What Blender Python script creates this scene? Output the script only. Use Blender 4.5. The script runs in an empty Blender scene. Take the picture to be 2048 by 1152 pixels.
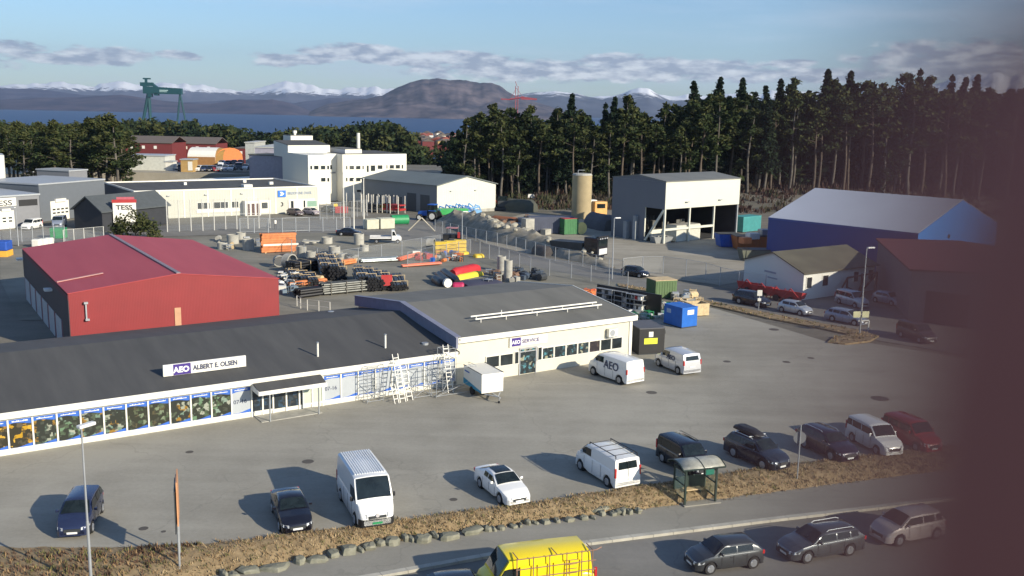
import bpy, bmesh, math, random
from mathutils import Vector, Matrix, noise
R = math.radians
random.seed(7)
scene = bpy.context.scene
COL = scene.collection

# ------------------------------------------------------------------ camera
F_PX = 1950.0; CAM_H = 20.0
PITCH = math.atan((576 - 218) / F_PX); ROLL = R(1.1)
cam_d = bpy.data.cameras.new('camera'); cam = bpy.data.objects.new('camera', cam_d); COL.objects.link(cam)
cam_d.sensor_width = 36; cam_d.lens = 36 * F_PX / 2048
cam_d.clip_start = 0.002; cam_d.clip_end = 60000
_r = Vector((1, 0, 0)); _u = Vector((0, math.sin(PITCH), math.cos(PITCH))); _f = Vector((0, math.cos(PITCH), -math.sin(PITCH)))
_rx = _r * math.cos(ROLL) + _u * math.sin(ROLL); _ux = -_r * math.sin(ROLL) + _u * math.cos(ROLL)
m = Matrix((_rx, _ux, -_f)).transposed().to_4x4(); m.translation = Vector((0, 0, CAM_H)); cam.matrix_world = m
cam_d.dof.use_dof = True; cam_d.dof.focus_distance = 95; cam_d.dof.aperture_fstop = 4.8   # a wide pupil, focused on the yard
scene.camera = cam
scene.render.resolution_x = 1024; scene.render.resolution_y = 576

# ------------------------------------------------------------------ sun, sky
SUN_AZ = Vector((0.810, -0.586)); SUN_EL = R(22)
sun_d = bpy.data.lights.new('sun', 'SUN'); sun_d.energy = 5.0; sun_d.angle = R(0.5); sun_d.color = (1.0, 0.90, 0.72)
sun = bpy.data.objects.new('sun', sun_d); COL.objects.link(sun)
sdir = Vector((SUN_AZ.x * math.cos(SUN_EL), SUN_AZ.y * math.cos(SUN_EL), math.sin(SUN_EL)))
sun.rotation_euler = sdir.to_track_quat('Z', 'Y').to_euler(); sun.location = (60, -60, 80)
scene.view_settings.view_transform = 'Standard'; scene.view_settings.look = 'None'
scene.view_settings.exposure = 0.41; scene.view_settings.gamma = 1.0

def ray(px, py):
    x = px - 1024; y = 576 - py; c, s = math.cos(ROLL), math.sin(ROLL)
    xu = c * x - s * y; yu = s * x + c * y
    return Vector((xu / F_PX, yu / F_PX * math.sin(PITCH) + math.cos(PITCH), yu / F_PX * math.cos(PITCH) - math.sin(PITCH)))
def G(px, py, z=0.0):
    d = ray(px, py); t = (z - CAM_H) / d.z
    return Vector((d.x * t, d.y * t, z))
def at_y(px, py, Y):
    d = ray(px, py); t = Y / d.y
    return Vector((d.x * t, Y, CAM_H + d.z * t))

world = bpy.data.worlds.new('World'); scene.world = world; world.use_nodes = True
nt = world.node_tree; N_ = nt.nodes; L_ = nt.links; N_.clear()
def wn(t, **k):
    n = N_.new(t)
    for a, b in k.items(): setattr(n, a, b)
    return n
def wmath(op, a, b=None, c=None):
    n = wn('ShaderNodeMath', operation=op)
    for i, v in enumerate((a, b, c)):
        if v is None: continue
        if isinstance(v, (int, float)): n.inputs[i].default_value = v
        else: L_.new(v, n.inputs[i])
    return n.outputs[0]
out = wn('ShaderNodeOutputWorld'); bg = wn('ShaderNodeBackground'); bg.inputs[1].default_value = 0.095
L_.new(bg.outputs[0], out.inputs[0])
sky = wn('ShaderNodeTexSky', sky_type='NISHITA'); sky.sun_disc = False; sky.sun_elevation = SUN_EL
sky.sun_rotation = math.atan2(SUN_AZ.x, SUN_AZ.y); sky.altitude = 50; sky.air_density = 1.0; sky.dust_density = 0.35; sky.ozone_density = 2.2
tc = wn('ShaderNodeTexCoord'); sep = wn('ShaderNodeSeparateXYZ'); L_.new(tc.outputs['Generated'], sep.inputs[0])
az = wmath('ARCTAN2', sep.outputs[0], sep.outputs[1]); el = wmath('ARCSINE', sep.outputs[2])
def wnoise(sx, sy, off, scale, detail, rough=0.55):
    cmb = wn('ShaderNodeCombineXYZ'); L_.new(wmath('MULTIPLY', az, sx), cmb.inputs[0]); L_.new(wmath('MULTIPLY', el, sy), cmb.inputs[1]); cmb.inputs[2].default_value = off
    n = wn('ShaderNodeTexNoise'); n.inputs['Scale'].default_value = scale; n.inputs['Detail'].default_value = detail; n.inputs['Roughness'].default_value = rough
    L_.new(cmb.outputs[0], n.inputs['Vector']); return n.outputs['Fac']
n_edge = wnoise(34, 100, 1.3, 1.0, 8, 0.62); n_big = wnoise(5, 16, 4.1, 1.0, 5); n_col = wnoise(40, 130, 8.8, 1.0, 5)
n_cir = wnoise(3.0, 30, 3.3, 1.0, 6, 0.6)
# cumulus banks: centre and half-size in the sky (azimuth, elevation)
BL = [(205, 112, 75, 15), (90, 116, 55, 9), (20, 94, 60, 10), (362, 112, 40, 9), (545, 118, 45, 12), (615, 117, 45, 9),
      (700, 103, 95, 13), (800, 120, 70, 10), (905, 117, 120, 12), (1060, 142, 200, 20), (1330, 144, 200, 17), (1180, 145, 160, 16), (1240, 122, 60, 13),
      (1370, 138, 150, 19), (1500, 150, 130, 12), (1640, 150, 120, 12), (1580, 128, 50, 7), (1930, 118, 170, 28), (1840, 122, 50, 10), (-200, 120, 160, 14), (2300, 110, 260, 24), (-600, 105, 200, 16), (2800, 120, 260, 24)]
acc = None
for (px, py, wx, wy) in BL:
    d = ray(px, py).normalized(); a0 = math.atan2(d.x, d.y); e0 = math.asin(d.z)
    u = wmath('MULTIPLY', wmath('SUBTRACT', az, a0), F_PX / wx); v = wmath('MULTIPLY', wmath('SUBTRACT', el, e0), F_PX / wy)
    r2 = wmath('ADD', wmath('MULTIPLY', u, u), wmath('MULTIPLY', v, v))
    b = wmath('SUBTRACT', 1.25, wmath('MULTIPLY', r2, 0.55))
    b = wmath('MAXIMUM', b, 0.0)
    acc = b if acc is None else wmath('MAXIMUM', acc, b)
dens = wmath('ADD', acc, wmath('MULTIPLY', wmath('SUBTRACT', n_edge, 0.5), 3.2))
dens = wmath('ADD', dens, wmath('MULTIPLY', wmath('SUBTRACT', n_big, 0.5), 1.2))
mr = wn('ShaderNodeMapRange', interpolation_type='SMOOTHSTEP'); L_.new(dens, mr.inputs[0]); mr.inputs[1].default_value = 0.20; mr.inputs[2].default_value = 0.9
mask = wmath('MULTIPLY', mr.outputs[0], wmath('MINIMUM', wmath('MULTIPLY', acc, 2.0), 0.80))
crm = wn('ShaderNodeValToRGB'); L_.new(n_col, crm.inputs[0])
crm.color_ramp.elements[0].position = 0.42; crm.color_ramp.elements[0].color = (0.27, 0.29, 0.39, 1)
crm.color_ramp.elements[1].position = 0.64; crm.color_ramp.elements[1].color = (0.86, 0.87, 0.90, 1)
cs = wn('ShaderNodeVectorMath', operation='SCALE'); L_.new(crm.outputs[0], cs.inputs[0]); cs.inputs['Scale'].default_value = 10.0
# thin high haze streaks
cir = wn('ShaderNodeMapRange', interpolation_type='SMOOTHSTEP'); L_.new(n_cir, cir.inputs[0]); cir.inputs[1].default_value = 0.45; cir.inputs[2].default_value = 0.8; cir.inputs[4].default_value = 0.6
mx1 = wn('ShaderNodeMix', data_type='RGBA'); L_.new(cir.outputs[0], mx1.inputs[0])
skb = wn('ShaderNodeVectorMath', operation='MULTIPLY'); L_.new(sky.outputs[0], skb.inputs[0]); skb.inputs[1].default_value = (0.78, 0.96, 1.20); L_.new(skb.outputs[0], mx1.inputs[6]); mx1.inputs[7].default_value = (5.6, 6.6, 7.9, 1)
mx2 = wn('ShaderNodeMix', data_type='RGBA'); L_.new(mask, mx2.inputs[0]); L_.new(mx1.outputs[2], mx2.inputs[6]); L_.new(cs.outputs[0], mx2.inputs[7])
L_.new(mx2.outputs[2], bg.inputs[0])

# ------------------------------------------------------------------ materials
MATS = {}
def mat(name, col, rough=0.7, metal=0.0, var=0.12, scale=1.5, bump=0.0, coat=0.0, col2=None, spec=None, stretch=None):
    if name in MATS: return MATS[name]
    m = bpy.data.materials.new(name); m.use_nodes = True; t = m.node_tree; b = t.nodes['Principled BSDF']
    b.inputs['Roughness'].default_value = rough; b.inputs['Metallic'].default_value = metal
    if coat: b.inputs['Coat Weight'].default_value = coat; b.inputs['Coat Roughness'].default_value = 0.08
    if spec is not None: b.inputs['Specular IOR Level'].default_value = spec
    c = t.nodes.new('ShaderNodeTexCoord'); n = t.nodes.new('ShaderNodeTexNoise'); n.inputs['Scale'].default_value = scale; n.inputs['Detail'].default_value = 6; n.inputs['Roughness'].default_value = 0.6
    if stretch:
        mp = t.nodes.new('ShaderNodeMapping'); mp.inputs['Scale'].default_value = stretch; t.links.new(c.outputs['Object'], mp.inputs[0]); t.links.new(mp.outputs[0], n.inputs['Vector'])
    else: t.links.new(c.outputs['Object'], n.inputs['Vector'])
    r = t.nodes.new('ShaderNodeValToRGB'); t.links.new(n.outputs['Fac'], r.inputs[0])
    c2 = col2 or tuple(x * (1 + var) for x in col)
    c1 = col if col2 else tuple(x * (1 - var) for x in col)
    r.color_ramp.elements[0].position = 0.3; r.color_ramp.elements[0].color = (*c1, 1)
    r.color_ramp.elements[1].position = 0.72; r.color_ramp.elements[1].color = (*[min(1, x) for x in c2], 1)
    t.links.new(r.outputs[0], b.inputs['Base Color'])
    if bump:
        bp = t.nodes.new('ShaderNodeBump'); bp.inputs['Strength'].default_value = bump; bp.inputs['Distance'].default_value = 0.05
        t.links.new(n.outputs['Fac'], bp.inputs['Height']); t.links.new(bp.outputs[0], b.inputs['Normal'])
    MATS[name] = m; return m
def clad(name, col, pitch=0.35, rough=0.55, axis='X', depth=0.25, var=0.05):
    """ribbed sheet cladding: narrow ribs along one object axis"""
    if name in MATS: return MATS[name]
    m = mat(name, col, rough, var=var, scale=0.4); t = m.node_tree; b = t.nodes['Principled BSDF']
    w = t.nodes.new('ShaderNodeTexWave'); w.wave_type = 'BANDS'; w.bands_direction = axis; w.inputs['Scale'].default_value = 0.314 / pitch * 1.0; w.inputs['Distortion'].default_value = 0
    c = t.nodes.new('ShaderNodeTexCoord'); t.links.new(c.outputs['Object'], w.inputs['Vector'])
    bp = t.nodes.new('ShaderNodeBump'); bp.inputs['Strength'].default_value = depth; bp.inputs['Distance'].default_value = 0.04
    t.links.new(w.outputs['Fac'], bp.inputs['Height']); t.links.new(bp.outputs[0], b.inputs['Normal'])
    return m
def asphalt(name, c1, c2, big=0.05, streak=None):
    if name in MATS: return MATS[name]
    m = bpy.data.materials.new(name); m.use_nodes = True; t = m.node_tree; b = t.nodes['Principled BSDF']; b.inputs['Roughness'].default_value = 0.9
    b.inputs['Specular IOR Level'].default_value = 0.25
    c = t.nodes.new('ShaderNodeTexCoord')
    def nz(s, d, mp=None):
        n = t.nodes.new('ShaderNodeTexNoise'); n.inputs['Scale'].default_value = s; n.inputs['Detail'].default_value = d; n.inputs['Roughness'].default_value = 0.62
        if mp:
            k = t.nodes.new('ShaderNodeMapping'); k.inputs['Rotation'].default_value = (0, 0, R(mp[0])); k.inputs['Scale'].default_value = (mp[1], mp[2], 1); t.links.new(c.outputs['Object'], k.inputs[0]); t.links.new(k.outputs[0], n.inputs['Vector'])
        else: t.links.new(c.outputs['Object'], n.inputs['Vector'])
        return n.outputs['Fac']
    def mm(op, a, bb):
        n = t.nodes.new('ShaderNodeMath'); n.operation = op
        for i, v in enumerate((a, bb)):
            if isinstance(v, (int, float)): n.inputs[i].default_value = v
            else: t.links.new(v, n.inputs[i])
        return n.outputs[0]
    f = mm('ADD', mm('MULTIPLY', nz(big, 5), 0.5), mm('MULTIPLY', nz(0.35, 6), 0.22))
    f = mm('ADD', f, mm('MULTIPLY', nz(5, 5), 0.16))
    f = mm('ADD', f, mm('MULTIPLY', nz(0.5, 4, streak or (-33, 0.12, 1.2)), 0.24))
    r = t.nodes.new('ShaderNodeValToRGB'); t.links.new(f, r.inputs[0])
    r.color_ramp.elements[0].position = 0.44; r.color_ramp.elements[0].color = (*c1, 1)
    r.color_ramp.elements[1].position = 0.64; r.color_ramp.elements[1].color = (*c2, 1)
    # thin cracks and stains
    v = t.nodes.new('ShaderNodeTexVoronoi'); v.feature = 'DISTANCE_TO_EDGE'; v.inputs['Scale'].default_value = 0.09
    dis = t.nodes.new('ShaderNodeVectorMath'); dis.operation = 'ADD'; nn = t.nodes.new('ShaderNodeTexNoise'); nn.inputs['Scale'].default_value = 0.5; nn.inputs['Detail'].default_value = 5
    t.links.new(c.outputs['Object'], nn.inputs['Vector']); sc = t.nodes.new('ShaderNodeVectorMath'); sc.operation = 'SCALE'; sc.inputs['Scale'].default_value = 2.5
    t.links.new(nn.outputs['Color'], sc.inputs[0]); t.links.new(c.outputs['Object'], dis.inputs[0]); t.links.new(sc.outputs[0], dis.inputs[1]); t.links.new(dis.outputs[0], v.inputs['Vector'])
    ck = mm('LESS_THAN', v.outputs['Distance'], 0.0035)
    ck = mm('MULTIPLY', ck, 0.13)
    mx = t.nodes.new('ShaderNodeMix'); mx.data_type = 'RGBA'; t.links.new(ck, mx.inputs[0]); t.links.new(r.outputs[0], mx.inputs[6]); mx.inputs[7].default_value = (0.05, 0.05, 0.05, 1)
    t.links.new(mx.outputs[2], b.inputs['Base Color'])
    bp = t.nodes.new('ShaderNodeBump'); bp.inputs['Strength'].default_value = 0.25; bp.inputs['Distance'].default_value = 0.02
    t.links.new(nz(14, 3), bp.inputs['Height']); t.links.new(bp.outputs[0], b.inputs['Normal'])
    MATS[name] = m; return m

WHITE = mat('white_paint', (0.74, 0.72, 0.65), 0.5, var=0.04)
CREAM = mat('cream_wall', (0.62, 0.585, 0.475), 0.7, var=0.05, scale=0.8)
GLASS = mat('window_glass', (0.025, 0.032, 0.036), 0.06, var=0.5, scale=0.7)
CARGL = mat('car_glass', (0.012, 0.018, 0.02), 0.05, var=0.4, scale=2)
BLACK = mat('black_plastic', (0.018, 0.018, 0.02), 0.5)
RUBBER = mat('tyre_rubber', (0.02, 0.02, 0.02), 0.85)
RIM = mat('wheel_rim', (0.45, 0.46, 0.48), 0.35, 0.7)
GALV = mat('galvanised_steel', (0.40, 0.42, 0.44), 0.45, 0.5)
ALU = mat('aluminium', (0.72, 0.73, 0.74), 0.4, 0.3)
CONC = mat('concrete', (0.36, 0.35, 0.31), 0.9, var=0.25, scale=1.2, bump=0.3)
TIMBER = mat('timber', (0.55, 0.42, 0.24), 0.8, var=0.2, scale=4)
DARKST = mat('dark_steel', (0.05, 0.055, 0.06), 0.5, 0.3)
REDP = mat('red_paint', (0.40, 0.035, 0.035), 0.45)
YELP = mat('yellow_paint', (0.68, 0.47, 0.04), 0.5)
ORGP = mat('orange_paint', (0.60, 0.19, 0.06), 0.5)
BLUP = mat('blue_paint', (0.02, 0.10, 0.42), 0.45)
GRNP = mat('green_paint', (0.02, 0.25, 0.09), 0.5)
LAMPW = mat('lamp_housing', (0.7, 0.7, 0.68), 0.4)
HEADL = mat('headlight_lens', (0.62, 0.64, 0.66), 0.08, 0.2, coat=1)
TAILL = mat('taillight_lens', (0.45, 0.02, 0.02), 0.2, coat=1)
PLATE = mat('number_plate', (0.7, 0.7, 0.68), 0.5)

# ------------------------------------------------------------------ mesh helpers
class MB:
    def __init__(s): s.v = []; s.f = []; s.m = []
    def add(s, vs, fs, mi=0):
        o = len(s.v); s.v += [tuple(v) for v in vs]
        for f in fs: s.f.append(tuple(i + o for i in f)); s.m.append(mi)
        return s
    def hexa(s, p, mi=0):   # 4 bottom ccw, 4 top ccw
        return s.add(p, [(3, 2, 1, 0), (4, 5, 6, 7), (0, 1, 5, 4), (1, 2, 6, 5), (2, 3, 7, 6), (3, 0, 4, 7)], mi)
    def box(s, x0, x1, y0, y1, z0, z1, mi=0):
        return s.hexa([(x0, y0, z0), (x1, y0, z0), (x1, y1, z0), (x0, y1, z0), (x0, y0, z1), (x1, y0, z1), (x1, y1, z1), (x0, y1, z1)], mi)
    def rbox(s, c, sx, sy, sz, rz=0, mi=0, rx=0, ry=0):
        M = Matrix.Translation(c) @ Matrix.Rotation(rz, 4, 'Z') @ Matrix.Rotation(ry, 4, 'Y') @ Matrix.Rotation(rx, 4, 'X')
        q = [M @ Vector((a * sx / 2, b * sy / 2, e * sz / 2)) for e in (-1, 1) for a, b in ((-1, -1), (1, -1), (1, 1), (-1, 1))]
        return s.hexa(q, mi)
    def poly(s, pts, mi=0): return s.add(pts, [tuple(range(len(pts)))], mi)
    def prism(s, pts, z0, z1, mi=0):
        n = len(pts); v = [(p[0], p[1], z0) for p in pts] + [(p[0], p[1], z1) for p in pts]
        return s.add(v, [tuple(reversed(range(n))), tuple(range(n, 2 * n))] + [(i, (i + 1) % n, n + (i + 1) % n, n + i) for i in range(n)], mi)
    def xprism(s, pts, y0, y1, mi=0):   # profile in x,z extruded along y
        n = len(pts); v = [(p[0], y0, p[1]) for p in pts] + [(p[0], y1, p[1]) for p in pts]
        return s.add(v, [tuple(range(n)), tuple(reversed(range(n, 2 * n)))] + [((i + 1) % n, i, n + i, n + (i + 1) % n) for i in range(n)], mi)
    def tube(s, p, q, r, r2=None, n=8, mi=0, caps=True):
        p = Vector(p); q = Vector(q); r2 = r if r2 is None else r2; d = (q - p)
        if d.length < 1e-6: return s
        a = d.orthogonal().normalized(); b = d.normalized().cross(a); v = []
        for c, rr in ((p, r), (q, r2)):
            for i in range(n): t = 2 * math.pi * i / n; v.append(c + a * math.cos(t) * rr + b * math.sin(t) * rr)
        fs = [(i, (i + 1) % n, n + (i + 1) % n, n + i) for i in range(n)]
        if caps: fs += [tuple(reversed(range(n))), tuple(range(n, 2 * n))]
        return s.add(v, fs, mi)
    def path(s, pts, r, n=6, mi=0):
        for a, b in zip(pts, pts[1:]): s.tube(a, b, r, n=n, mi=mi)
        return s
    def loft(s, rings, closed=True, caps=True, mi=0):
        n = len(rings[0]); o = []
        for r in rings: o += list(r)
        fs = []
        for j in range(len(rings) - 1):
            for i in range(n if closed else n - 1):
                a = j * n + i; b = j * n + (i + 1) % n; fs.append((a, b, b + n, a + n))
        if caps: fs += [tuple(reversed(range(n))), tuple(range((len(rings) - 1) * n, len(rings) * n))]
        return s.add(o, fs, mi)
    def build(s, name, mats, parent=None, smooth=None, loc=None, rz=None, bevel=0):
        me = bpy.data.meshes.new(name); me.from_pydata(s.v, [], s.f)
        for m in (mats if isinstance(mats, (list, tuple)) else [mats]): me.materials.append(m)
        me.polygons.foreach_set('material_index', s.m); me.update()
        if smooth is not None:
            me.polygons.foreach_set('use_smooth', [True] * len(me.polygons))
            try: me.set_sharp_from_angle(angle=R(smooth))
            except Exception: pass
        o = bpy.data.objects.new(name, me); COL.objects.link(o)
        if parent: o.parent = parent
        if loc is not None: o.location = loc
        if rz is not None: o.rotation_euler = (0, 0, rz)
        if bevel:
            b = o.modifiers.new('bevel', 'BEVEL'); b.width = bevel; b.segments = 2; b.limit_method = 'ANGLE'; b.angle_limit = R(35)
        return o
def tag(o, label=None, cat=None, group=None, kind=None):
    if label: o['label'] = label
    if cat: o['category'] = cat
    if group: o['group'] = group
    if kind: o['kind'] = kind
    return o
def thing(name, label, cat, loc=(0, 0, 0), rz=0.0, group=None):
    o = bpy.data.objects.new(name, None); COL.objects.link(o); o.location = loc; o.rotation_euler = (0, 0, rz); o.empty_display_size = 0.5
    return tag(o, label, cat, group)
def copy_tree(o, parent=None):
    c = o.copy(); COL.objects.link(c)
    if parent: c.parent = parent
    for ch in list(o.children): copy_tree(ch, c)
    return c
def textmesh(txt, size, ext=0.01, bold=0.0, align='LEFT', sx=1.0):
    cu = bpy.data.curves.new('text', 'FONT'); cu.body = txt; cu.size = size; cu.extrude = ext; cu.offset = bold; cu.align_x = align; cu.resolution_u = 4
    o = bpy.data.objects.new('text', cu); COL.objects.link(o)
    dg = bpy.context.evaluated_depsgraph_get(); me = bpy.data.meshes.new_from_object(o.evaluated_get(dg))
    bpy.data.objects.remove(o)
    for v in me.vertices: v.co.x *= sx
    return me
def put_text(name, txt, size, mt, parent, loc, rot, bold=0.0, ext=0.006, sx=1.0, align='LEFT'):
    me = textmesh(txt, size, ext, bold, align, sx); me.name = name; me.materials.clear(); me.materials.append(mt)
    o = bpy.data.objects.new(name, me); COL.objects.link(o); o.parent = parent; o.location = loc; o.rotation_euler = rot
    return o
def pt_in(poly, x, y):
    ins = False; j = len(poly) - 1
    for i in range(len(poly)):
        xi, yi = poly[i][0], poly[i][1]; xj, yj = poly[j][0], poly[j][1]
        if (yi > y) != (yj > y) and x < (xj - xi) * (y - yi) / (yj - yi) + xi: ins = not ins
        j = i
    return ins
def interp(tab, x):
    if x <= tab[0][0]: return tab[0][1]
    for a, b in zip(tab, tab[1:]):
        if x <= b[0]: return a[1] + (b[1] - a[1]) * (x - a[0]) / (b[0] - a[0])
    return tab[-1][1]
def sst(a, b, x):
    t = max(0, min(1, (x - a) / (b - a))); return t * t * (3 - 2 * t)
def heading(a, b): return math.atan2(b.y - a.y, b.x - a.x)
# ================================================================== GROUND
UP = [(-600, 1250), (-100, 1112), (0, 1100), (200, 1098), (420, 1088), (600, 1066), (800, 1042), (1050, 1009), (1200, 985), (1350, 962), (1500, 940), (1700, 915), (1900, 892), (2300, 845)]
LOW = [(-600, 1600), (-100, 1330), (0, 1290), (200, 1225), (420, 1160), (600, 1125), (800, 1084), (1050, 1052), (1200, 1034), (1350, 1016), (1500, 996), (1700, 970), (1900, 945), (2300, 890)]
STREET_Z = -0.5
up3 = [G(a, b, 0.0) for a, b in UP]; lo3 = [G(a, b, STREET_Z) for a, b in LOW]
mid3 = [(u + l) / 2 for u, l in zip(up3, lo3)]
ndir = (lo3[6] - lo3[3]).normalized(); nrm2 = Vector((ndir.y, -ndir.x))   # towards the street
def strip_side(x, y):
    best = 1e9; s = 0
    for a, b in zip(mid3, mid3[1:]):
        d = Vector((b.x - a.x, b.y - a.y)); t = max(0, min(1, ((x - a.x) * d.x + (y - a.y) * d.y) / d.length_squared))
        q = Vector((a.x + d.x * t, a.y + d.y * t)); e = Vector((x - q.x, y - q.y)); L = e.length
        if L < best: best = L; s = L if (e.x * d.y - e.y * d.x) > 0 else -L
    return s
def gh(x, y):
    h = -0.03
    if y < 75: h -= 0.85 * sst(-0.3, 0.5, strip_side(x, y))
    h += 8.0 * sst(12, 60, x) * sst(205, 262, y) + 7.0 * sst(20, 70, x) * sst(258, 320, y) + 1.5 * sst(-10, 10, x) * sst(196, 225, y)
    h -= 36.0 * sst(335, 640, y)
    h -= 3.0 * sst(-40, -110, x) * sst(215, 300, y)
    return h
xs = []; x = -2500.0
def grid_axis(lo, hi, dense_lo, dense_hi, step):
    o = []; v = lo
    while v < hi:
        o.append(v)
        if dense_lo <= v < dense_hi: v += step
        else:
            d = dense_lo - v if v < dense_lo else v - dense_hi
            nv = v + max(step, min(120, d * 0.25 if v >= dense_hi else max(step, d * 0.4)))
            v = min(nv, dense_lo) if v < dense_lo else nv
    o.append(hi); return o
gx = grid_axis(-2500, 2500, -45, 60, 1.1); gy = grid_axis(-200, 720, 22, 66, 1.1)
mb = MB(); vs = [(x, y, gh(x, y)) for y in gy for x in gx]; W_ = len(gx)
mb.add(vs, [(j * W_ + i, j * W_ + i + 1, (j + 1) * W_ + i + 1, (j + 1) * W_ + i) for j in range(len(gy) - 1) for i in range(W_ - 1)])
GROUND = asphalt('worn_ground', (0.12, 0.115, 0.09), (0.22, 0.20, 0.165), 0.03)
tag(mb.build('ground', GROUND, smooth=60), kind='structure')
def sheet(name, pix, z, m, kind='structure', extra=None):
    pts = [G(a, b, z) for a, b in pix] if extra is None else extra
    o = MB().poly([(p[0], p[1], z) for p in pts]).build(name, m); return tag(o, kind=kind)
LOTM = asphalt('lot_asphalt', (0.232, 0.218, 0.182), (0.352, 0.332, 0.28), 0.045, (-28, 0.1, 1.0))
ROADM = asphalt('road_asphalt', (0.150, 0.145, 0.132), (0.225, 0.215, 0.195), 0.06, (-22, 0.05, 1.4))
YARDM = asphalt('yard_asphalt', (0.145, 0.138, 0.112), (0.255, 0.24, 0.195), 0.08)
GRAVEL = asphalt('gravel', (0.24, 0.22, 0.175), (0.36, 0.33, 0.27), 0.08)
WALKM = asphalt('sidewalk_asphalt', (0.22, 0.21, 0.18), (0.30, 0.285, 0.245), 0.05)
# parking lot
lot = [p for p in up3] + [G(2300, 790), G(1900, 712), G(1740, 686), G(1690, 690), G(1655, 684), G(1560, 655), G(1440, 620), G(1340, 596), G(1200, 560), G(900, 560), G(560, 600)] + [G(40, 800), G(-500, 900)]
o = MB().poly([(p.x, p.y, 0.004) for p in lot]).build('parking_lot', LOTM); tag(o, kind='structure')
# yard behind the shop
sheet('storage_yard', [(560, 640), (40, 640), (0, 560), (0, 500), (330, 480), (560, 462), (880, 478), (1000, 505), (1120, 532), (1330, 585), (1430, 612), (1300, 640), (1240, 660)], 0.009, YARDM)
# access road running past the yard
sheet('access_road', [(-300, 505), (0, 492), (300, 474), (560, 466), (700, 466), (860, 486), (960, 512), (1100, 540), (1260, 570), (1400, 600), (1560, 636), (1700, 668), (1760, 682), (2300, 770), (2300, 700), (1900, 640), (1700, 606), (1560, 590), (1470, 580), (1340, 562), (1180, 532), (1050, 506), (940, 480), (900, 462), (930, 440), (800, 436), (640, 440), (300, 452), (0, 462), (-300, 474)], 0.013, ROADM)
sheet('gravel_forecourt', [(1000, 505), (940, 470), (1000, 440), (1060, 425), (1290, 450), (1300, 480), (1520, 470), (1560, 520), (1500, 560), (1440, 570), (1330, 556), (1180, 528), (1080, 508)], 0.005, GRAVEL)
# street below the verge
sx0 = [p for p in lo3]
KERB = [(-600, 1490), (200, 1245), (500, 1192), (762, 1149), (1009, 1104), (1179, 1084), (1536, 1039), (1753, 1014), (1900, 996), (2300, 948)]
kb = [G(a, b, STREET_Z + 0.1) for a, b in KERB]
wk = [Vector((p.x, p.y, 0)) for p in lo3] + [Vector((p.x, p.y, 0)) for p in reversed(kb)]
# the pavement runs under the bank's foot
back = [Vector((p.x - nrm2.x * 0.5, p.y - nrm2.y * 0.5, 0)) for p in lo3]
tag(MB().poly([(p.x, p.y, STREET_Z + 0.1) for p in back + [Vector((p.x, p.y, 0)) for p in reversed(kb)]]).build('sidewalk', WALKM), kind='structure')
far = [Vector((p.x + nrm2.x * 24, p.y + nrm2.y * 24, 0)) for p in kb]
tag(MB().poly([(p.x, p.y, STREET_Z) for p in kb + far[::-1]]).build('street', ROADM), kind='structure')
mb = MB()
for a, b in zip(kb, kb[1:]):
    d = (b - a); n = max(1, int(d.length / 1.0)); d.normalize()
    for i in range(n):
        p = a + (b - a) * (i / n); q = a + (b - a) * ((i + 1) / n) - d * 0.02
        w = nrm2.to_3d() * 0.16
        mb.hexa([(c_.x, c_.y, z_) for z_ in (STREET_Z - .05, STREET_Z + .14) for c_ in (p + w, q + w, q - w, p - w)])
tag(mb.build('kerb', mat('granite_kerb', (0.42, 0.40, 0.34), 0.8, var=0.2, scale=1.0)), kind='structure')
# verge bank: a real mound between lot and pavement
DRY = mat('dry_grass_soil', (0.16, 0.115, 0.062), 0.95, scale=2.2, col2=(0.35, 0.255, 0.14), bump=0.6)
mb = MB(); rows = []
def cat_pts(tab, n=7):
    o = []
    for a, b in zip(tab, tab[1:]):
        k = max(2, int((b - a).length / 0.5))
        o += [a + (b - a) * (i / k) for i in range(k)]
    return o + [tab[-1]]
segs = []
for i in range(len(up3) - 1):
    k = max(2, int((up3[i + 1] - up3[i]).length / 0.45))
    for j in range(k): segs.append((up3[i].lerp(up3[i + 1], j / k), lo3[i].lerp(lo3[i + 1], j / k)))
prof = [(-0.1, -0.03), (0.0, 0.02), (0.12, 0.12), (0.3, 0.16), (0.5, 0.08), (0.66, -0.05), (0.8, -0.2), (0.92, -0.38), (1.0, -0.5), (1.06, -0.56)]
rings = []
for u, l in segs:
    r = []
    for t, z in prof:
        p = u.lerp(l, t); nz = noise.noise(Vector((p.x * 0.9, p.y * 0.9, 0))) * 0.10 + noise.noise(Vector((p.x * 3.1, p.y * 3.1, 4))) * 0.05
        k = 1 if 0.05 < t < 0.95 else 0.2
        r.append((p.x + nz * 1.2 * k, p.y + nz * k, z + nz * k))
    rings.append(r)
mb.loft(rings, closed=False, caps=False)
tag(mb.build('grass_verge', DRY, smooth=60), kind='structure')
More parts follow.
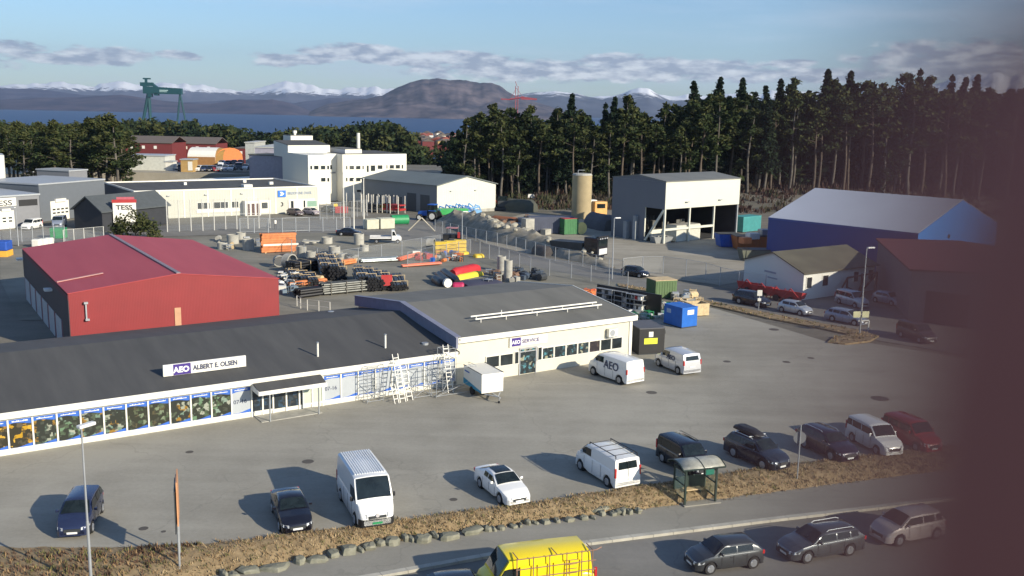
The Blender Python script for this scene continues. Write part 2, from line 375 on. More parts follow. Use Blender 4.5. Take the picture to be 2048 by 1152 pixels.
# dry grass tufts
def tufts(name, spots, hmin, hmax, mats, w=0.05, lean=0.5, label=None):
    mb = MB()
    for (x, y, z) in spots:
        k = random.randint(3, 5); mi = random.randrange(len(mats)); s = random.uniform(0.7, 1.2)
        for _ in range(k):
            a = random.uniform(0, 6.283); h = random.uniform(hmin, hmax) * s; ww = w * random.uniform(.6, 1.4)
            dx, dy = math.cos(a) * ww, math.sin(a) * ww; lx, ly = random.uniform(-lean, lean) * h, random.uniform(-lean, lean) * h
            ox, oy = random.uniform(-.12, .12), random.uniform(-.12, .12)
            mb.add([(x + ox - dx, y + oy - dy, z - .03), (x + ox + dx, y + oy + dy, z - .03), (x + ox + lx, y + oy + ly, z + h)], [(0, 1, 2)], mi)
    o = mb.build(name, mats); return tag(o, label, 'grass' if label else None, kind='stuff')
GR1 = mat('straw', (0.25, 0.165, 0.085), 0.9, var=0.3); GR2 = mat('straw_pale', (0.36, 0.27, 0.155), 0.9, var=0.25); GR3 = mat('grass_olive', (0.13, 0.125, 0.045), 0.9, var=0.3); GR4 = mat('heather_brown', (0.10, 0.055, 0.035), 0.95, var=0.3)
sp = []; sp2 = []
for u, l in segs:
    for _ in range(60):
        t = random.uniform(0.03, 0.96); p = u.lerp(l, t) + Vector((random.uniform(-.25, .25), random.uniform(-.2, .2), 0))
        if p.y > 62 or p.x < -30: continue
        z = interp(prof, t) + noise.noise(Vector((p.x * .9, p.y * .9, 0))) * .1
        (sp2 if p.x < -14.5 + noise.noise(p * 0.4) * 3 else sp).append((p.x, p.y, z))
tufts('dry_grass', sp, .03, .12, [GR1, GR2, GR1, GR2, GR3], w=0.026, lean=0.9, label='straw coloured dry grass covering the verge along the street')
tufts('heather_shrubs', sp2, .05, .22, [GR4, GR4, GR1, GR3], w=0.04, label='dark brown heather and dead shrubs at the left end of the verge')
# upper right verge island with its kerb
isl = [(1236, 568), (1340, 588), (1440, 608), (1536, 628), (1640, 648), (1720, 663), (1758, 674), (1740, 684), (1690, 690), (1655, 686), (1668, 676), (1700, 671), (1640, 658), (1536, 638), (1440, 616), (1340, 595), (1236, 573)]
ip = [G(a, b) for a, b in isl]
tag(MB().prism([(p.x, p.y) for p in ip], -0.02, 0.13).build('verge_island', DRY), kind='structure')
sp = []
for _ in range(5000):
    x = random.uniform(8, 40); y = random.uniform(80, 112)
    if pt_in([(p.x, p.y) for p in ip], x, y): sp.append((x, y, 0.12))
tufts('island_grass', sp, .05, .2, [GR1, GR2, GR3], w=0.08, label='dry grass on the narrow verge beside the access road')
# boulders of the edging
ROCK = mat('verge_rock', (0.12, 0.125, 0.095), 0.9, col2=(0.27, 0.26, 0.20), scale=1.6, bump=0.5)
rk = []
xpx = 440
while xpx < 1270:
    w = random.choice([14, 22, 30, 42, 58]) * random.uniform(.8, 1.1) if xpx < 970 else random.uniform(10, 30); py = interp(LOW, xpx) - random.uniform(3, 8)
    big = 1.0 if xpx < 970 else 0.7
    rk.append((xpx + w / 2, py, w * big, big)); xpx += w * random.uniform(0.85, 1.1)
    if random.random() < 0.4: rk.append((xpx, interp(LOW, xpx) - 22, w * 0.6 * big, 0.7 * big))
rk += [(1200, 1018, 62, 1.0), (1243, 1022, 30, .7)]
for i, (px, py, w, big) in enumerate(rk):
    p = G(px, py, -0.3); wm = w / F_PX * p.length * 0.48
    mb = MB(); rings = []
    hs_ = random.uniform(.55, 1.1)
    for j, (zz, rr) in enumerate([(-.35, .8), (-.1, 1.0), (.10 * hs_, .98), (.20 * hs_, .78), (.23 * hs_, .1)]):
        r = []
        for k in range(9):
            a = 6.283 * k / 9; q = 1 + .5 * noise.noise(Vector((math.cos(a) * 1.3 + i * 7.1, math.sin(a) * 1.3, zz * 3)))
            sq = 1 / max(abs(math.cos(a)), abs(math.sin(a))) * .45 + .55
            r.append((math.cos(a) * wm * rr * q * sq, math.sin(a) * .33 * big * rr * q * sq, zz * big + .06 * noise.noise(Vector((a, i, zz)))))
        rings.append(r)
    mb.loft(rings); o = mb.build('boulder', ROCK, smooth=14, loc=p + Vector((0, random.uniform(-.12, .2), random.uniform(-.12, .02))), rz=heading(lo3[4], lo3[7]) + random.uniform(-.35, .35))
    tag(o, 'rough grey boulder set in the edging between dry verge and sidewalk', 'boulder', 'boulders edging the verge')
# manholes
for i, (px, py, r, lb) in enumerate([(616, 923, .42, 'dark round manhole cover on open asphalt up-left of the tall white van'), (379, 904, .28, 'small manhole cover between the shop front and the orange-edged board'),
        (287, 1057, .28, 'manhole cover right of the dark blue car'), (327, 1063, .15, 'tiny drain cover beside the twin-post board'), (907, 999, .26, 'drain cover in front of the white hatchback shadow'),
        (1303, 785, .5, 'dark manhole cover right of and below the rear of the lettered van'), (1548, 659, .6, 'drain cover near the narrow verge beside the access road'), (1454, 723, .4, 'drain cover in the open lot right of the lettered van'),
        (1573, 724, .4, 'drain cover on the right of the open lot below the verge island'), (1622, 716, .35, 'small cover right of the pair in the open lot'), (1760, 797, .8, 'wide dark cover above the small white van')]):
    o = MB().tube((0, 0, 0), (0, 0, .006), r * .8, n=18).build('manhole_cover', mat('rusty_cover', (.085, .075, .065), .8), loc=G(px, py, .006)); tag(o, lb, 'manhole cover')

# ================================================================== SEA AND MOUNTAINS
SEA = bpy.data.materials.new('sea_water'); SEA.use_nodes = True; b = SEA.node_tree.nodes['Principled BSDF']
b.inputs['Base Color'].default_value = (0.008, 0.035, 0.11, 1); b.inputs['Roughness'].default_value = 0.45; b.inputs['Specular IOR Level'].default_value = 0.25
tt = SEA.node_tree; n = tt.nodes.new('ShaderNodeTexNoise'); n.inputs['Scale'].default_value = 0.02; n.inputs['Detail'].default_value = 8; c = tt.nodes.new('ShaderNodeTexCoord')
tt.links.new(c.outputs['Object'], n.inputs['Vector']); bp = tt.nodes.new('ShaderNodeBump'); bp.inputs['Strength'].default_value = 0.6; bp.inputs['Distance'].default_value = 12; tt.links.new(n.outputs['Fac'], bp.inputs['Height']); tt.links.new(bp.outputs[0], b.inputs['Normal'])
tag(MB().poly([(-13000, 640, -30), (13000, 640, -30), (13000, 14800, -30), (-13000, 14800, -30)]).build('sea', SEA), kind='structure')
def rockmat(name, c1, c2, snow=None, cs=0.002):
    m = bpy.data.materials.new(name); m.use_nodes = True; t = m.node_tree; b = t.nodes['Principled BSDF']; b.inputs['Roughness'].default_value = 0.95; b.inputs['Specular IOR Level'].default_value = 0.1
    c = t.nodes.new('ShaderNodeTexCoord'); n = t.nodes.new('ShaderNodeTexNoise'); n.inputs['Scale'].default_value = cs; n.inputs['Detail'].default_value = 9; n.inputs['Roughness'].default_value = 0.65
    t.links.new(c.outputs['Object'], n.inputs['Vector']); r = t.nodes.new('ShaderNodeValToRGB'); t.links.new(n.outputs['Fac'], r.inputs[0])
    r.color_ramp.elements[0].position = 0.38; r.color_ramp.elements[0].color = (*c1, 1); r.color_ramp.elements[1].position = 0.66; r.color_ramp.elements[1].color = (*c2, 1)
    if snow:
        s = t.nodes.new('ShaderNodeSeparateXYZ'); t.links.new(c.outputs['Object'], s.inputs[0])
        n2 = t.nodes.new('ShaderNodeTexNoise'); n2.inputs['Scale'].default_value = 0.008; n2.inputs['Detail'].default_value = 8; n2.inputs['Roughness'].default_value = 0.7; t.links.new(c.outputs['Object'], n2.inputs['Vector'])
        a = t.nodes.new('ShaderNodeMath'); a.operation = 'MULTIPLY_ADD'; t.links.new(n2.outputs['Fac'], a.inputs[0]); a.inputs[1].default_value = snow[2]; t.links.new(s.outputs[2], a.inputs[2])
        mr = t.nodes.new('ShaderNodeMapRange'); t.links.new(a.outputs[0], mr.inputs[0]); mr.inputs[1].default_value = snow[0]; mr.inputs[2].default_value = snow[1]
        mx = t.nodes.new('ShaderNodeMix'); mx.data_type = 'RGBA'; t.links.new(mr.outputs[0], mx.inputs[0]); t.links.new(r.outputs[0], mx.inputs[6]); mx.inputs[7].default_value = (0.82, 0.84, 0.88, 1)
        t.links.new(mx.outputs[2], b.inputs['Base Color'])
    else: t.links.new(r.outputs[0], b.inputs['Base Color'])
    return m
def ridge(name, prof, D, depth, m, rough=0.16, seed=0, zb=-34, step=7, crest=.04):
    """mountain range as a height field: crest profile seen at distance D, foot at D-depth"""
    cols = []; px = prof[0][0]
    while px <= prof[-1][0]:
        py = interp(prof, px); q_ = at_y(px, py, D); q_.z += (q_.z + 30) * crest * noise.fractal(Vector((px * .03, seed, 0)), 1.0, 2.2, 4); cols.append(q_); px += step
    M_ = 18; rings = []
    for c in cols:
        r = []
        for j in range(M_ + 8):
            t = j / M_
            if t <= 1: y = D - depth * (1 - t); s = t ** 0.85
            else: y = D + depth * 0.9 * (t - 1) * 2.2; s = max(0, 1 - (t - 1) * 2.4)
            x = c.x * (y / D)
            H = max(2.0, c.z - zb)
            nz = noise.fractal(Vector((x * 0.0022 * 4000 / D * 1.6 + seed, y * 0.0016 * 4000 / D, seed)), 0.9, 2.1, 5)
            gl = noise.ridged_multi_fractal(Vector((x * 0.0032 * 4000 / D + seed + y * .0008, y * 0.0018 * 4000 / D, seed * 2)), 0.9, 2.2, 4, 1.0, 2.0) - 1.2
            amp = rough * H * (1 - abs(t - .55) / .75 if abs(t - .55) < .75 else 0)
            z = zb + H * s + (nz * 1.1 + gl * 0.55) * amp * (min(1, t * 3)) * (1 if t < .98 else 0.25)
            if t < 1: z = min(z, zb + H * (0.25 + 0.75 * (t + .22)))
            r.append((x, y, max(z, zb)))
        rings.append(r)
    mb = MB(); mb.loft(rings, closed=False, caps=False); return tag(mb.build(name, m, smooth=80), kind='structure')
snowp = [(-700, 185), (-300, 178), (0, 172), (60, 168), (120, 164), (160, 172), (190, 172), (235, 162), (270, 170), (330, 165), (400, 170), (440, 178), (490, 182), (530, 172), (570, 161), (600, 168), (640, 176), (680, 180), (700, 174), (740, 177), (800, 178), (900, 184), (1050, 190), (1150, 194), (1230, 190), (1500, 188), (1700, 180), (1850, 170), (1940, 150), (1985, 146), (2048, 152), (2400, 170)]
ridge('snow_mountains', snowp, 13000, 2600, rockmat('snowy_rock', (0.045, 0.05, 0.09), (0.10, 0.10, 0.15), snow=(262, 282, 230), cs=0.002), 0.30, 3.1, step=5, crest=.12)
SN2 = rockmat('partly_snowy_rock', (0.04, 0.05, 0.09), (0.09, 0.10, 0.14), snow=(290, 330, 300), cs=0.002)
ridge('blue_mountains', [(960, 215), (1010, 196), (1060, 186), (1110, 181), (1145, 185), (1175, 194), (1205, 196), (1240, 190), (1262, 178), (1278, 174), (1298, 177), (1320, 192), (1345, 202), (1400, 198), (1500, 196), (1700, 196), (2048, 190), (2400, 190)], 9000, 2200, SN2, 0.14, 9.4, step=5)
HILL = rockmat('moor_hill', (0.03, 0.034, 0.07), (0.095, 0.082, 0.115), cs=0.006)
ridge('far_hills', [(-700, 180), (-200, 176), (0, 178), (60, 177), (125, 184), (170, 190), (250, 191), (300, 199), (360, 205), (430, 202), (480, 198), (540, 200), (590, 206), (660, 196), (720, 196), (760, 200), (830, 200)], 7500, 1500, rockmat('blue_hill', (0.035, 0.04, 0.09), (0.08, 0.08, 0.125), cs=0.005), 0.2, 5.5, step=5)
ridge('shore_hills', [(-700, 205), (0, 200), (70, 196), (160, 194), (240, 189), (290, 196), (340, 203), (420, 208), (470, 200), (512, 201), (545, 199), (580, 206), (605, 216), (630, 226), (640, 230)], 5600, 800, HILL, 0.10, 1.2, step=4)
ridge('big_mountain', [(612, 229), (630, 218), (655, 208), (690, 202), (735, 198), (765, 190), (795, 174), (820, 164), (850, 158), (878, 156), (905, 159), (935, 162), (960, 167), (985, 166), (998, 170), (1015, 184), (1035, 194), (1070, 204), (1110, 216), (1140, 228)], 5400, 900, rockmat('moor_rock', (0.03, 0.033, 0.055), (0.16, 0.13, 0.14), cs=0.009), 0.24, 7.7, step=3)
# ================================================================== BUILDINGS
class Fr:
    """footprint frame: u along the near-right side, v along the left side"""
    def __init__(s, c, r, l):
        s.c = Vector(c[:2]); rr = Vector(r[:2]) - s.c; ll = Vector(l[:2]) - s.c
        s.Lu = rr.length; s.Lv = ll.length; s.rz = math.atan2(rr.y, rr.x)
        rot = Matrix.Rotation(-s.rz, 2); s.eu = Vector((1, 0)); s.ev = (rot @ ll).normalized()
    def P(s, u, v, z): q = s.eu * u + s.ev * v; return (q.x, q.y, z)
    def box(s, mb, u0, u1, v0, v1, z0, z1, mi=0):
        return mb.hexa([s.P(u, v, z) for z in (z0, z1) for u, v in ((u0, v0), (u1, v0), (u1, v1), (u0, v1))], mi)
def frame_win(fr, root, u0, u1, z0, z1, fm=None, gm=None, nm=1, side='u', out=0.05, bars=0, vv=0.0):
    """a window of one pane (or nm lights) on the near wall (side u) or the left wall (side v)"""
    fm = fm or WHITE; gm = gm or GLASS
    def bx(mb, a0, a1, d0, d1, b0, b1):
        if side == 'u': fr.box(mb, a0, a1, vv - d1, vv - d0, b0, b1)
        else: fr.box(mb, vv - d1, vv - d0, a0, a1, b0, b1)
    mb = MB(); t = .07
    bx(mb, u0 - t, u1 + t, 0, out, z0 - t, z0); bx(mb, u0 - t, u1 + t, 0, out, z1, z1 + t)
    for i in range(nm + 1):
        u = u0 + (u1 - u0) * i / nm; bx(mb, u - (t if i == 0 else t / 2), u + (t if i == nm else t / 2), 0, out, z0, z1)
    w = mb.build('window', fm, root)
    g = MB(); bx(g, u0, u1, 0, out * .4, z0, z1); g.build('pane', gm, w)
    return w

# ---------------- long shop with printed window panels ----------------
O2 = Vector((-29, 52.8)); U2 = Vector((.837, .548)); N2 = Vector((-.548, .837))
def SL(a, d): return O2 + U2 * a + N2 * d
ROOFM = mat('dark_roof_felt', (0.056, 0.056, 0.056), 0.85, scale=0.5, col2=(0.082, 0.081, 0.079), bump=0.2, stretch=(2.0, .22, 1))
ROOF2 = mat('grey_roof_felt', (0.125, 0.122, 0.108), 0.85, scale=0.4, col2=(0.175, 0.17, 0.15), bump=0.2, stretch=(1.5, .3, 1))
shop = thing('shop_building', 'long low cream shop with dark felt roof and blue-headed window panels along its front', 'shop', (O2.x, O2.y, 0), math.atan2(U2.y, U2.x))
A0, A1, SD = -14.0, 29.68, 17.2
mb = MB(); mb.xprism([(0, 0)], 0, 0) if False else None
mb = MB(); mb.box(A0, A1, 0, SD, 0, 2.3); mb.build('wall', CREAM, shop)
mb = MB()
y0, y1, zr, ze = -0.55, SD + .3, 4.0, 2.62
pts = [(y0, ze), (SD / 2, zr), (y1, ze), (y1, ze - .2), (SD / 2, zr - .3), (y0, ze - .2)]
n = len(pts); v = [(A0 - .3, a, b) for a, b in pts] + [(A1 + 0.2, a, b) for a, b in pts]
mb.add(v, [tuple(range(n)), tuple(reversed(range(n, 2 * n)))] + [((i + 1) % n, i, n + i, n + (i + 1) % n) for i in range(n)])
mb.build('roof', ROOFM, shop)
mb = MB(); mb.box(A0 - .3, A1, -.58, -.551, 2.30, 2.66); mb.box(A0 - .3, A1, -.55, -.002, 2.26, 2.30); mb.build('fascia', WHITE, shop)
mb = MB(); mb.box(A0 - .3, A1, -.70, -.583, 2.52, 2.63); mb.build('gutter', WHITE, shop)
mb = MB(); mb.box(A0, A1, -.06, -.002, 0, .30); mb.build('plinth', mat('plinth_paint', (0.66, 0.64, 0.56), 0.8), shop)
mb = MB(); mb.box(A0, A1, -.05, -.003, 2.19, 2.25); mb.build('trim', mat('orange_trim', (0.72, 0.52, 0.34), 0.6), shop)
BAN = mat('blue_banner', (0.03, 0.12, 0.48), 0.45, var=0.15, scale=2)
LGREY = mat('pale_film', (0.38, 0.41, 0.44), 0.5, var=0.06, scale=1.5)
TXTD = mat('dark_lettering', (0.05, 0.06, 0.11), 0.5, var=0.05); TXTW = mat('white_lettering', (0.8, 0.8, 0.82), 0.5, var=0.03)
# glass with a dim shop interior behind: coloured goods at random
def goods(name, base, cols):
    m = bpy.data.materials.new(name); m.use_nodes = True; t = m.node_tree; b = t.nodes['Principled BSDF']; b.inputs['Roughness'].default_value = 0.25
    c = t.nodes.new('ShaderNodeTexCoord'); mp = t.nodes.new('ShaderNodeMapping'); mp.inputs['Scale'].default_value = (2.4, 1, 2.6); t.links.new(c.outputs['Object'], mp.inputs[0])
    v = t.nodes.new('ShaderNodeTexVoronoi'); v.distance = 'CHEBYCHEV'; v.inputs['Scale'].default_value = 1.7; v.inputs['Randomness'].default_value = 0.9; t.links.new(mp.outputs[0], v.inputs['Vector'])
    s = t.nodes.new('ShaderNodeSeparateColor'); t.links.new(v.outputs['Color'], s.inputs[0])
    r = t.nodes.new('ShaderNodeValToRGB'); r.color_ramp.interpolation = 'CONSTANT'; t.links.new(s.outputs[0], r.inputs[0])
    e = r.color_ramp.elements; e[0].position = 0; e[0].color = (*base, 1); e[1].position = 0.52; e[1].color = (*[x * 1.8 for x in base], 1)
    for i, cc in enumerate(cols): q = e.new(0.62 + 0.36 * i / len(cols)); q.color = (*cc, 1)
    n = t.nodes.new('ShaderNodeTexNoise'); n.inputs['Scale'].default_value = 5; n.inputs['Detail'].default_value = 5; t.links.new(c.outputs['Object'], n.inputs['Vector'])
    mr = t.nodes.new('ShaderNodeMapRange'); t.links.new(n.outputs['Fac'], mr.inputs[0]); mr.inputs[1].default_value = 0.40; mr.inputs[2].default_value = 0.5; mr.inputs[3].default_value = 0.15; mr.inputs[4].default_value = 1.0
    mx = t.nodes.new('ShaderNodeMix'); mx.data_type = 'RGBA'; t.links.new(mr.outputs[0], mx.inputs[0]); mx.inputs[6].default_value = (*base, 1); t.links.new(r.outputs[0], mx.inputs[7]); t.links.new(mx.outputs[2], b.inputs['Base Color'])
    return m
GOODY = goods('goods_yellow', (0.035, 0.032, 0.022), [(0.42, 0.24, 0.02), (0.30, 0.17, 0.03), (0.10, 0.08, 0.05), (0.5, 0.30, 0.04)])
GOODG = goods('goods_green', (0.030, 0.034, 0.026), [(0.12, 0.2, 0.12), (0.07, 0.10, 0.06), (0.2, 0.27, 0.22), (0.30, 0.32, 0.26)])
GOODM = goods('goods_mixed', (0.030, 0.034, 0.028), [(0.14, 0.21, 0.16), (0.07, 0.09, 0.06), (0.26, 0.15, 0.03), (0.28, 0.30, 0.24)])
GOODD = goods('goods_dark', (0.032, 0.034, 0.024), [(0.06, 0.09, 0.05), (0.10, 0.12, 0.07), (0.16, 0.2, 0.13), (0.08, 0.07, 0.04)])
zb_, zt_ = 0.36, 2.05
def wave(mb, a0, a1, zA, zB, top, y, flip=1):
    """blue field with a curved edge across a panel"""
    k = 10; P_ = []
    for i in range(k + 1):
        t = i / k; P_.append((a0 + (a1 - a0) * t, y, zA + (zB - zA) * t + flip * .05 * math.sin(t * math.pi * 1.5)))
    base = [(a1, y, top), (a0, y, top)]
    pts = P_ + base
    if flip < 0: pts = pts[::-1]
    mb.poly(pts)
def panel(a, w, kind, gm=None, text=None):
    """one window field: frame posts, pane, blue header with a row of white marks, blue wave at the foot"""
    mb = MB(); mb.box(a - .045, a + .045, -.11, -.004, .30, 2.12); mb.box(a + .045, a + w - .045, -.10, -.004, 2.055, 2.12); mb.box(a + .045, a + w - .045, -.10, -.004, .30, .36)
    wd = mb.build('window', WHITE, shop)
    g = MB(); g.box(a + .045, a + w - .045, -.045, -.004, zb_, zt_); g.build('pane', gm or LGREY, wd)
    h = MB(); h2 = MB(); yy = -.049
    if kind == 'glass':
        wave(h, a + .045, a + w - .045, 1.80, 1.76, zt_, yy); 
        wave(h2, a + .045, a + w - .045, zb_ + .02, zb_ + .14, zb_ - .0, yy, -1)
    else:
        wave(h, a + .045, a + w - .045, 1.72, 1.86, zt_, yy); wave(h2, a + .045, a + w - .045, zb_ + .03, zb_ + .17, zb_, yy, -1)
    h.build('header_print', BAN, wd); h2.build('foot_print', BAN, wd)
    k = MB(); x = a + .22; e = a + w - .22
    while x < e:
        lw = random.uniform(.03, .07); k.box(x, min(e, x + lw), -.056, -.051, 1.885, 1.885 + random.choice([.05, .05, .08])); x += lw + .02
    k.build('header_marks', TXTW, wd)
    if text: put_text('lettering', text, 0.36, TXTD, wd, (a + .12, -.052, 1.02), (R(90), 0, 0), bold=0.004, sx=1.05)
    return wd
PW = 1.28; a = 1.8 + 9 * PW
sel = {0: GOODG, 1: GOODG, 2: GOODM, 3: GOODD, 4: GOODD, 5: GOODM, 6: GOODM, 7: GOODG, 8: GOODM, 9: GOODY, 10: GOODY, 11: GOODD, 12: GOODM}
for i in range(20): 
    aa = 1.8 + (8 - i) * PW
    if aa < A0: break
    panel(aa, PW, 'glass', sel.get(i, GOODD))
panel(13.32, PW, 'film', text='07-16')
# shallow rain hood details: door group between the film panels
fr = Fr((0, 0), (1, 0), (0, 1))
mb = MB()
for x in (14.62, 15.35, 16.05, 16.95, 17.85, 18.1, 18.75, 19.5): mb.box(x - .05, x + .05, -.12, -.004, 0, 2.12)
mb.box(14.62, 19.5, -.11, -.004, 2.0, 2.12); mb.box(14.62, 16.0, -.11, -.004, .25, .35); mb.box(18.1, 19.5, -.11, -.004, .25, .35)
dr = mb.build('entrance_door', WHITE, shop)
mb = MB(); mb.box(14.67, 18.05, -.05, -.004, .06, 2.0); mb.build('pane', goods('door_glass', (0.02, 0.028, 0.036), [(0.04, 0.08, 0.13), (0.03, 0.06, 0.10), (0.05, 0.05, 0.05)]), dr)
mb = MB(); mb.box(18.15, 19.45, -.05, -.004, .35, 2.0); mb.build('panel', mat('pale_green_film', (0.5, 0.55, 0.45), 0.5), dr)
a = 19.55
for i in range(8):
    panel(a, PW, 'film', text='07-16' if i == 0 else None); a += PW
# printed wheels and machines on the film: pale grey disc segments
MB().box(a - .045, a + .045, -.11, -.004, .30, 2.12).build('post', WHITE, shop)
# grey printed blades on film
for (c0, w0, zc, k) in ((23.15, .42, 1.0, 0), (24.6, .46, 1.05, 1), (27.05, .52, 1.1, 1), (28.6, .7, .8, 2)):
    P_ = []
    for i in range(9): t = i / 8; P_.append((c0 + w0 * math.sin(t * math.pi / 2), -.053, zc + .55 - 1.1 * t))
    P_ += [(c0, -.053, zc - .55), (c0 - .02, -.053, zc + .55)]
    MB().poly(P_[::-1]).build('printed_shape', mat('grey_print', (0.22, 0.24, 0.25), 0.5), shop)
# entrance canopy
can = MB()
can_o = thing('entrance_canopy', 'dark-topped entrance canopy with white fascia on two thin posts before the shop doors', 'canopy', (*SL(14.95, -.0), 0), math.atan2(U2.y, U2.x))
mb = MB(); mb.hexa([(-.4, -1.75, 2.02), (4.15, -1.75, 2.02), (4.15, -.72, 2.30), (-.4, -.72, 2.30), (-.4, -1.75, 2.10), (4.15, -1.75, 2.10), (4.15, -.72, 2.42), (-.4, -.72, 2.42)]); mb.build('roof', ROOFM, can_o)
mb = MB(); mb.box(-.42, 4.17, -1.80, -1.752, 1.86, 2.12)
for x in (-.42, 4.13): mb.hexa([(x, -1.752, 1.86), (x + .04, -1.752, 1.86), (x + .04, -.1, 1.92), (x, -.1, 1.92), (x, -1.752, 2.12), (x + .04, -1.752, 2.12), (x + .04, -.6, 2.3), (x, -.6, 2.3)])
mb.build('fascia', WHITE, can_o)
for x in (.35, 3.65): MB().tube((x, -1.6, 0), (x, -1.6, 1.98), .05, n=10).build('post', GALV, can_o)
MB().box(-.2, 3.9, -1.55, -.08, 0.004, .05).build('floor_slab', CONC, can_o)
# roof sign
sg = thing('roof_sign', 'long white roof sign with a violet AEO square and the name ALBERT E. OLSEN', 'sign', (*SL(9.55, 1.62), 0), math.atan2(U2.y, U2.x))
MB().box(0, 5.3, -.08, .08, 2.98, 3.72).build('board', WHITE, sg, bevel=.02)
MB().box(.62, 1.72, -.087, -.0805, 3.0, 3.70).build('logo_square', mat('logo_violet', (0.045, 0.02, 0.20), 0.5, var=.05), sg)
put_text('logo_letters', 'AEO', .50, TXTW, sg, (.64, -.094, 3.17), (R(90), 0, 0), bold=.02, sx=.98)
put_text('lettering', 'ALBERT E. OLSEN', .43, TXTD, sg, (1.86, -.089, 3.20), (R(90), 0, 0), bold=.02, sx=.86)
for x in (.5, 2.6, 4.8): MB().tube((x, .0, 2.85), (x, 0, 3.0), .04, n=6).build('post', GALV, sg)
# roof vents
for i, (aa, dd, lb) in enumerate([(19.92, 1.76, 'thin white vent pipe on the dark shop roof, nearer the roof sign'), (25.04, 1.75, 'thin white vent pipe on the dark shop roof, nearer the service building')]):
    q = SL(aa, dd); o = thing('vent_pipe', lb, 'vent pipe', (q.x, q.y, 2.62 + (dd + .55) * .15)); MB().tube((0, 0, 0), (0, 0, .95), .07, n=10).build('pipe', WHITE, o); MB().tube((0, 0, .95), (0, 0, 1.03), .09, n=10).build('cap', GALV, o)
for (px, py, lb) in [(850, 687, 'pale disc-shaped roof drain low on the dark shop roof'), (662, 624, 'pale roof drain at the far edge of the dark shop roof')]:
    q = G(px, py, 2.98); o = thing('roof_drain', lb, 'roof drain', (q.x, q.y, 3.0)); MB().tube((0, 0, -.2), (0, 0, .05), .26, n=14).build('disc', GALV, o)

# ---------------- service building ----------------
SA0, SA1 = 29.9, 46.4
sv = thing('service_building', 'cream service workshop with grey felt roof, AEO SERVICE sign and a row of windows', 'workshop', (O2.x, O2.y, 0), math.atan2(U2.y, U2.x))
MB().box(SA0, SA1, -.05, SD, 0, 3.25).build('wall', CREAM, sv)
y0, y1, zr, ze = -0.45, SD + .2, 4.62, 3.58
def roofshape(mb, x0, x1, y0, y1, ze, zr, th, mid=None):
    mid = (y0 + y1) / 2 if mid is None else mid
    pts = [(y0, ze), (mid, zr), (y1, ze), (y1, ze - th), (mid, zr - th), (y0, ze - th)]
    v = [(x0, a, b) for a, b in pts] + [(x1, a, b) for a, b in pts]; n = 6
    mb.add(v, [tuple(range(n)), tuple(reversed(range(n, 2 * n)))] + [((i + 1) % n, i, n + i, n + (i + 1) % n) for i in range(n)])
mb = MB(); roofshape(mb, SA0 - .1, SA1 + .25, y0, y1, ze, zr, .3); mb.build('roof', ROOF2, sv)
mb = MB(); mb.box(SA0 - .1, SA1 + .27, y0 - .04, y0 - .002, 3.22, 3.62); mb.box(SA0 - .1, SA1 + .27, y0, -.052, 3.20, 3.24)
mb.build('fascia', WHITE, sv)
MB().box(SA0, SA1 + .2, y0 - .16, y0 - .045, 3.46, 3.58).build('gutter', WHITE, sv)
# left gable: deep slate blue edge boards following the slope, plus side wall above the shop roof
BLG = mat('slate_blue_cladding', (0.19, 0.20, 0.27), 0.6)
mb = MB()
for (ya, za, yb, zb) in ((y0, ze, SD / 2 - .1, zr), (SD / 2 - .1, zr, y1, ze)):
    mb.hexa([(SA0 - .26, ya, za - .75), (SA0 - .102, ya, za - .75), (SA0 - .102, yb, zb - .75), (SA0 - .26, yb, zb - .75), (SA0 - .26, ya, za + .10), (SA0 - .102, ya, za + .10), (SA0 - .102, yb, zb + .10), (SA0 - .26, yb, zb + .10)])
    mb.hexa([(SA0 - .34, ya, za + .10), (SA0 + .12, ya, za + .10), (SA0 + .12, yb, zb + .10), (SA0 - .34, yb, zb + .10), (SA0 - .34, ya, za + .14), (SA0 + .12, ya, za + .14), (SA0 + .12, yb, zb + .14), (SA0 - .34, yb, zb + .14)])
mb.build('gable_board', BLG, sv)
mb = MB()
for (ya, za, yb, zb) in ((y0, ze, SD / 2 - .1, zr), (SD / 2 - .1, zr, y1, ze)):
    mb.hexa([(SA1 + .25, ya, za - .35), (SA1 + .32, ya, za - .35), (SA1 + .32, yb, zb - .35), (SA1 + .25, yb, zb - .35), (SA1 + .25, ya, za + .05), (SA1 + .32, ya, za + .05), (SA1 + .32, yb, zb + .05), (SA1 + .25, yb, zb + .05)])
mb.build('gable_board', WHITE, sv)
MB().box(SA1 - .22, SA1 + .06, -.13, -.052, 0, 3.2).build('corner_board', WHITE, sv)
BLUG = goods('blue_goods', (0.022, 0.03, 0.034), [(0.08, 0.22, 0.26), (0.05, 0.12, 0.15), (0.3, 0.3, 0.22), (0.04, 0.06, 0.07)])
def swin(a0, a1, z0, z1, gm):
    mb = MB(); yo = -.12; t = .05
    mb.box(a0 - t, a1 + t, yo, -.052, z0 - t, z0); mb.box(a0 - t, a1 + t, yo, -.052, z1, z1 + t); mb.box(a0 - t, a0, yo, -.052, z0, z1); mb.box(a1, a1 + t, yo, -.052, z0, z1)
    w = mb.build('window', WHITE, sv); MB().box(a0, a1, -.07, -.052, z0, z1).build('pane', gm, w)
swin(32.45, 33.55, .95, 1.78, GLASS); swin(33.68, 34.78, .95, 1.78, GLASS); swin(34.98, 35.3, .95, 1.85, GLASS)
mb = MB(); mb.box(35.38, 35.46, -.13, -.052, 0, 2.1); mb.box(36.9, 36.98, -.13, -.052, 0, 2.1); mb.box(35.46, 36.9, -.13, -.052, 2.0, 2.1); mb.box(35.46, 36.9, -.13, -.052, 1.78, 1.84)
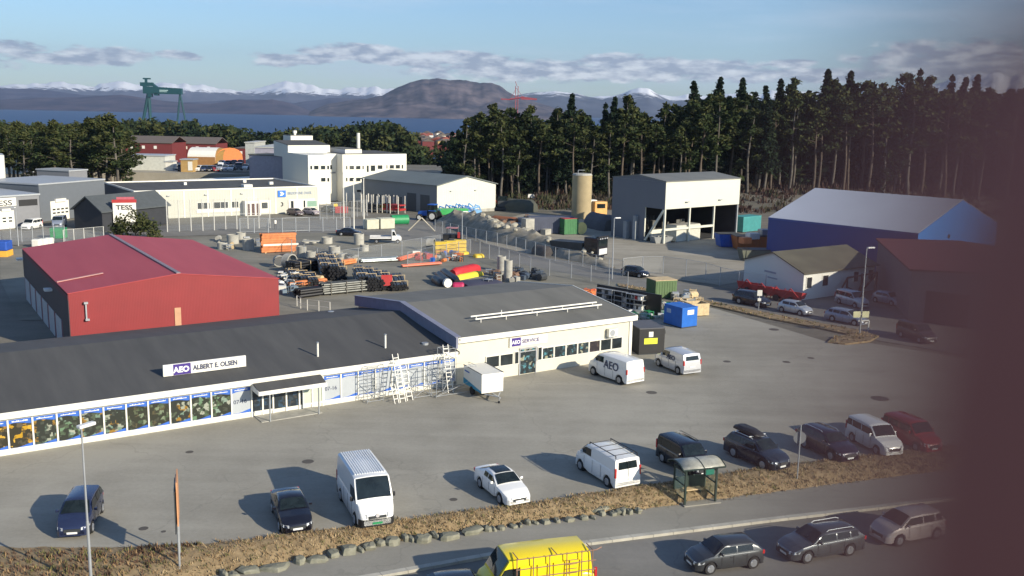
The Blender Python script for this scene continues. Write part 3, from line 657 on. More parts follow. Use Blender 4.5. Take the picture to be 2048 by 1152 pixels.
d = mb.build('door', mat('grey_frame', (0.35, 0.36, 0.38), 0.5), sv); MB().box(35.46, 36.9, -.08, -.052, 0.05, 2.0).build('pane', BLUG, d)
for i in range(7):
    a0 = 37.55 + i * 1.14 + (0 if i == 0 else 0)
    swin(a0, a0 + 1.02, .98, 1.85, BLUG if i < 4 else goods('dim_interior', (0.035, 0.03, 0.035), [(0.05, 0.045, 0.05), (0.08, 0.06, 0.05)]) if i == 4 else GLASS)
swin(37.12, 37.45, .98, 1.95, GLASS)
mb = MB(); mb.box(34.45, 37.9, -.17, -.10, 2.30, 3.02); w = mb.build('sign_board', WHITE, sv)
MB().box(34.62, 35.45, -.176, -.171, 2.34, 2.98).build('logo_square', MATS['logo_violet'], w)
put_text('logo_letters', 'AEO', .38, TXTW, w, (34.64, -.182, 2.52), (R(90), 0, 0), bold=.01, sx=.98)
put_text('lettering', 'SERVICE', .38, mat('violet_grey_letter', (0.10, 0.085, 0.20), .5), w, (35.56, -.178, 2.52), (R(90), 0, 0), bold=.012, sx=1.15)
hp = thing('heat_pump', 'white heat pump box on the cream wall below the service building eave', 'heat pump', (*SL(44.2, -.05), 0), math.atan2(U2.y, U2.x))
MB().box(-.45, .45, -.42, -.08, 2.1, 2.75).build('case', WHITE, hp, bevel=.02); mb = MB()
mb.tube((-.1, -.44, 2.42), (-.1, -.421, 2.42), .26, n=16); mb.build('fan_grille', GALV, hp); MB().box(-.4, .4, -.4, -.0, 2.03, 2.095).build('bracket', GALV, hp)
# paired white pipes lying on brackets on the roof
for k, (zz, yy, lb) in enumerate([(4.05, 2.9, 'upper of two long white rails across the grey service roof'), (4.0, 2.2, 'lower of two long white rails across the grey service roof')]):
    q = SL(33.0, yy); o = thing('roof_rail', lb, 'roof rail', (q.x, q.y, 0), math.atan2(U2.y, U2.x), 'rails on the service roof')
    zr_ = 3.58 + (yy + .45) * .115
    MB().tube((-.2, 0, zr_ + .30), (12.0, 0, zr_ + .30), .065, n=8).build('rail', WHITE, o)
    for x in (.3, 2.6, 5.5, 8.5, 11.6): MB().tube((x, 0, zr_ - .02), (x, 0, zr_ + (.55 if x == 2.6 and k == 0 else .3)), .04, n=6).build('bracket', WHITE, o)

# ---------------- generic gabled hall ----------------
def hall(name, label, cat, c, r, l, ze, zr, wallm, roofm, ridge='v', over=.3, th=.18, gablem=None, base=0.0, zg=0.0):
    fr = Fr(c, r, l); o = thing(name, label, cat, (c[0], c[1], base), fr.rz)
    mb = MB(); Lu, Lv = fr.Lu, fr.Lv; P = fr.P; hu, hv = Lu / 2, Lv / 2
    if ridge == 'v':   # ridge runs along v; gable on the near u side
        pts = [(0, zg), (Lu, zg), (Lu, ze), (hu, zr), (0, ze)]
        v = [P(u, 0, z) for u, z in pts] + [P(u, Lv, z) for u, z in pts]
    else:
        pts = [(0, zg), (Lv, zg), (Lv, ze), (hv, zr), (0, ze)]
        v = [P(0, u, z) for u, z in pts] + [P(Lu, u, z) for u, z in pts]
    n = 5; mb.add(v, [tuple(range(n)), tuple(reversed(range(n, 2 * n)))] + [((i + 1) % n, i, n + i, n + (i + 1) % n) for i in range(n)])
    mb.build('wall', wallm, o)
    mb = MB(); sl = (zr - ze) / (hu if ridge == 'v' else hv); e = over; g = .01
    a = hu if ridge == 'v' else hv; b = Lv if ridge == 'v' else Lu
    Q = (lambda s, t, z: P(s, t, z)) if ridge == 'v' else (lambda s, t, z: P(t, s, z))
    for s0, s1, z0, z1 in ((-e, a, ze - e * sl, zr), (2 * a + e, a, ze - e * sl, zr)):
        q = [Q(s0, -e, z0 + g), Q(s0, b + e, z0 + g), Q(s1, b + e, z1 + g), Q(s1, -e, z1 + g)]
        mb.hexa(q + [(p[0], p[1], p[2] + th) for p in q])
    mb.build('roof', roofm, o)
    return o, fr
RED = mat('red_cladding', (0.34, 0.035, 0.045), 0.6, var=0.08, scale=0.15)
REDR = mat('red_roof', (0.37, 0.040, 0.042), 0.55, scale=0.4, col2=(0.43, 0.058, 0.058), stretch=(1.6, .2, 1))
REDW = clad('red_ribbed_wall', (0.235, 0.023, 0.026), .12, .6, depth=.12, var=.09)
c, r, l = (-34.7, 74.8), (-20.3, 83.4), (-49.7, 97.8)
red, fr = hall('red_hall', 'big red sheet-metal hall with low red roof and grey ridge strip behind the shop', 'hall', c, r, l, 5.1, 6.1, REDW, REDR, over=.06, th=.06)
P = fr.P
mb = MB(); mb.hexa([P(fr.Lu / 2 - .16, -.05, 6.17), P(fr.Lu / 2 + .16, -.05, 6.17), P(fr.Lu / 2 + .16, fr.Lv, 6.17), P(fr.Lu / 2 - .16, fr.Lv, 6.17), P(fr.Lu / 2 - .16, -.05, 6.25), P(fr.Lu / 2 + .16, -.05, 6.25), P(fr.Lu / 2 + .16, fr.Lv, 6.25), P(fr.Lu / 2 - .16, fr.Lv, 6.25)]); mb.build('ridge_strip', mat('ridge_grey', (0.24, 0.20, 0.22), .6), red)
mb = MB(); fr.box(mb, 7.95, 8.45, -.06, -.005, 0, 3.3); mb.build('downpipe_panel', mat('bare_panel', (0.50, 0.29, 0.17), .7), red)
mb = MB(); fr.box(mb, 0, fr.Lu, -.04, -.004, 0, .62); mb.build('plinth', WHITE, red)
mb = MB(); fr.box(mb, -.06, -.004, -.02, fr.Lv, 4.6, 5.02); mb.build('eave_board', mat('dark_red_board', (0.10, 0.02, 0.03), .7), red)
DBLK = mat('brown_shade_side', (0.055, 0.04, 0.045), 0.7)  # the side wall's shadow is put into this dark brown
mb = MB(); fr.box(mb, -.05, -.003, .0, fr.Lv, 2.3, 4.6); fr.box(mb, -.05, -.003, 0, 3.6, 0, 2.3); mb.build('side_shade_tone', DBLK, red)
for i in range(6):
    v0 = 4.2 + i * 3.9; mb = MB(); fr.box(mb, -.06, -.004, v0, v0 + 3.0, 0.02, 2.25); mb.build('roller_door', mat('pale_door', (0.42, 0.42, 0.43), .6), red)
for v0 in (8, 27): mb = MB(); fr.box(mb, -.65, -.06, v0, v0 + .8, 4.0, 4.2); mb.build('flood_lamp', LAMPW, red)
mb = MB(); fr.box(mb, 1.15, 1.25, -.2, -.01, 3.0, 4.35); fr.box(mb, 1.05, 1.35, -.3, -.01, 4.25, 4.4); fr.box(mb, 1.1, 1.4, -.3, -.01, 2.9, 3.05); mb.build('wall_bracket', GALV, red)
mb = MB(); mb.hexa([P(0.0, 5.4, 5.17), P(3.6, 5.4, 5.67), P(3.6, 5.75, 5.67), P(0, 5.75, 5.17), P(0, 5.4, 5.22), P(3.6, 5.4, 5.72), P(3.6, 5.75, 5.72), P(0, 5.75, 5.22)]); mb.build('roof_patch', mat('pale_patch', (0.55, 0.30, 0.26), .7), red)

# grey hall with cream gable (middle distance)
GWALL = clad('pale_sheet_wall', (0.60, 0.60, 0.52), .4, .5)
GROOF = mat('blue_grey_roof', (0.13, 0.15, 0.145), 0.6, var=0.12, scale=0.2)
c, r, l = (-14.6, 185.7), (-3.6, 193.4), (-31.2, 200.4)
gh_o, fr = hall('storage_hall', 'grey-roofed hall with sunlit cream gable and dark door openings along its shaded side', 'hall', c, r, l, 5.35, 6.95, GWALL, GROOF)
mb = MB(); fr.box(mb, 0, fr.Lu, -.05, -.003, 0, .6); mb.build('plinth', CONC, gh_o)
mb = MB(); fr.box(mb, -.03, -.003, 0, fr.Lv, 0, 5.3); mb.build('side_shade_tone', mat('grey_shade_side', (.19, .20, .205), .6, var=.04, scale=.2), gh_o)  # long side's shade is put into this darker grey
for (v0, w, h) in ((2.0, 2.6, 3.4), (5.8, 2.6, 3.5), (9.9, 1.8, 2.5), (13.0, 1.9, 2.5), (16.2, 1.7, 2.5)):
    mb = MB(); fr.box(mb, -.06, -.004, v0, v0 + w, 0, h); mb.build('door', mat('dark_door', (0.05, 0.06, 0.07), .6), gh_o)
for u0 in (2.8, 8.4): mb = MB(); fr.box(mb, u0, u0 + .35, -.3, -.01, 4.2 , 4.35); mb.build('wall_lamp', GALV, gh_o)

# tall white open hall (right)
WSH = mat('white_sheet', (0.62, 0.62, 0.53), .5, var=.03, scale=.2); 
c, r, l = (23.2, 149.1), (37.1, 160.5), (16.0, 158.2)
fr = Fr(c, r, l); wh = thing('open_hall', 'tall white hall with an open lower front on posts, shaded grey-blue side and grey roof', 'hall', (c[0], c[1], 0), fr.rz); P = fr.P; Lu, Lv = fr.Lu, fr.Lv
mb = MB()
fr.box(mb, 0, Lu, 0, .25, 5.3, 9.45)              # front apron
fr.box(mb, 0, .25, .25, Lv, 5.3, 9.45); fr.box(mb, 0, .25, Lv * .36, Lv, 0, 5.3)   # left side
fr.box(mb, .25, Lu, Lv - .25, Lv, 0, 9.45); fr.box(mb, Lu - .25, Lu, .25, Lv - .25, 0, 9.45)
mb.add([P(0, 0, 9.45), P(0, Lv * .5, 10.15), P(0, Lv, 9.45)], [(0, 1, 2)]); mb.add([P(Lu, 0, 9.45), P(Lu, Lv * .5, 10.15), P(Lu, Lv, 9.45)], [(2, 1, 0)])
mb.build('wall', WSH, wh)
mb = MB(); fr.box(mb, -.04, -.003, .02, Lv, 5.3, 9.44); fr.box(mb, -.04, -.003, Lv * .36, Lv, 0, 5.3); mb.add([P(-.04, 0, 9.45), P(-.04, Lv * .5, 10.14), P(-.04, Lv, 9.45)], [(0, 1, 2)]); mb.build('side_shade_tone', mat('slate_shade_side', (.13, .14, .165), .6, var=.04, scale=.2), wh)  # grey-blue side sheet, its colour darkened further to stand for shade
mb = MB(); 
for v0, v1 in ((-.1, Lv / 2), (Lv + .1, Lv / 2)):
    q = [P(-.1, v0, 9.46), P(Lu + .1, v0, 9.46), P(Lu + .1, v1, 10.17), P(-.1, v1, 10.17)]; mb.hexa(q + [(p[0], p[1], p[2] + .15) for p in q])
mb.build('roof', mat('grey_sheet_roof', (0.16, 0.16, 0.145), .6, scale=.3), wh)
for (u, v) in ((.2, .12), (Lu * .33, .12), (Lu * .66, .12), (Lu - .2, .12)):
    mb = MB(); fr.box(mb, u - .13, u + .13, v - .08, v + .2, 0, 5.29); mb.build('post', WSH if u < Lu - 1 else GALV, wh)
mb = MB(); mb.tube(P(.1, .3, 5.2), P(-.3, 3.6, 0.2), .2, n=6); mb.build('brace', WSH, wh)
mb = MB(); fr.box(mb, .4, Lu - 6, .1, .3, 1.95, 2.3); fr.box(mb, 0.4, 4, 3, 3.2, 0, 1.8); mb.build('beam', WSH, wh)
mb = MB(); fr.box(mb, -.9, -.05, 7.3, 8.0, 0, 2.8); fr.box(mb, -.6, -.05, 5.6, 6.2, 0, 3.8); mb.build('side_duct', mat('dull_duct', (0.25, 0.27, 0.29), .6), wh)
for u0 in (4.6, 12.6): mb = MB(); fr.box(mb, u0, u0 + .7, -.35, -.01, 6.2, 6.32); mb.build('flood_lamp', GALV, wh)
mb = MB(); fr.box(mb, .27, Lu - .27, Lv - .3, Lv - .26, 0, 9.3); fr.box(mb, Lu - .3, Lu - .26, .3, Lv - .32, 0, 9.3); fr.box(mb, .27, .3, Lv * .37, Lv - .32, 0, 9.3); fr.box(mb, .3, Lu - .32, .3, Lv - .32, 5.4, 5.5); fr.box(mb, .3, Lu - .32, .4, Lv - .32, .02, .04); mb.build('shade_lining', mat('interior_shade', (.035, .035, .035), .9), wh)  # added liners: the hall's interior shade painted as near-black surfaces
# machinery in its shade
for i in range(9):
    u, v = random.uniform(2, Lu - 3), random.uniform(3, Lv - 2); q = Vector(P(u, v, 0)); q.rotate(Matrix.Rotation(fr.rz, 3, 'Z')); q = q + Vector((c[0], c[1], 0))
    o = thing('machine_stack', 'dim machine frame standing inside the open hall', 'machine', q, random.uniform(0, 3), 'machines stored inside the open hall')
    mb = MB(); h = random.uniform(1.6, 3.4); mb.box(-.7, .7, -.5, .5, 0, h * .5); mb.box(-.5, .1, -.4, .3, h * .5, h); mb.tube((.3, 0, h * .5), (.6, .2, h), .12); mb.build('body', mat('dull_machine', (0.12, 0.12, 0.11), .6, var=.5, scale=1), o)
# pale slabs leaning before it
o = thing('panel_container', 'pale boxy container half shaded before the open front of the tall white hall', 'container', G(1352, 484), fr.rz)
MB().box(0, 5.7, 0, 2.2, 0, 2.5).build('body', mat('pale_panel', (0.52, 0.52, 0.45), .6, var=.1), o, bevel=.03); MB().box(.1, 5.6, .1, 2.1, 2.505, 2.6).build('lid', CONC, o)
o = thing('rubble_skip', 'low grey skip of scrap at the left corner of the tall white hall', 'skip', G(1312, 487), .3)
mb = MB(); mb.hexa([(0, 0, 0), (2.4, 0, 0), (2.4, 1.6, 0), (0, 1.6, 0), (-.4, -.2, 1.0), (2.8, -.2, 1.0), (2.8, 1.8, 1.0), (-.4, 1.8, 1.0)]); mb.build('body', mat('skip_grey', (0.3, 0.31, 0.3), .6), o)
for i in range(6): MB().rbox((random.uniform(.2, 2.2), random.uniform(.2, 1.4), 1.05), .7, .2, .2, random.uniform(0, 3)).build('scrap', CONC, o)

# blue tent hall
BLUEW = mat('blue_tarpaulin', (0.014, 0.055, 0.24), .45, var=.06, scale=.3)
BLUEG = mat('blue_gable_tarpaulin', (0.028, 0.20, 0.58), .5, var=.05, scale=.3)
PALER = mat('pale_tent_roof', (0.52, 0.54, 0.60), .6, var=.05, scale=.15)
l, c, r = (35.05, 133.6), (49.4, 118.3), (66.0, 132.6)
bl, fr = hall('blue_tent_hall', 'large storage tent hall with pale roof, dark blue long wall and bright blue gable', 'tent hall', c, r, l, 6.0, 9.6, BLUEW, PALER, over=.02, th=.05)
mb = MB(); mb.poly([fr.P(0, -.03, 0), fr.P(fr.Lu, -.03, 0), fr.P(fr.Lu, -.03, 5.95), fr.P(fr.Lu / 2, -.03, 9.55), fr.P(0, -.03, 5.95)]); mb.build('gable_sheet', BLUEG, bl)
mb = MB(); mb.tube(fr.P(8.0, -.06, 5.1), fr.P(8.0, -.02, 5.1), .3, n=10); mb.build('vent', BLACK, bl)
mb = MB(); fr.box(mb, -.04, -.005, 0, fr.Lv, 5.75, 6.0); mb.build('eave_band', mat('eave_band_blue', (0.02, .08, .3), .5), bl)

# small white house
HW = mat('white_boards', (0.72, 0.72, 0.68), .6, var=.03, scale=.5)
OLV = mat('olive_shingle', (0.105, 0.098, 0.068), .85, var=.2, scale=.4)
c, r = Vector((31.8, 104.9)), Vector((42.2, 112.1)); l = c + Vector((-4.3, 9.4))
ho, fr = hall('white_house', 'small white boarded house with an olive gable roof beside the blue tent hall', 'house', c, r, l, 3.0, 4.55, HW, OLV, ridge='u', over=.35, th=.12)
for u0, w in ((.5, .9), (3.2, 1.0), (9.3 - .6, .9), (11.4, .9)): frame_win(fr, ho, u0, u0 + w, 1.3, 2.45)
for v0 in (5.2,): pass
mb = MB()
mb2 = None
put = textmesh('SERVICE', 0.01); bpy.data.meshes.remove(put)
mb = MB(); fr.box(mb, -.05, -.004, 4.6, 6.6, 2.15, 2.35); fr.box(mb, -.05, -.004, 4.3, 6.0, 1.55, 1.7); mb.build('faded_lettering', mat('faded_letter', (0.33, .34, .40), .6), ho)
st = thing('timber_scaffold', 'dark brown timber frame against the white house wall', 'stair', (c.x, c.y, 0), fr.rz)
mb = MB()
for a_, b_ in (((4.8, -.9, .05), (6.4, -.9, 2.1)), ((6.4, -.9, 0), (6.4, -.9, 2.1)), ((6.4, -.9, 2.1), (11.8, -.9, 2.3)), ((9.0, -.9, 0), (9.0, -.9, 2.4)), ((6.4, -.9, 1.0), (9.0, -.9, .1)), ((8.6, -.9, .3), (9.6, -.9, 2.2)), ((11.8, -.9, 0), (11.8, -.9, 2.3)), ((9.6, -.9, .6), (11.8, -.9, 2.2))): mb.tube(a_, b_, .11, n=6)
mb.build('timber_frame', mat('brown_timber', (0.10, 0.045, 0.035), .8), st)

# maroon workshop at the far right (mostly behind the hand)
MAR = mat('maroon_cladding', (0.16, 0.035, 0.03), .7, var=.1)
c = G(1815, 640); r = G(2250, 700); l = G(1750, 560)
mr_, fr = hall('maroon_workshop', 'maroon workshop with flat dark red roof and an open grey doorway at the right', 'workshop', c, r, l, 5.0, 5.6, mat('dull_wall', (0.20, 0.17, 0.17), .7), MAR, over=.3)
mb = MB(); fr.box(mb, 1.5, 5.5, -.06, -.004, 0, 3.2); mb.build('door', mat('dark_maroon_door', (0.05, 0.02, 0.02), .7), mr_)

# ---------------- long pale warehouse (left middle) ----------------
LW = clad('pale_green_grey_sheet', (0.50, 0.50, 0.43), .5, .55)
c, r, l = (-65, 166.9), (-37.2, 185.2), (-77.5, 184.6)
fr = Fr(c, r, l); lg = thing('pale_warehouse', 'long flat-roofed pale grey warehouse with a blue logo near its right end', 'warehouse', (c[0], c[1], 0), fr.rz); Lu, Lv = fr.Lu, fr.Lv
mb = MB(); fr.box(mb, 0, Lu, 0, Lv, 0, 4.75); mb.build('wall', LW, lg)
mb = MB(); fr.box(mb, .25, Lu - .25, .25, Lv - .25, 4.755, 4.80); mb.build('roof', ROOFM, lg)
mb = MB(); 
fr.box(mb, -.05, Lu + .05, -.06, .2, 4.76, 5.0); fr.box(mb, -.05, .2, .2, Lv, 4.76, 5.0); fr.box(mb, -.05, Lu + .05, Lv, Lv + .06, 4.76, 5.0); fr.box(mb, Lu - .2, Lu + .05, .2, Lv, 4.76, 5.0)
for i in range(9): fr.box(mb, i * Lu / 8 - .12, i * Lu / 8 + .12, -.06, -.004, 0, 4.75)
mb.build('parapet', WHITE, lg)
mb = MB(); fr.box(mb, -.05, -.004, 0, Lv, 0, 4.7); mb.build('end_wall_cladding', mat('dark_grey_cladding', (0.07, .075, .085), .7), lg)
mb = MB(); fr.box(mb, 1.0, 5.2, -.07, -.004, 0, 3.7); mb.build('roller_door', mat('beige_door', (0.60, .54, .45), .6), lg)
for u0, w in ((10.6, 2.2), (13.3, 2.8), (16.6, 1.4)): frame_win(fr, lg, u0, u0 + w, 1.45, 2.55, nm=2)
mb = MB(); fr.box(mb, 10.4, 18.2, -.10, -.061, .75, 1.35); mb.build('white_band', WHITE, lg)
en = MB(); fr.box(en, 18.7, 21.6, -1.4, -.08, 0, 2.7); e_ = en.build('entrance_porch', WHITE, lg)
for u0 in (19.0, 19.9, 20.8): mb = MB(); fr.box(mb, u0, u0 + .55, -1.44, -1.402, .1, 2.2); mb.build('pane', mat('brown_glass', (0.08, .03, .025), .2), e_)
frame_win(fr, lg, 22.3, 23.6, 1.2, 2.4); frame_win(fr, lg, 27.7, 28.1, 1.0, 2.3); frame_win(fr, lg, 30.2, 30.6, 1.1, 2.4)
mb = MB(); fr.box(mb, 27.4, 32.6, -.12, -.061, .3, 2.6); fr.box(mb, 21.8, 24, -.12, -.061, .3, 2.6); mb.build('white_field', WHITE, lg)
frame_win(fr, lg, 31.0, 33.0, 1.1, 2.2, gm=mat('green_blind', (0.22, .36, .27), .4), vv=-.12)
frame_win(fr, lg, 27.8, 28.4, .9, 2.3, vv=-.12); frame_win(fr, lg, 30.3, 30.7, 1.0, 2.3, vv=-.12); frame_win(fr, lg, 22.2, 23.4, 1.1, 2.2, vv=-.12)
mb = MB(); fr.box(mb, 25.4, 26.9, -.16, -.062, 3.1, 4.3); lb = mb.build('logo_square', mat('logo_blue', (0.02, .16, .60), .5, var=.03), lg)
mb = MB(); pz = [(25.75, 3.35), (26.2, 3.35), (26.6, 3.7), (26.2, 4.05), (25.75, 4.05), (26.0, 3.7)]; mb.poly([fr.P(a, -.165, b) for a, b in pz]); mb.build('logo_mark', TXTW, lb)
put_text('lettering', 'BRØDRENE DAHL', .72, mat('pale_blue_letter', (0.30, .36, .48), .5), lg, (27.3, -.08, 3.5), (R(90), 0, 0), sx=.82)
mb = MB(); 
for i in range(9):
    t = -1.9 + i * .45; mb.rbox((fr.P(26.1 + .22 * math.cos(t), -.1, 0)[0], -.1, 1.75 + .32 * math.sin(t)), .16, .05, .12)
mb.build('round_mark', BLACK, lg)
for u0 in (5.4, 11.9, 18.4): mb = MB(); fr.box(mb, u0, u0 + .5, -.3, -.061, 3.9, 4.05); mb.build('wall_lamp', GALV, lg)
for (u0, v0, s) in ((20.2, 3, 1.6), (27, 8, .7), (12, 12, .5), (24, 14, .6)): mb = MB(); fr.box(mb, u0, u0 + s, v0, v0 + s, 4.805, 5.3); mb.build('roof_hatch', WHITE, lg)

# ---------------- white office block ----------------
OFF = mat('office_white', (0.72, 0.70, 0.61), .55, var=.02, scale=.2); LAV = mat('office_shade', (0.50, .50, .52), .6, var=.03, scale=.2)  # second one is the white darkened to carry the flanks' shade
oc = G(686, 404); orr = oc + Vector((19.5, 13.2, 0)); ol = oc + Vector((-9, 14, 0))
zt_o = 9.9
off = thing('office_block', 'white three-storey office block with rows of dark windows and a stepped roof', 'office', (oc.x, oc.y, 0), math.atan2(13.2, 19.5))
fr = Fr(oc, orr, ol); kx = None
def pxu(px, py=330):   # along-front metre of a pixel column
    d = ray(px, py); n = Vector((-(orr.y - oc.y), orr.x - oc.x)); t = (n.x * oc.x + n.y * oc.y) / (n.x * d.x + n.y * d.y); w = Vector((d.x * t - oc.x, d.y * t - oc.y)); return w.length * (1 if w.x > 0 else -1), 20 + d.z * t
Lu = pxu(813)[0]; ztop = pxu(686, 309)[1]; s_ = 1
mb = MB(); fr.box(mb, 0, Lu, 0, 16, 0, ztop); mb.build('wall', OFF, off)
mb = MB(); fr.box(mb, .3, Lu - .3, .3, 15.7, ztop + .005, ztop + .06); mb.build('roof', ROOFM, off)
def pxu3(px, py, v):
    d = ray(px, py); e = Vector((orr.x - oc.x, orr.y - oc.y)).normalized(); n = Vector((-e.y, e.x)); b0 = Vector((oc.x, oc.y)) + n * v; t = n.dot(b0) / (n.x * d.x + n.y * d.y); w = Vector((d.x * t, d.y * t)) - b0; return w.dot(e), 20 + d.z * t
def owin(p0, p1, y0_, y1_, rows=2):
    u0 = pxu(p0, y0_)[0]; u1 = pxu(p1, y0_)[0]; z1 = pxu((p0 + p1) / 2, y0_)[1]; z0 = pxu((p0 + p1) / 2, y1_)[1]
    frame_win(fr, off, u0, u1, z0, z1, gm=GLASS, nm=1, out=.06)
for yy in (331.5, 355.5):
    for a_, b_ in ((691.5, 695), (698.5, 708), (711.5, 721), (724.5, 727.5)): owin(a_, b_, yy, yy + 7)
for a_, b_, h in ((733, 737.5, 13), (741, 750.5, 11), (755, 765, 7), (772.5, 775, 6), (779, 788, 6), (791, 800, 6), (803, 806.5, 6)): owin(a_, b_, 331 - (a_ - 733) * .02, 331 + h)
owin(713, 722, 379.5, 384)
# projecting left wing, its shaded flank, and the recess
Bu0, Bu1 = pxu(605)[0], pxu(648)[0]
u_shift = -3.2
mb = MB(); fr.box(mb, Bu0, Bu1, u_shift, 12, 0, ztop + .1); fr.box(mb, Bu1, -.02, 3.2, 12, 0, ztop); mb.build('wing', OFF, off)
mb = MB(); fr.box(mb, Bu1 + .003, Bu1 + .05, u_shift, 3.2, 0, ztop - .4); mb.build('wing_shade_flank', LAV, off)
for yy in (331, 355):
    for a_, b_ in ((608.5, 613), (616, 625.5), (629.5, 639), (642, 646.5)):
        if yy > 340 and b_ < 627: continue
        u0 = pxu(a_)[0]; u1 = pxu(b_)[0]; z1 = pxu((a_ + b_) / 2, yy)[1] + .15; frame_win(fr, off, u0, u1, z1 - .75, z1, vv=u_shift, out=.06)
frame_win(fr, off, Bu1 + .6, -1, pxu(665, 341)[1], pxu(665, 332)[1], vv=3.2, nm=3)
mb = MB(); fr.box(mb, -3.4, -.3, 3.1, 3.19, pxu(665, 349)[1], pxu(665, 346)[1]); mb.build('faded_lettering', mat('faded_sign', (0.25, .26, .28), .6), off)
# roof storeys
def blk(name, a_, b_, yt, yb, v0, v1, m, rf=None):
    u0 = pxu(a_)[0] * (1 + v0 / 210); u1 = pxu(b_)[0] * (1 + v0 / 210); k = 1 + v0 * .8 / 205
    z1 = 20 - (20 - pxu((a_ + b_) / 2, yt)[1]) * k; 
    mb = MB(); fr.box(mb, u0, u1, v0, v1, ztop - 1.0 if yb is None else 0, z1); w = mb.build(name, m, off)
    if rf: mb = MB(); fr.box(mb, u0, u1, v0, v1, z1 + .004, z1 + .1); mb.build('roof', rf, w)
def rb_(name, a_, b_, yt, v0, v1, m, ybk=None, rf=ROOFM):
    u0, z1 = pxu3(a_, yt, v0); u1, _ = pxu3(b_, yt, v0); zb_ = z1 if ybk is None else pxu3((a_ + b_) / 2, ybk, v1)[1]
    mb = MB(); mb.hexa([fr.P(u, v, z) for z, u, v in ((ztop - 1, u0, v0), (ztop - 1, u1, v0), (ztop - 1, u1, v1), (ztop - 1, u0, v1), (z1, u0, v0), (z1, u1, v0), (zb_, u1, v1), (zb_, u0, v1))]); w = mb.build(name, m, off)
    mb = MB(); q = [fr.P(u0, v0 + .1, z1 + .01), fr.P(u1, v0 + .1, z1 + .01), fr.P(u1, v1, zb_ + .01), fr.P(u0, v1, zb_ + .01)]; mb.hexa(q + [(p[0], p[1], p[2] + .1) for p in q]); mb.build('roof', rf, w)
rb_('penthouse', 574, 658, 291, 9, 18, OFF, 281)
rb_('plant_room', 690, 723, 299, 3, 13, OFF, None, ROOF2)
mb = MB(); fr.box(mb, pxu3(690, 299, 3)[0] - .06, pxu3(690, 299, 3)[0] - .004, 3, 13, ztop, pxu3(690, 299, 3)[1] - .05); mb.build('plant_shade_flank', LAV, off)
rb_('stair_head', 577, 621, 271.5, 22, 27, OFF)
uu = pxu3(714, 282, 14)[0]; mb = MB(); mb.tube(fr.P(uu, 14, ztop), fr.P(uu, 14, pxu3(714, 266, 14)[1]), .38, n=12); mb.build('chimney', OFF, off)
uu, zz = pxu3(585, 271, 23); mb = MB(); mb.tube(fr.P(uu, 23, zz - 1), fr.P(uu, 23, zz + .5), .3, n=8); mb.rbox(fr.P(uu, 23, zz + .8), .7, .7, .6); mb.build('vent_stack', WHITE, off)
# lower buildings to the left of the office
def block(name, label, cat, pa, pb, z, depth, wm, rm, skew=None, parapet=True, pz=0.0):
    """flat-roofed block: pa, pb = ground pixels of the front base corners, z = height"""
    a_ = G(*pa, pz); b_ = G(*pb, pz); d = (b_ - a_); n = Vector((-d.y, d.x, 0)).normalized()
    if n.y < 0: n = -n
    fr = Fr(a_, b_, a_ + n * depth); o = thing(name, label, cat, (a_.x, a_.y, pz), fr.rz)
    mb = MB(); fr.box(mb, 0, fr.Lu, 0, depth, 0, z); mb.build('wall', wm, o)
    mb = MB(); fr.box(mb, -.15, fr.Lu + .15, -.15, depth + .15, z + .003, z + .25); mb.build('roof', rm, o)
    return o, fr
PURW = mat('mauve_shade_wall', (0.33, .32, .38), .6);  # wall shade is painted in as a mauve-grey base colour
def tz(px, py, base): return at_y(px, py, G(*base).y).z
o, f_ = block('mauve_wing', 'mauve-grey shade-toned wing joined behind the white office wing', 'building', (573, 390), (606, 386), tz(590, 312, (590, 388)), 10, PURW, ROOF2)
o, f_ = block('white_wall_block', 'low white block with a dark roof before the office', 'building', (355, 389), (604, 375), 2.6, 5, mat('cream_low_wall', (.66, .62, .52), .6), mat('white_edge', (.72, .70, .62), .6))
# ---------------- left grey workshops ----------------
GRW = mat('grey_workshop_wall', (0.20, .205, .22), .65, var=.05); GRW2 = mat('slate_workshop_wall', (0.125, .14, .16), .65, var=.05); SHR = mat('sheet_roof_pale', (.36, .38, .40), .5, var=.06)
o, f_ = block('grey_workshop', 'grey workshop at the left edge with ESS sign and white roller door', 'workshop', (-60, 464), (82, 452), 5.0, 16, GRW, SHR)
def face(fr, root, name, px0, px1, py0, py1, m, out=.05, v=0.0):
    """a flat fixture on the front wall between two pixel columns and rows"""
    a_ = Vector((root.location.x, root.location.y)); d = Vector((math.cos(root.rotation_euler[2]), math.sin(root.rotation_euler[2])))
    n = Vector((-d.y, d.x)); a2 = a_ + n * v
    def uz(px, py):
        q = ray(px, py); t = (n.x * a2.x + n.y * a2.y) / (n.x * q.x + n.y * q.y); w = Vector((q.x * t, q.y * t)) - a2; return w.dot(d), CAM_H + q.z * t - root.location.z
    u0, z1 = uz(px0, py0); u1, z0 = uz(px1, py1)
    mb = MB(); fr.box(mb, u0, u1, v - out, v - .004, max(z0, .01), z1); return mb.build(name, m, root), (u0, u1, z0, z1)
s_, q = face(f_, o, 'sign_board', -22, 32, 398, 411, WHITE, .12)
put_text('lettering', 'TESS', 1.15, BLACK, s_, (q[1] - 3.75, -.125, q[2] + .12), (R(90), 0, 0), bold=.02, sx=1.35)
face(f_, o, 'window', 37, 75, 400, 410, BLACK)
w_, q = face(f_, o, 'roller_door', -20, 30, 424, 458, WHITE)
for i in range(4):
    for j in range(2): mb = MB(); f_.box(mb, q[1] - .9 - i * .95, q[1] - .35 - i * .95, -.065, -.052, q[2] + 1.2 + j * .5, q[2] + 1.45 + j * .5); mb.build('pane', GLASS, w_)
face(f_, o, 'door_lamp', 2, 20, 418, 422, WHITE, .3)
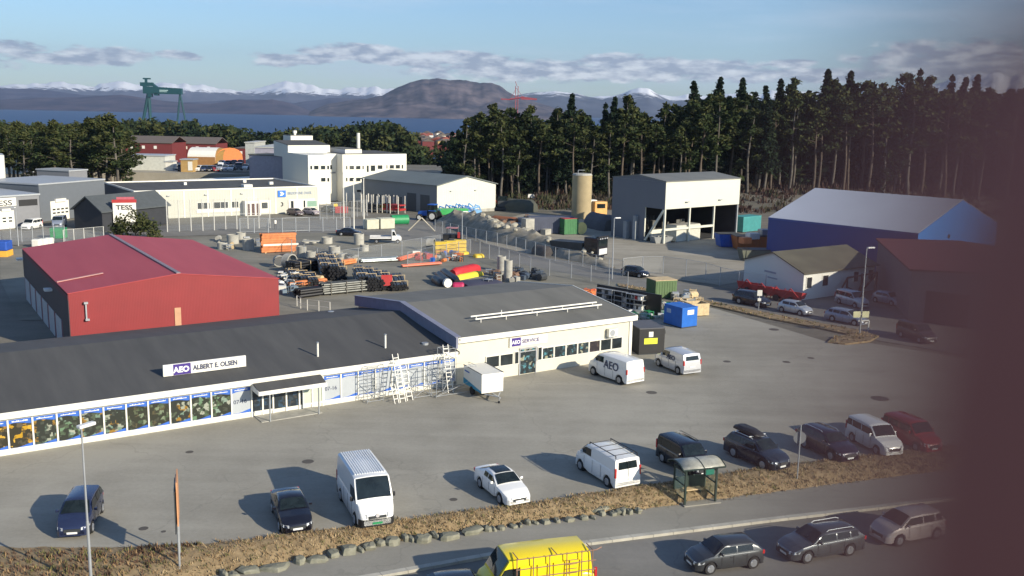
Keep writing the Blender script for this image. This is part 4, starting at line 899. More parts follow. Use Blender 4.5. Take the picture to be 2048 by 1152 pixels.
o, f_ = block('slate_workshop', 'slate grey workshop with a white panelled door, behind the parked grey van', 'workshop', (82, 444), (212, 428), 6.1, 14, GRW2, SHR)
w_, q = face(f_, o, 'roller_door', 100, 139, 403, 437, WHITE)
for i in range(4):
    for j in range(2): mb = MB(); a0 = q[0] + (q[1] - q[0]) * (.1 + .23 * i); f_.box(mb, a0, a0 + .6, -.065, -.052, q[2] + 1.1 + j * .6, q[2] + 1.35 + j * .6); mb.build('pane', GLASS, w_)
face(f_, o, 'door_lamp', 109, 130, 398, 402, WHITE, .3)
o, f_ = block('stair_tower', 'small pale box of a roof storey above the slate workshop', 'building', (142, 412), (178, 408), 6.6, 8, GRW, SHR)
# dark gabled shed
a_ = G(150, 457); b_ = G(206, 464); c_ = a_ + Vector((6, 12, 0))
sh, f_ = hall('dark_shed', 'dark open-fronted gabled shed in shadow beside the slate workshop', 'shed', a_, b_, c_, 3.2, 5.2, mat('black_shed', (0.03, .033, .04), .8), mat('dark_slate_roof', (.075, .085, .09), .8), over=.4)
# TESS gate sign
sgx = thing('company_sign', 'white TESS sign board with a red top panel beside the bush', 'sign', G(228, 462), R(20))
MB().box(0, 3.4, 0, .3, 0, 4.4).build('board', WHITE, sgx); MB().box(-.1, 3.5, -.03, .33, 4.41, 4.9).build('red_band', REDP, sgx)
MB().box(.6, 3.2, -.02, .3, 4.92, 5.3).build('top_panel', mat('pink_panel', (.45, .10, .13), .5), sgx); put_text('lettering', 'TESS', 1.0, BLACK, sgx, (.45, -.03, 3.35), (R(90), 0, 0), bold=.02, sx=1.2)
# white tank at left edge
o = thing('storage_tank', 'white cylindrical tank at the left edge behind the grey workshop', 'tank', G(-2, 425)); MB().tube((0, 0, 0), (0, 0, 10.2), 1.5, n=20).build('shell', WHITE, o, smooth=40); MB().tube((0, 0, 10.2), (0, 0, 10.5), 1.5, 1.2, n=20).build('lid', GALV, o)
# silo
o = thing('silo', 'tall ochre concrete silo before the forest edge', 'silo', G(1162, 436)); H = 20 - (20 - at_y(1160, 350, o.location.y).z)
MB().tube((0, 0, 0), (0, 0, H), 1.85, n=24).build('shell', mat('ochre_concrete', (.36, .29, .17), .85, var=.15, scale=.4), o, smooth=40); MB().tube((0, 0, H), (0, 0, H + .3), 1.9, 1.7, n=24).build('lid', CONC, o)
mb = MB(); mb.path([(-.8, 0, H + .3), (-.8, 0, H + .9), (.5, 0, H + .9)], .06); mb.build('lid_rail', GALV, o)
# storage building with rounded tent roof, far left
def far_block(name, label, cat, x0, x1, ytop, ybase, Y, depth, wm, rm, gable=0, zb=0.0):
    a_ = at_y(x0, ybase, Y); b_ = at_y(x1, ybase, Y); zt = at_y((x0 + x1) / 2, ytop, Y).z; zb = a_.z
    o = thing(name, label, cat, (a_.x, Y, zb)); w = b_.x - a_.x; h = zt - zb
    MB().box(0, w, 0, depth, -4, h - gable).build('wall', wm, o)
    mb = MB()
    if gable: mb.hexa([(-.3, -.4, h - gable), (w + .3, -.4, h - gable), (w + .3, depth / 2, h), (-.3, depth / 2, h), (-.3, -.4, h - gable + .2), (w + .3, -.4, h - gable + .2), (w + .3, depth / 2, h + .2), (-.3, depth / 2, h + .2)]); mb.hexa([(-.3, depth / 2, h), (w + .3, depth / 2, h), (w + .3, depth + .4, h - gable), (-.3, depth + .4, h - gable), (-.3, depth / 2, h + .2), (w + .3, depth / 2, h + .2), (w + .3, depth + .4, h - gable + .2), (-.3, depth + .4, h - gable + .2)])
    else: mb.box(-.2, w + .2, -.2, depth + .2, h + .003, h + .25)
    mb.build('roof', rm, o); return o, w, h
RB = mat('barrack_red', (.15, .025, .025), .7); BR = mat('brown_roof', (.13, .105, .09), .8)
for a in [('red_barrack', 'red barrack with grey-brown roof behind the car park, left one of the row', 'barrack', 252, 345, 274, 312, 330, 14, RB, BR, 2.0),
          ('red_barrack', 'red barrack with grey-brown roof behind the orange tent, right one of the row', 'barrack', 338, 432, 276, 304, 345, 14, RB, BR, 2.0),
          ('red_house', 'long red-roofed house at the far left edge beneath the trees', 'house', -60, 68, 276, 296, 300, 12, WHITE, mat('bright_red_roof', (.26, .035, .04), .7), 2.5),
          ('white_shed', 'low white shed half hidden in the trees at the far left', 'shed', -20, 38, 289, 318, 270, 8, WHITE, SHR, 0),
          ('barrack_annex', 'dark red low annex at the right of the barracks', 'barrack', 470, 494, 297, 312, 330, 10, RB, BR, 0)]:
    o, w, h = far_block(*a[:11], gable=a[11])
    if 'barrack' in a[0]:
        for i in range(int(w / 4)): MB().box(1.5 + i * 4, 2.5 + i * 4, -.05, -.004, h - a[11] - 1.9, h - a[11] - .9).build('window', WHITE, o)
far_block('pale_wall_shed', 'long pale windowless storage wall behind the left trees', 'shed', 243, 331, 312, 338, 262, 8, mat('pale_shed', (.52, .53, .48), .6), SHR)
far_block('site_cabin', 'small white cabin beside the pale storage wall', 'cabin', 331, 346, 324, 334, 262, 3, WHITE, SHR)
o, w, h = far_block('orange_cabin', 'small cabin with orange side at the car park', 'cabin', 362, 386, 320, 342, 258, 4, mat('pale_orange', (.42, .27, .10), .6), SHR); MB().box(w * .6, w - .1, -.06, -.004, .2, h - .4).build('door', WHITE, o)
far_block('grey_block', 'mauve-grey shade-toned flat block left of the white office with pale roof edge', 'building', 511, 559, 296, 352, 240, 26, PURW, mat('pale_roof', (.45, .45, .42), .6))
far_block('pale_block', 'pale low block at the far left end of the office group', 'building', 492, 510, 286, 345, 268, 12, mat('pale_block_wall', (.42, .43, .40), .6), mat('pale_roof', (.45, .45, .42), .6))
# tent with orange ends
a_ = at_y(375, 326, 290); b_ = at_y(452, 326, 290); w = b_.x - a_.x; h = at_y(410, 296, 290).z - a_.z
o = thing('storage_tent', 'round-roofed storage tent with white cover and orange end wall beyond the car park', 'tent', (a_.x, 290, a_.z)); mb = MB(); rings = []
for x in (0, w * .72): rings.append([(x, 5 - 5 * math.cos(math.pi * t / 8), h * math.sin(math.pi * t / 8) ** .6) for t in range(9)])
mb.loft(rings, closed=False, caps=False); mb.build('cover', WHITE, o); MB().poly([(w * .72 + .05 + (5 - 5 * math.cos(math.pi * t / 8)) * .55, 5 - 5 * math.cos(math.pi * t / 8), h * math.sin(math.pi * t / 8) ** .6) for t in range(9)]).build('end_wall', ORGP, o); MB().box(0, w * .72, -.1, -.0, -3, h * .42).build('side_wall', mat('brown_orange', (.30, .15, .05), .7), o)
mb = MB(); rings = []
for x, k in ((w * .72, 1), (w * .92, .92)): rings.append([(x, 5 - 5 * math.cos(math.pi * t / 8) * k, h * k * math.sin(math.pi * t / 8) ** .6) for t in range(9)])
mb.loft(rings, closed=False, caps=False); mb.build('orange_cover', mat('orange_tarpaulin', (.36, .20, .05), .7), o)
# town houses on the shore beyond the forest's left end
for i in range(34):
    px = random.uniform(828, 915); py = random.uniform(272, 298); Y = 520 + (298 - py) * 12; q = at_y(px, py, Y); w = random.uniform(5, 9); h = random.uniform(3, 5); o = thing('town_house', 'tiny far house on the slope between the tree band and the forest', 'house', q, random.uniform(-.5, .5), 'houses on the far slope')
    MB().box(-w / 2, w / 2, -3, 3, -6, h * .6).build('wall', random.choice([WHITE, RB, CREAM, mat('ochre_house', (.4, .26, .1), .7), RB]), o)
    MB().xprism([(-w / 2 - .3, h * .6), (w / 2 + .3, h * .6), (0, h)], -3.3, 3.3).build('roof', random.choice([BR, mat('tile_red', (.25, .07, .05), .8), BR]), o)
# gantry crane
GC = mat('crane_green', (.006, .055, .062), .5, var=.08, scale=.05)
D = 1400.0
def K(px, py, y=0): return at_y(px, py, D + y)
base = K(330, 245); cr = thing('gantry_crane', 'giant green shipyard gantry crane standing over the tree line', 'crane', (base.x, D, -28)); off0 = Vector((base.x, D, -28))
def k(px, py, y=0): q = K(px, py); return (q.x - off0.x, y, q.z + 28)
mb = MB()
for top, bots in (((297, 186), ((286, 243), (301, 243))), ((360, 186), ((355, 243), (371, 243)))):
    for bt in bots:
        t = k(*top); b2 = k(*bt); b3 = (t[0] + (b2[0] - t[0]) * (t[2] / (t[2] - b2[2])), 0, 0); nm = 'leg'
        MB().tube(b3, t, 1.9 if top[0] < 300 else 1.2, 2.6 if top[0] < 300 else 1.3, n=8).build(nm, GC, cr)
def kb4(x0, x1, y0_, y1_, d0=-4, d1=4): a_ = k(x0, y1_); b_ = k(x1, y0_); return (a_[0], b_[0], d0, d1, a_[2], b_[2])
a_ = k(288, 187); b_ = k(364, 189); MB().hexa([(a_[0], -4, a_[2]), (b_[0], -4, b_[2]), (b_[0], 4, b_[2]), (a_[0], 4, a_[2]), (a_[0], -4, k(288, 172)[2]), (b_[0], -4, k(364, 177)[2]), (b_[0], 4, k(364, 177)[2]), (a_[0], 4, k(288, 172)[2])]).build('girder', GC, cr)
mb = MB(); mb.box(*kb4(282, 305, 165, 172)); mb.hexa([k(305, 172, -3), k(317, 178, -3), k(317, 178, 3), k(305, 172, 3), k(304, 165, -3), k(317, 175, -3), k(317, 175, 3), k(304, 165, 3)]); mb.build('machine_house', GC, cr)
mb = MB(); mb.box(*kb4(290, 294, 158, 165, -1.5, 1.5)); mb.box(*kb4(286, 301, 156, 158.5, -1, 1)); mb.build('mast', GC, cr)
mb = MB(); mb.box(*kb4(297, 304, 187, 194)); mb.box(*kb4(310, 317, 186, 191)); mb.build('trolley', GC, cr)
mb = MB(); mb.box(*kb4(321, 338, 180, 181.5, -4.3, -4.05)); mb.box(*kb4(321, 336, 183, 184, -4.3, -4.05)); mb.build('faded_lettering', mat('pale_mark', (.35, .5, .48), .6), cr)
# red harbour crane
D2 = 950.0; q0 = at_y(1033, 215, D2); rc = thing('harbour_crane', 'distant red lattice crane with long jib above the forest', 'crane', (q0.x, D2, -25)); RC = mat('crane_red', (.28, .05, .065), .6)
def k2(px, py): q = at_y(px, py, D2); return (q.x - q0.x, 0, q.z + 25)
mb = MB(); 
for dx in (-1.2, 1.2): mb.tube((dx, 0, 0), (dx, 0, k2(1033, 172)[2]), .35, n=5)
for i in range(14): z = i * 4.2; mb.tube((-1.2, 0, z), (1.2, 0, z + 4), .2, n=4)
mb.tube((0, 0, k2(1033, 172)[2]), k2(1031, 163), .3, n=5); mb.build('tower', RC, rc)
mb = MB(); mb.hexa([(k2(1042, 200)[0], -.6, k2(1042, 199)[2]), (k2(1074, 199)[0], -.6, k2(1074, 199)[2] - .6), (k2(1074, 199)[0], .6, k2(1074, 199)[2] - .6), (k2(1042, 200)[0], .6, k2(1042, 199)[2]), (k2(1042, 196)[0], -.6, k2(1042, 193)[2]), (k2(1074, 196)[0], -.6, k2(1074, 197)[2]), (k2(1074, 196)[0], .6, k2(1074, 197)[2]), (k2(1042, 196)[0], .6, k2(1042, 193)[2])]); mb.build('jib', RC, rc)
mb = MB(); mb.tube(k2(1018, 199), k2(1048, 194), .8, n=5); mb.tube(k2(1033, 176), k2(1046, 195), .2, n=4); mb.tube(k2(1033, 176), k2(1020, 199), .2, n=4); mb.tube(k2(1002, 198), k2(1020, 199), .8, n=4); mb.build('counter_jib', RC, rc)

# ================================================================== TREES
NEED = [mat('pine_needles', (.027, .040, .014), .8, var=.35, scale=.25, spec=.15), mat('pine_needles_olive', (.054, .060, .020), .8, var=.35, scale=.25, spec=.15), mat('spruce_needles', (.014, .026, .013), .85, var=.35, spec=.15)]
BARK = mat('pine_bark', (.05, .038, .03), .9, scale=1.0, col2=(.125, .095, .07)); BARK2 = mat('grey_bark', (.06, .052, .044), .9, col2=(.155, .137, .115), scale=.8)
def leafcl(mb, c, r, n, s, mi, rnd, flat=.62):
    for _ in range(n):
        while True:
            p = Vector((rnd.uniform(-1, 1), rnd.uniform(-1, 1), rnd.uniform(-1, 1)))
            if p.length < 1: break
        p = p * (0.55 + .45 * rnd.random()) if p.length > .5 else p
        q = c + Vector((p.x * r, p.y * r, p.z * r * flat)); a = Vector((rnd.gauss(0, 1), rnd.gauss(0, 1), rnd.gauss(0, .6))).normalized(); b = a.cross(Vector((rnd.gauss(0, 1), rnd.gauss(0, 1), rnd.gauss(0, 1)))).normalized()
        k = s * rnd.uniform(.6, 1.3)
        mb.add([q - a * k, q + b * k * .55, q + a * k, q - b * k * .5], [(0, 1, 2), (0, 2, 3)], mi if rnd.random() < .8 else 1 - mi if mi < 2 else 2)
def pine(seed, H=20.0, cb=.52, cw=3.2, spr=False, dens=1.0, s=.42):
    rnd = random.Random(seed); t = MB(); cr = MB(); bend = rnd.uniform(-.5, .5), rnd.uniform(-.4, .4)
    def ax(z): k = (z / H) ** 1.7; return Vector((bend[0] * k * 1.5 + .25 * math.sin(z * .35 + seed), bend[1] * k + .2 * math.cos(z * .3 + seed), z))
    zs = [0, 1.2, 4, 8, 12, 15, 17.5, 19.3]; zs = [z * H / 20 for z in zs]
    for i in range(len(zs) - 1):
        r0 = .27 * (1 - zs[i] / H) ** .7 + .03; r1 = .27 * (1 - zs[i + 1] / H) ** .7 + .03
        t.tube(ax(zs[i]), ax(zs[i + 1]), r0 * 1.1, r1 * 1.1, n=7, caps=False)
    if spr:
        nl = 22
        for i in range(nl):
            f = i / (nl - 1); z = H * (cb + (1 - cb) * f); z += rnd.uniform(-.3, .3); rr = cw * (1 - f) ** .85 * rnd.uniform(.6, 1.2) + .2; nb = max(3, int(7 * (1 - f) + 2)); ph = rnd.uniform(0, 6)
            for j in range(nb):
                a = ph + 6.283 * j / nb + rnd.uniform(-.3, .3); L = rr * rnd.uniform(.6, 1.1); c0 = ax(z)
                e = c0 + Vector((math.cos(a) * L, math.sin(a) * L, -L * rnd.uniform(.1, .5))); t.tube(c0, e, .05, .02, n=3, caps=False)
                for q in (.35, .7, 1.0): leafcl(cr, c0.lerp(e, q) - Vector((0, 0, .15)), .62 * (1.3 - f * .55), int(10 * dens), s * .8, 2, rnd, 1.1)
        leafcl(cr, ax(H * .985), .35, 12, .3, 2, rnd, 2.0)
    else:
        nb = int(rnd.uniform(15, 20))
        for j in range(nb):
            f = (j + rnd.random() * .6) / nb; z = H * (cb + (0.97 - cb) * f); a = rnd.uniform(0, 6.283); env = math.sin(math.pi * min(1, .22 + f * .82)) ** .7
            L = cw * env * rnd.uniform(.45, 1.15); c0 = ax(z); e = c0 + Vector((math.cos(a) * L, math.sin(a) * L, L * rnd.uniform(.1, .5)))
            t.tube(c0, e, .09 * (1 - f * .5), .03, n=4, caps=False); r_ = rnd.uniform(.8, 1.5) * cw / 3.2
            leafcl(cr, e, r_, int(46 * dens), s, 0 if rnd.random() < .6 else 1, rnd); leafcl(cr, c0.lerp(e, .55), r_ * .7, int(16 * dens), s, 0, rnd)
        leafcl(cr, ax(H * .96), 1.1 * cw / 3.2, int(50 * dens), s, 1, rnd, .8)
        for j in range(5):
            z = H * rnd.uniform(.22, cb); a = rnd.uniform(0, 6.28); L = rnd.uniform(.6, 1.8); c0 = ax(z); t.tube(c0, c0 + Vector((math.cos(a) * L, math.sin(a) * L, -.2)), .04, .015, n=3, caps=False)
    return t, cr
PROT = []
for i, kw in enumerate([dict(cb=.42, cw=3.8, dens=1.25), dict(cb=.50, cw=3.4, dens=1.2), dict(cb=.34, cw=3.5, dens=1.25), dict(cb=.55, cw=4.2, dens=1.2), dict(cb=.28, cw=3.3, dens=1.3), dict(cb=.16, cw=3.1, spr=True, dens=1.5), dict(cb=.30, cw=2.7, spr=True, dens=1.4), dict(cb=.62, cw=2.2, spr=True, dens=.9), dict(cb=.33, cw=4.6, dens=1.2), dict(cb=.26, cw=3.8, dens=1.2)]):
    t, c = pine(i * 13 + 3, **kw); nm = 'spruce_tree' if kw.get('spr') else 'pine_tree'
    o = thing(nm, 'x', 'tree'); t.build('trunk', BARK if i % 2 else BARK2, o, smooth=60); c.build('crown', NEED, o); PROT.append([o, False])
def plant(i, x, y, h, label, group, sx=1.0):
    pr = PROT[i]; o = pr[0] if not pr[1] else copy_tree(pr[0]); pr[1] = True
    o.location = (x, y, gh(x, y) - .1); s = h / 20.0; sxy = s * sx if s > 1 else s * sx * (1 / s) ** .4; o.scale = (sxy, sxy, s); o.rotation_euler = (0, 0, random.uniform(0, 6.28)); o['label'] = label; o['category'] = 'tree'; o['group'] = group; return o
ENV = [(905, 262), (925, 240), (950, 222), (985, 206), (1010, 212), (1040, 222), (1065, 210), (1100, 228), (1125, 210), (1145, 196), (1165, 210), (1185, 238), (1205, 232), (1235, 205), (1260, 200), (1300, 225), (1330, 208), (1350, 205), (1375, 190), (1400, 178), (1440, 170), (1470, 180), (1490, 170), (1530, 188), (1560, 178), (1590, 168), (1630, 170), (1660, 160), (1700, 160), (1740, 168), (1780, 180), (1830, 155), (1870, 165), (1900, 165), (1960, 170), (2048, 165), (2200, 165)]
LAB = 'tall dark %s standing in the forest behind the industrial yards'
# skyline trees at their places
HERO = [(1145, 189, 218, 5), (1230, 195, 224, 5), (1212, 206, 232, 6), (1258, 187, 226, 2), (1331, 204, 222, 0), (1390, 165, 236, 7), (1440, 157, 242, 7), (1487, 158, 240, 7), (1422, 187, 232, 0), (1512, 183, 236, 6), (1535, 172, 236, 5), (1562, 160, 240, 7), (1590, 155, 236, 0), (1656, 141, 238, 7), (1672, 155, 232, 1), (1702, 145, 240, 7), (1738, 160, 232, 3), (1775, 163, 236, 4), (1818, 144, 238, 3), (1842, 138, 240, 6), (1866, 150, 244, 2), (1905, 150, 240, 6), (1930, 155, 240, 5), (1955, 152, 242, 7), (985, 205, 216, 0), (1062, 208, 220, 2), (960, 222, 214, 1), (930, 236, 212, 4), (1020, 214, 222, 3), (1118, 213, 222, 2), (1290, 222, 222, 1), (1182, 240, 226, 6), (905, 262, 214, 6), (1350, 207, 224, 3)]
for (px, py, Y, i) in HERO:
    q = at_y(px, py, Y); h = q.z - gh(q.x, Y); plant(i, q.x, Y, h, LAB % ('spruce' if 5 <= i <= 7 else 'pine'), 'forest trees behind the yards')
random.seed(21); cnt = 0; used = []
while cnt < 235:
    Y = random.choice([random.uniform(206, 222), random.uniform(210, 262), random.uniform(206, 240)]); px = random.uniform(915, 2160); q = at_y(px, 400, Y); x = q.x
    lim = interp([(915, 210), (1100, 208), (1300, 210), (1500, 216), (1700, 218), (2200, 210)], px)
    if Y < lim: continue
    if any((x - a) ** 2 + (Y - b) ** 2 < 5.5 for a, b in used): continue
    used.append((x, Y)); e = interp(ENV, px) + random.uniform(4, 40) + max(0, 14 - (Y - 208)) * 1.2; zt = at_y(px, e, Y).z; h = zt - gh(x, Y)
    if h < 6: continue
    i = random.choice([0, 0, 1, 1, 2, 2, 3, 3, 4, 0, 5, 6]); plant(i, x, Y, h, LAB % ('spruce' if i >= 5 else 'pine'), 'forest trees behind the yards', random.uniform(.85, 1.1)); cnt += 1
# left group
ENVL = [(-120, 238), (0, 236), (20, 232), (60, 241), (100, 240), (140, 238), (165, 232), (200, 230), (230, 232), (245, 250), (262, 300), (275, 330)]
random.seed(5); cnt = 0; used = []
while cnt < 60:
    px = random.uniform(-90, 248) ; Y = random.uniform(198, 262); q = at_y(px, 380, Y)
    if any((q.x - a) ** 2 + (Y - b) ** 2 < 12 for a, b in used): continue
    used.append((q.x, Y)); e = interp(ENVL, px) + random.uniform(0, 26); zt = at_y(px, e, Y).z; i = random.choice([8, 8, 9, 2, 0, 9]); h = zt - gh(q.x, Y)
    if h < 4: continue
    plant(i, q.x, Y, h, 'dark pine in the clump left of the pale warehouse', 'pines at the left edge', 1.0); cnt += 1
for (px, py, Y, i) in [(213, 226, 214, 8), (175, 234, 210, 9), (228, 238, 200, 2), (240, 262, 206, 9)]:
    q = at_y(px, py, Y); plant(i, q.x, Y, q.z - gh(q.x, Y), 'broad tall pine at the right end of the left clump', 'pines at the left edge', 1.25)
# bush by the gate sign
mb = MB(); rnd = random.Random(3)
for i in range(34): x_ = rnd.uniform(-3.4, 3.4); leafcl(mb, Vector((x_, rnd.uniform(-1.5, 1.5), rnd.uniform(.3, 3.6) * (1 - .12 * abs(x_)))), 1.2, 70, .24, 1, rnd, .9)
o = thing('evergreen_bush', 'green bushy shrub behind the red hall beside the white gate sign', 'bush', G(272, 474)); mb.build('foliage', NEED, o); MB().tube((0, 0, 0), (0, 0, 1.5), .12, n=6).build('stem', BARK, o)
# far tree band as one mass
ENVB = [(-500, 232), (0, 232), (100, 242), (240, 232), (300, 230), (340, 233), (400, 235), (440, 240), (480, 245), (500, 256), (540, 255), (580, 249), (610, 246), (650, 243), (700, 240), (760, 233), (800, 238), (822, 250), (832, 280), (915, 292)]
mb = MB(); rnd = random.Random(11); px = -450
while px < 915:
    for rep in range(5 if px < 829 else 1):
        Y = rnd.uniform(375, 470); e = interp(ENVB, px) + rnd.uniform(0, 12) + rep * 5; q = at_y(px + rnd.uniform(-6, 6), e, Y); 
        R0 = rnd.uniform(3.5, 6.0)
        for z in range(5): leafcl(mb, Vector((q.x + rnd.uniform(-1.2, 1.2), Y, q.z - 3 - z * 3.2)), R0 * (.75 + .12 * z), 34, 1.15, rnd.choice([0, 0, 1, 2]), rnd, .7)
    px += 6.5
tag(mb.build('woodland', NEED), 'dense band of pines in front of the fjord, a far mass of crowns', 'woodland', kind='stuff')
# forest floor bushes, reddish winter twigs
random.seed(9); mb = MB(); TW = [mat('twig_red_brown', (.055, .028, .020), .9, var=.3), mat('twig_brown', (.05, .037, .024), .9, var=.3), mat('undergrowth_green', (.04, .043, .017), .9, var=.3)]; rnd = random.Random(4)
for _ in range(1500):
    px = rnd.uniform(905, 2150); Y = rnd.uniform(196, 236); q = at_y(px, 400, Y); x = q.x; z = gh(x, Y); hh = rnd.uniform(.6, 2.2); mi = 0 if rnd.random() < (.6 if px > 1380 else .25) else rnd.choice([1, 2])
    for k_ in range(18):
        a = rnd.uniform(0, 6.28); r_ = rnd.uniform(0, 1.6); bx_, by_ = x + math.cos(a) * r_, Y + math.sin(a) * r_; h2 = hh * rnd.uniform(.5, 1.1); dx = rnd.uniform(-.5, .5)
        mb.add([(bx_ - .05, by_, z - .1), (bx_ + .07, by_, z - .1), (bx_ + dx + .12, by_ + rnd.uniform(-.4, .4), z + h2), (bx_ + dx - .08, by_, z + h2 * .8)], [(0, 1, 2), (0, 2, 3)], mi)
tag(mb.build('undergrowth', TW), 'reddish brown winter undergrowth along the forest edge', 'undergrowth', kind='stuff')
HILLM = mat('forest_floor', (.02, .017, .011), .95, col2=(.05, .038, .025), scale=.25)
fx = [i * 4.0 for i in range(-6, 60)]; fy = [194 + j * 4.0 for j in range(0, 24)]; mb = MB(); W2 = len(fx)
mb.add([(x, y, gh(x, y) + .05 + .25 * noise.noise(Vector((x * .2, y * .2, 0)))) for y in fy for x in fx], [(j * W2 + i, j * W2 + i + 1, (j + 1) * W2 + i + 1, (j + 1) * W2 + i) for j in range(len(fy) - 1) for i in range(W2 - 1)])
tag(mb.build('forest_ground', HILLM, smooth=60), kind='structure')
mb = MB(); fx = [-230 + i * 8 for i in range(20)]; fy = [193 + j * 8 for j in range(18)]; W2 = len(fx)
mb.add([(x, y, gh(x, y) + .05 + .25 * noise.noise(Vector((x * .2, y * .2, 0)))) for y in fy for x in fx if True], [(j * W2 + i, j * W2 + i + 1, (j + 1) * W2 + i + 1, (j + 1) * W2 + i) for j in range(len(fy) - 1) for i in range(W2 - 1)])
tag(mb.build('forest_ground', HILLM, smooth=60), kind='structure')

# the deeper wood: one dark mass of crowns behind the single trees
mb = MB(); rnd = random.Random(17); px = 900
while px < 2230:
    for Y in (230, 248, 268, 292):
        e = interp(ENV, px) + rnd.uniform(14, 46) + (26 if Y == 230 else 0); q = at_y(px + rnd.uniform(-8, 8), e, Y + rnd.uniform(-6, 6)); g0 = gh(q.x, q.y); z = q.z - 1.5
        while z > g0 + .5: leafcl(mb, Vector((q.x + rnd.uniform(-1.5, 1.5), q.y + rnd.uniform(-2, 2), z)), rnd.uniform(2.0, 3.4), 26, .95, 2 if rnd.random() < .6 else 0, rnd, .7); z -= 2.4
    px += 11
tag(mb.build('deep_forest', NEED), 'dark depth of the forest behind the front rows of trees', 'woodland', kind='stuff')
# ================================================================== VEHICLES
def paint(name, col, rough=.28, metal=0.0): return mat('paint_' + name, col, rough, metal, var=.03, scale=1, coat=.6)
SPEC = {  # L, W, H, belt height at windscreen base, nose height, x: base of screen, top of screen, roof end, rear glass foot (from the nose), tail height, wheelbase, front overhang, wheel r
 'hatch': dict(L=3.95, W=1.72, H=1.46, zw=.96, zn=.70, xw=.95, x1=1.65, x2=3.35, xb=3.78, zb=.98, wb=2.5, fo=.78, r=.31),
 'coupe': dict(L=4.6, W=1.8, H=1.43, zw=.95, zn=.68, xw=1.3, x1=2.1, x2=3.2, xb=4.2, zb=1.02, wb=2.7, fo=.9, r=.33),
 'sedan': dict(L=4.5, W=1.78, H=1.43, zw=.94, zn=.68, xw=1.25, x1=2.0, x2=3.1, xb=3.85, zb=1.02, wb=2.65, fo=.9, r=.32),
 'estate': dict(L=4.75, W=1.82, H=1.5, zw=.98, zn=.70, xw=1.2, x1=1.95, x2=4.1, xb=4.6, zb=1.02, wb=2.75, fo=.9, r=.33),
 'mpv': dict(L=4.2, W=1.75, H=1.6, zw=1.05, zn=.75, xw=.85, x1=1.65, x2=3.75, xb=4.08, zb=1.05, wb=2.65, fo=.82, r=.32),
 'suv': dict(L=4.7, W=1.86, H=1.68, zw=1.08, zn=.82, xw=1.2, x1=1.9, x2=4.05, xb=4.5, zb=1.1, wb=2.7, fo=.9, r=.36),
 'smallvan': dict(L=4.35, W=1.8, H=1.82, zw=1.12, zn=.80, xw=1.0, x1=1.65, x2=4.15, xb=4.32, zb=1.1, wb=2.7, fo=.85, r=.32),
 'van': dict(L=4.85, W=1.92, H=1.98, zw=1.28, zn=.90, xw=.72, x1=1.5, x2=4.7, xb=4.82, zb=1.15, wb=3.1, fo=.85, r=.34),
 'bigvan': dict(L=5.4, W=2.05, H=2.5, zw=1.35, zn=.98, xw=.6, x1=1.25, x2=5.25, xb=5.38, zb=1.2, wb=3.45, fo=.95, r=.35, hood=1),
}
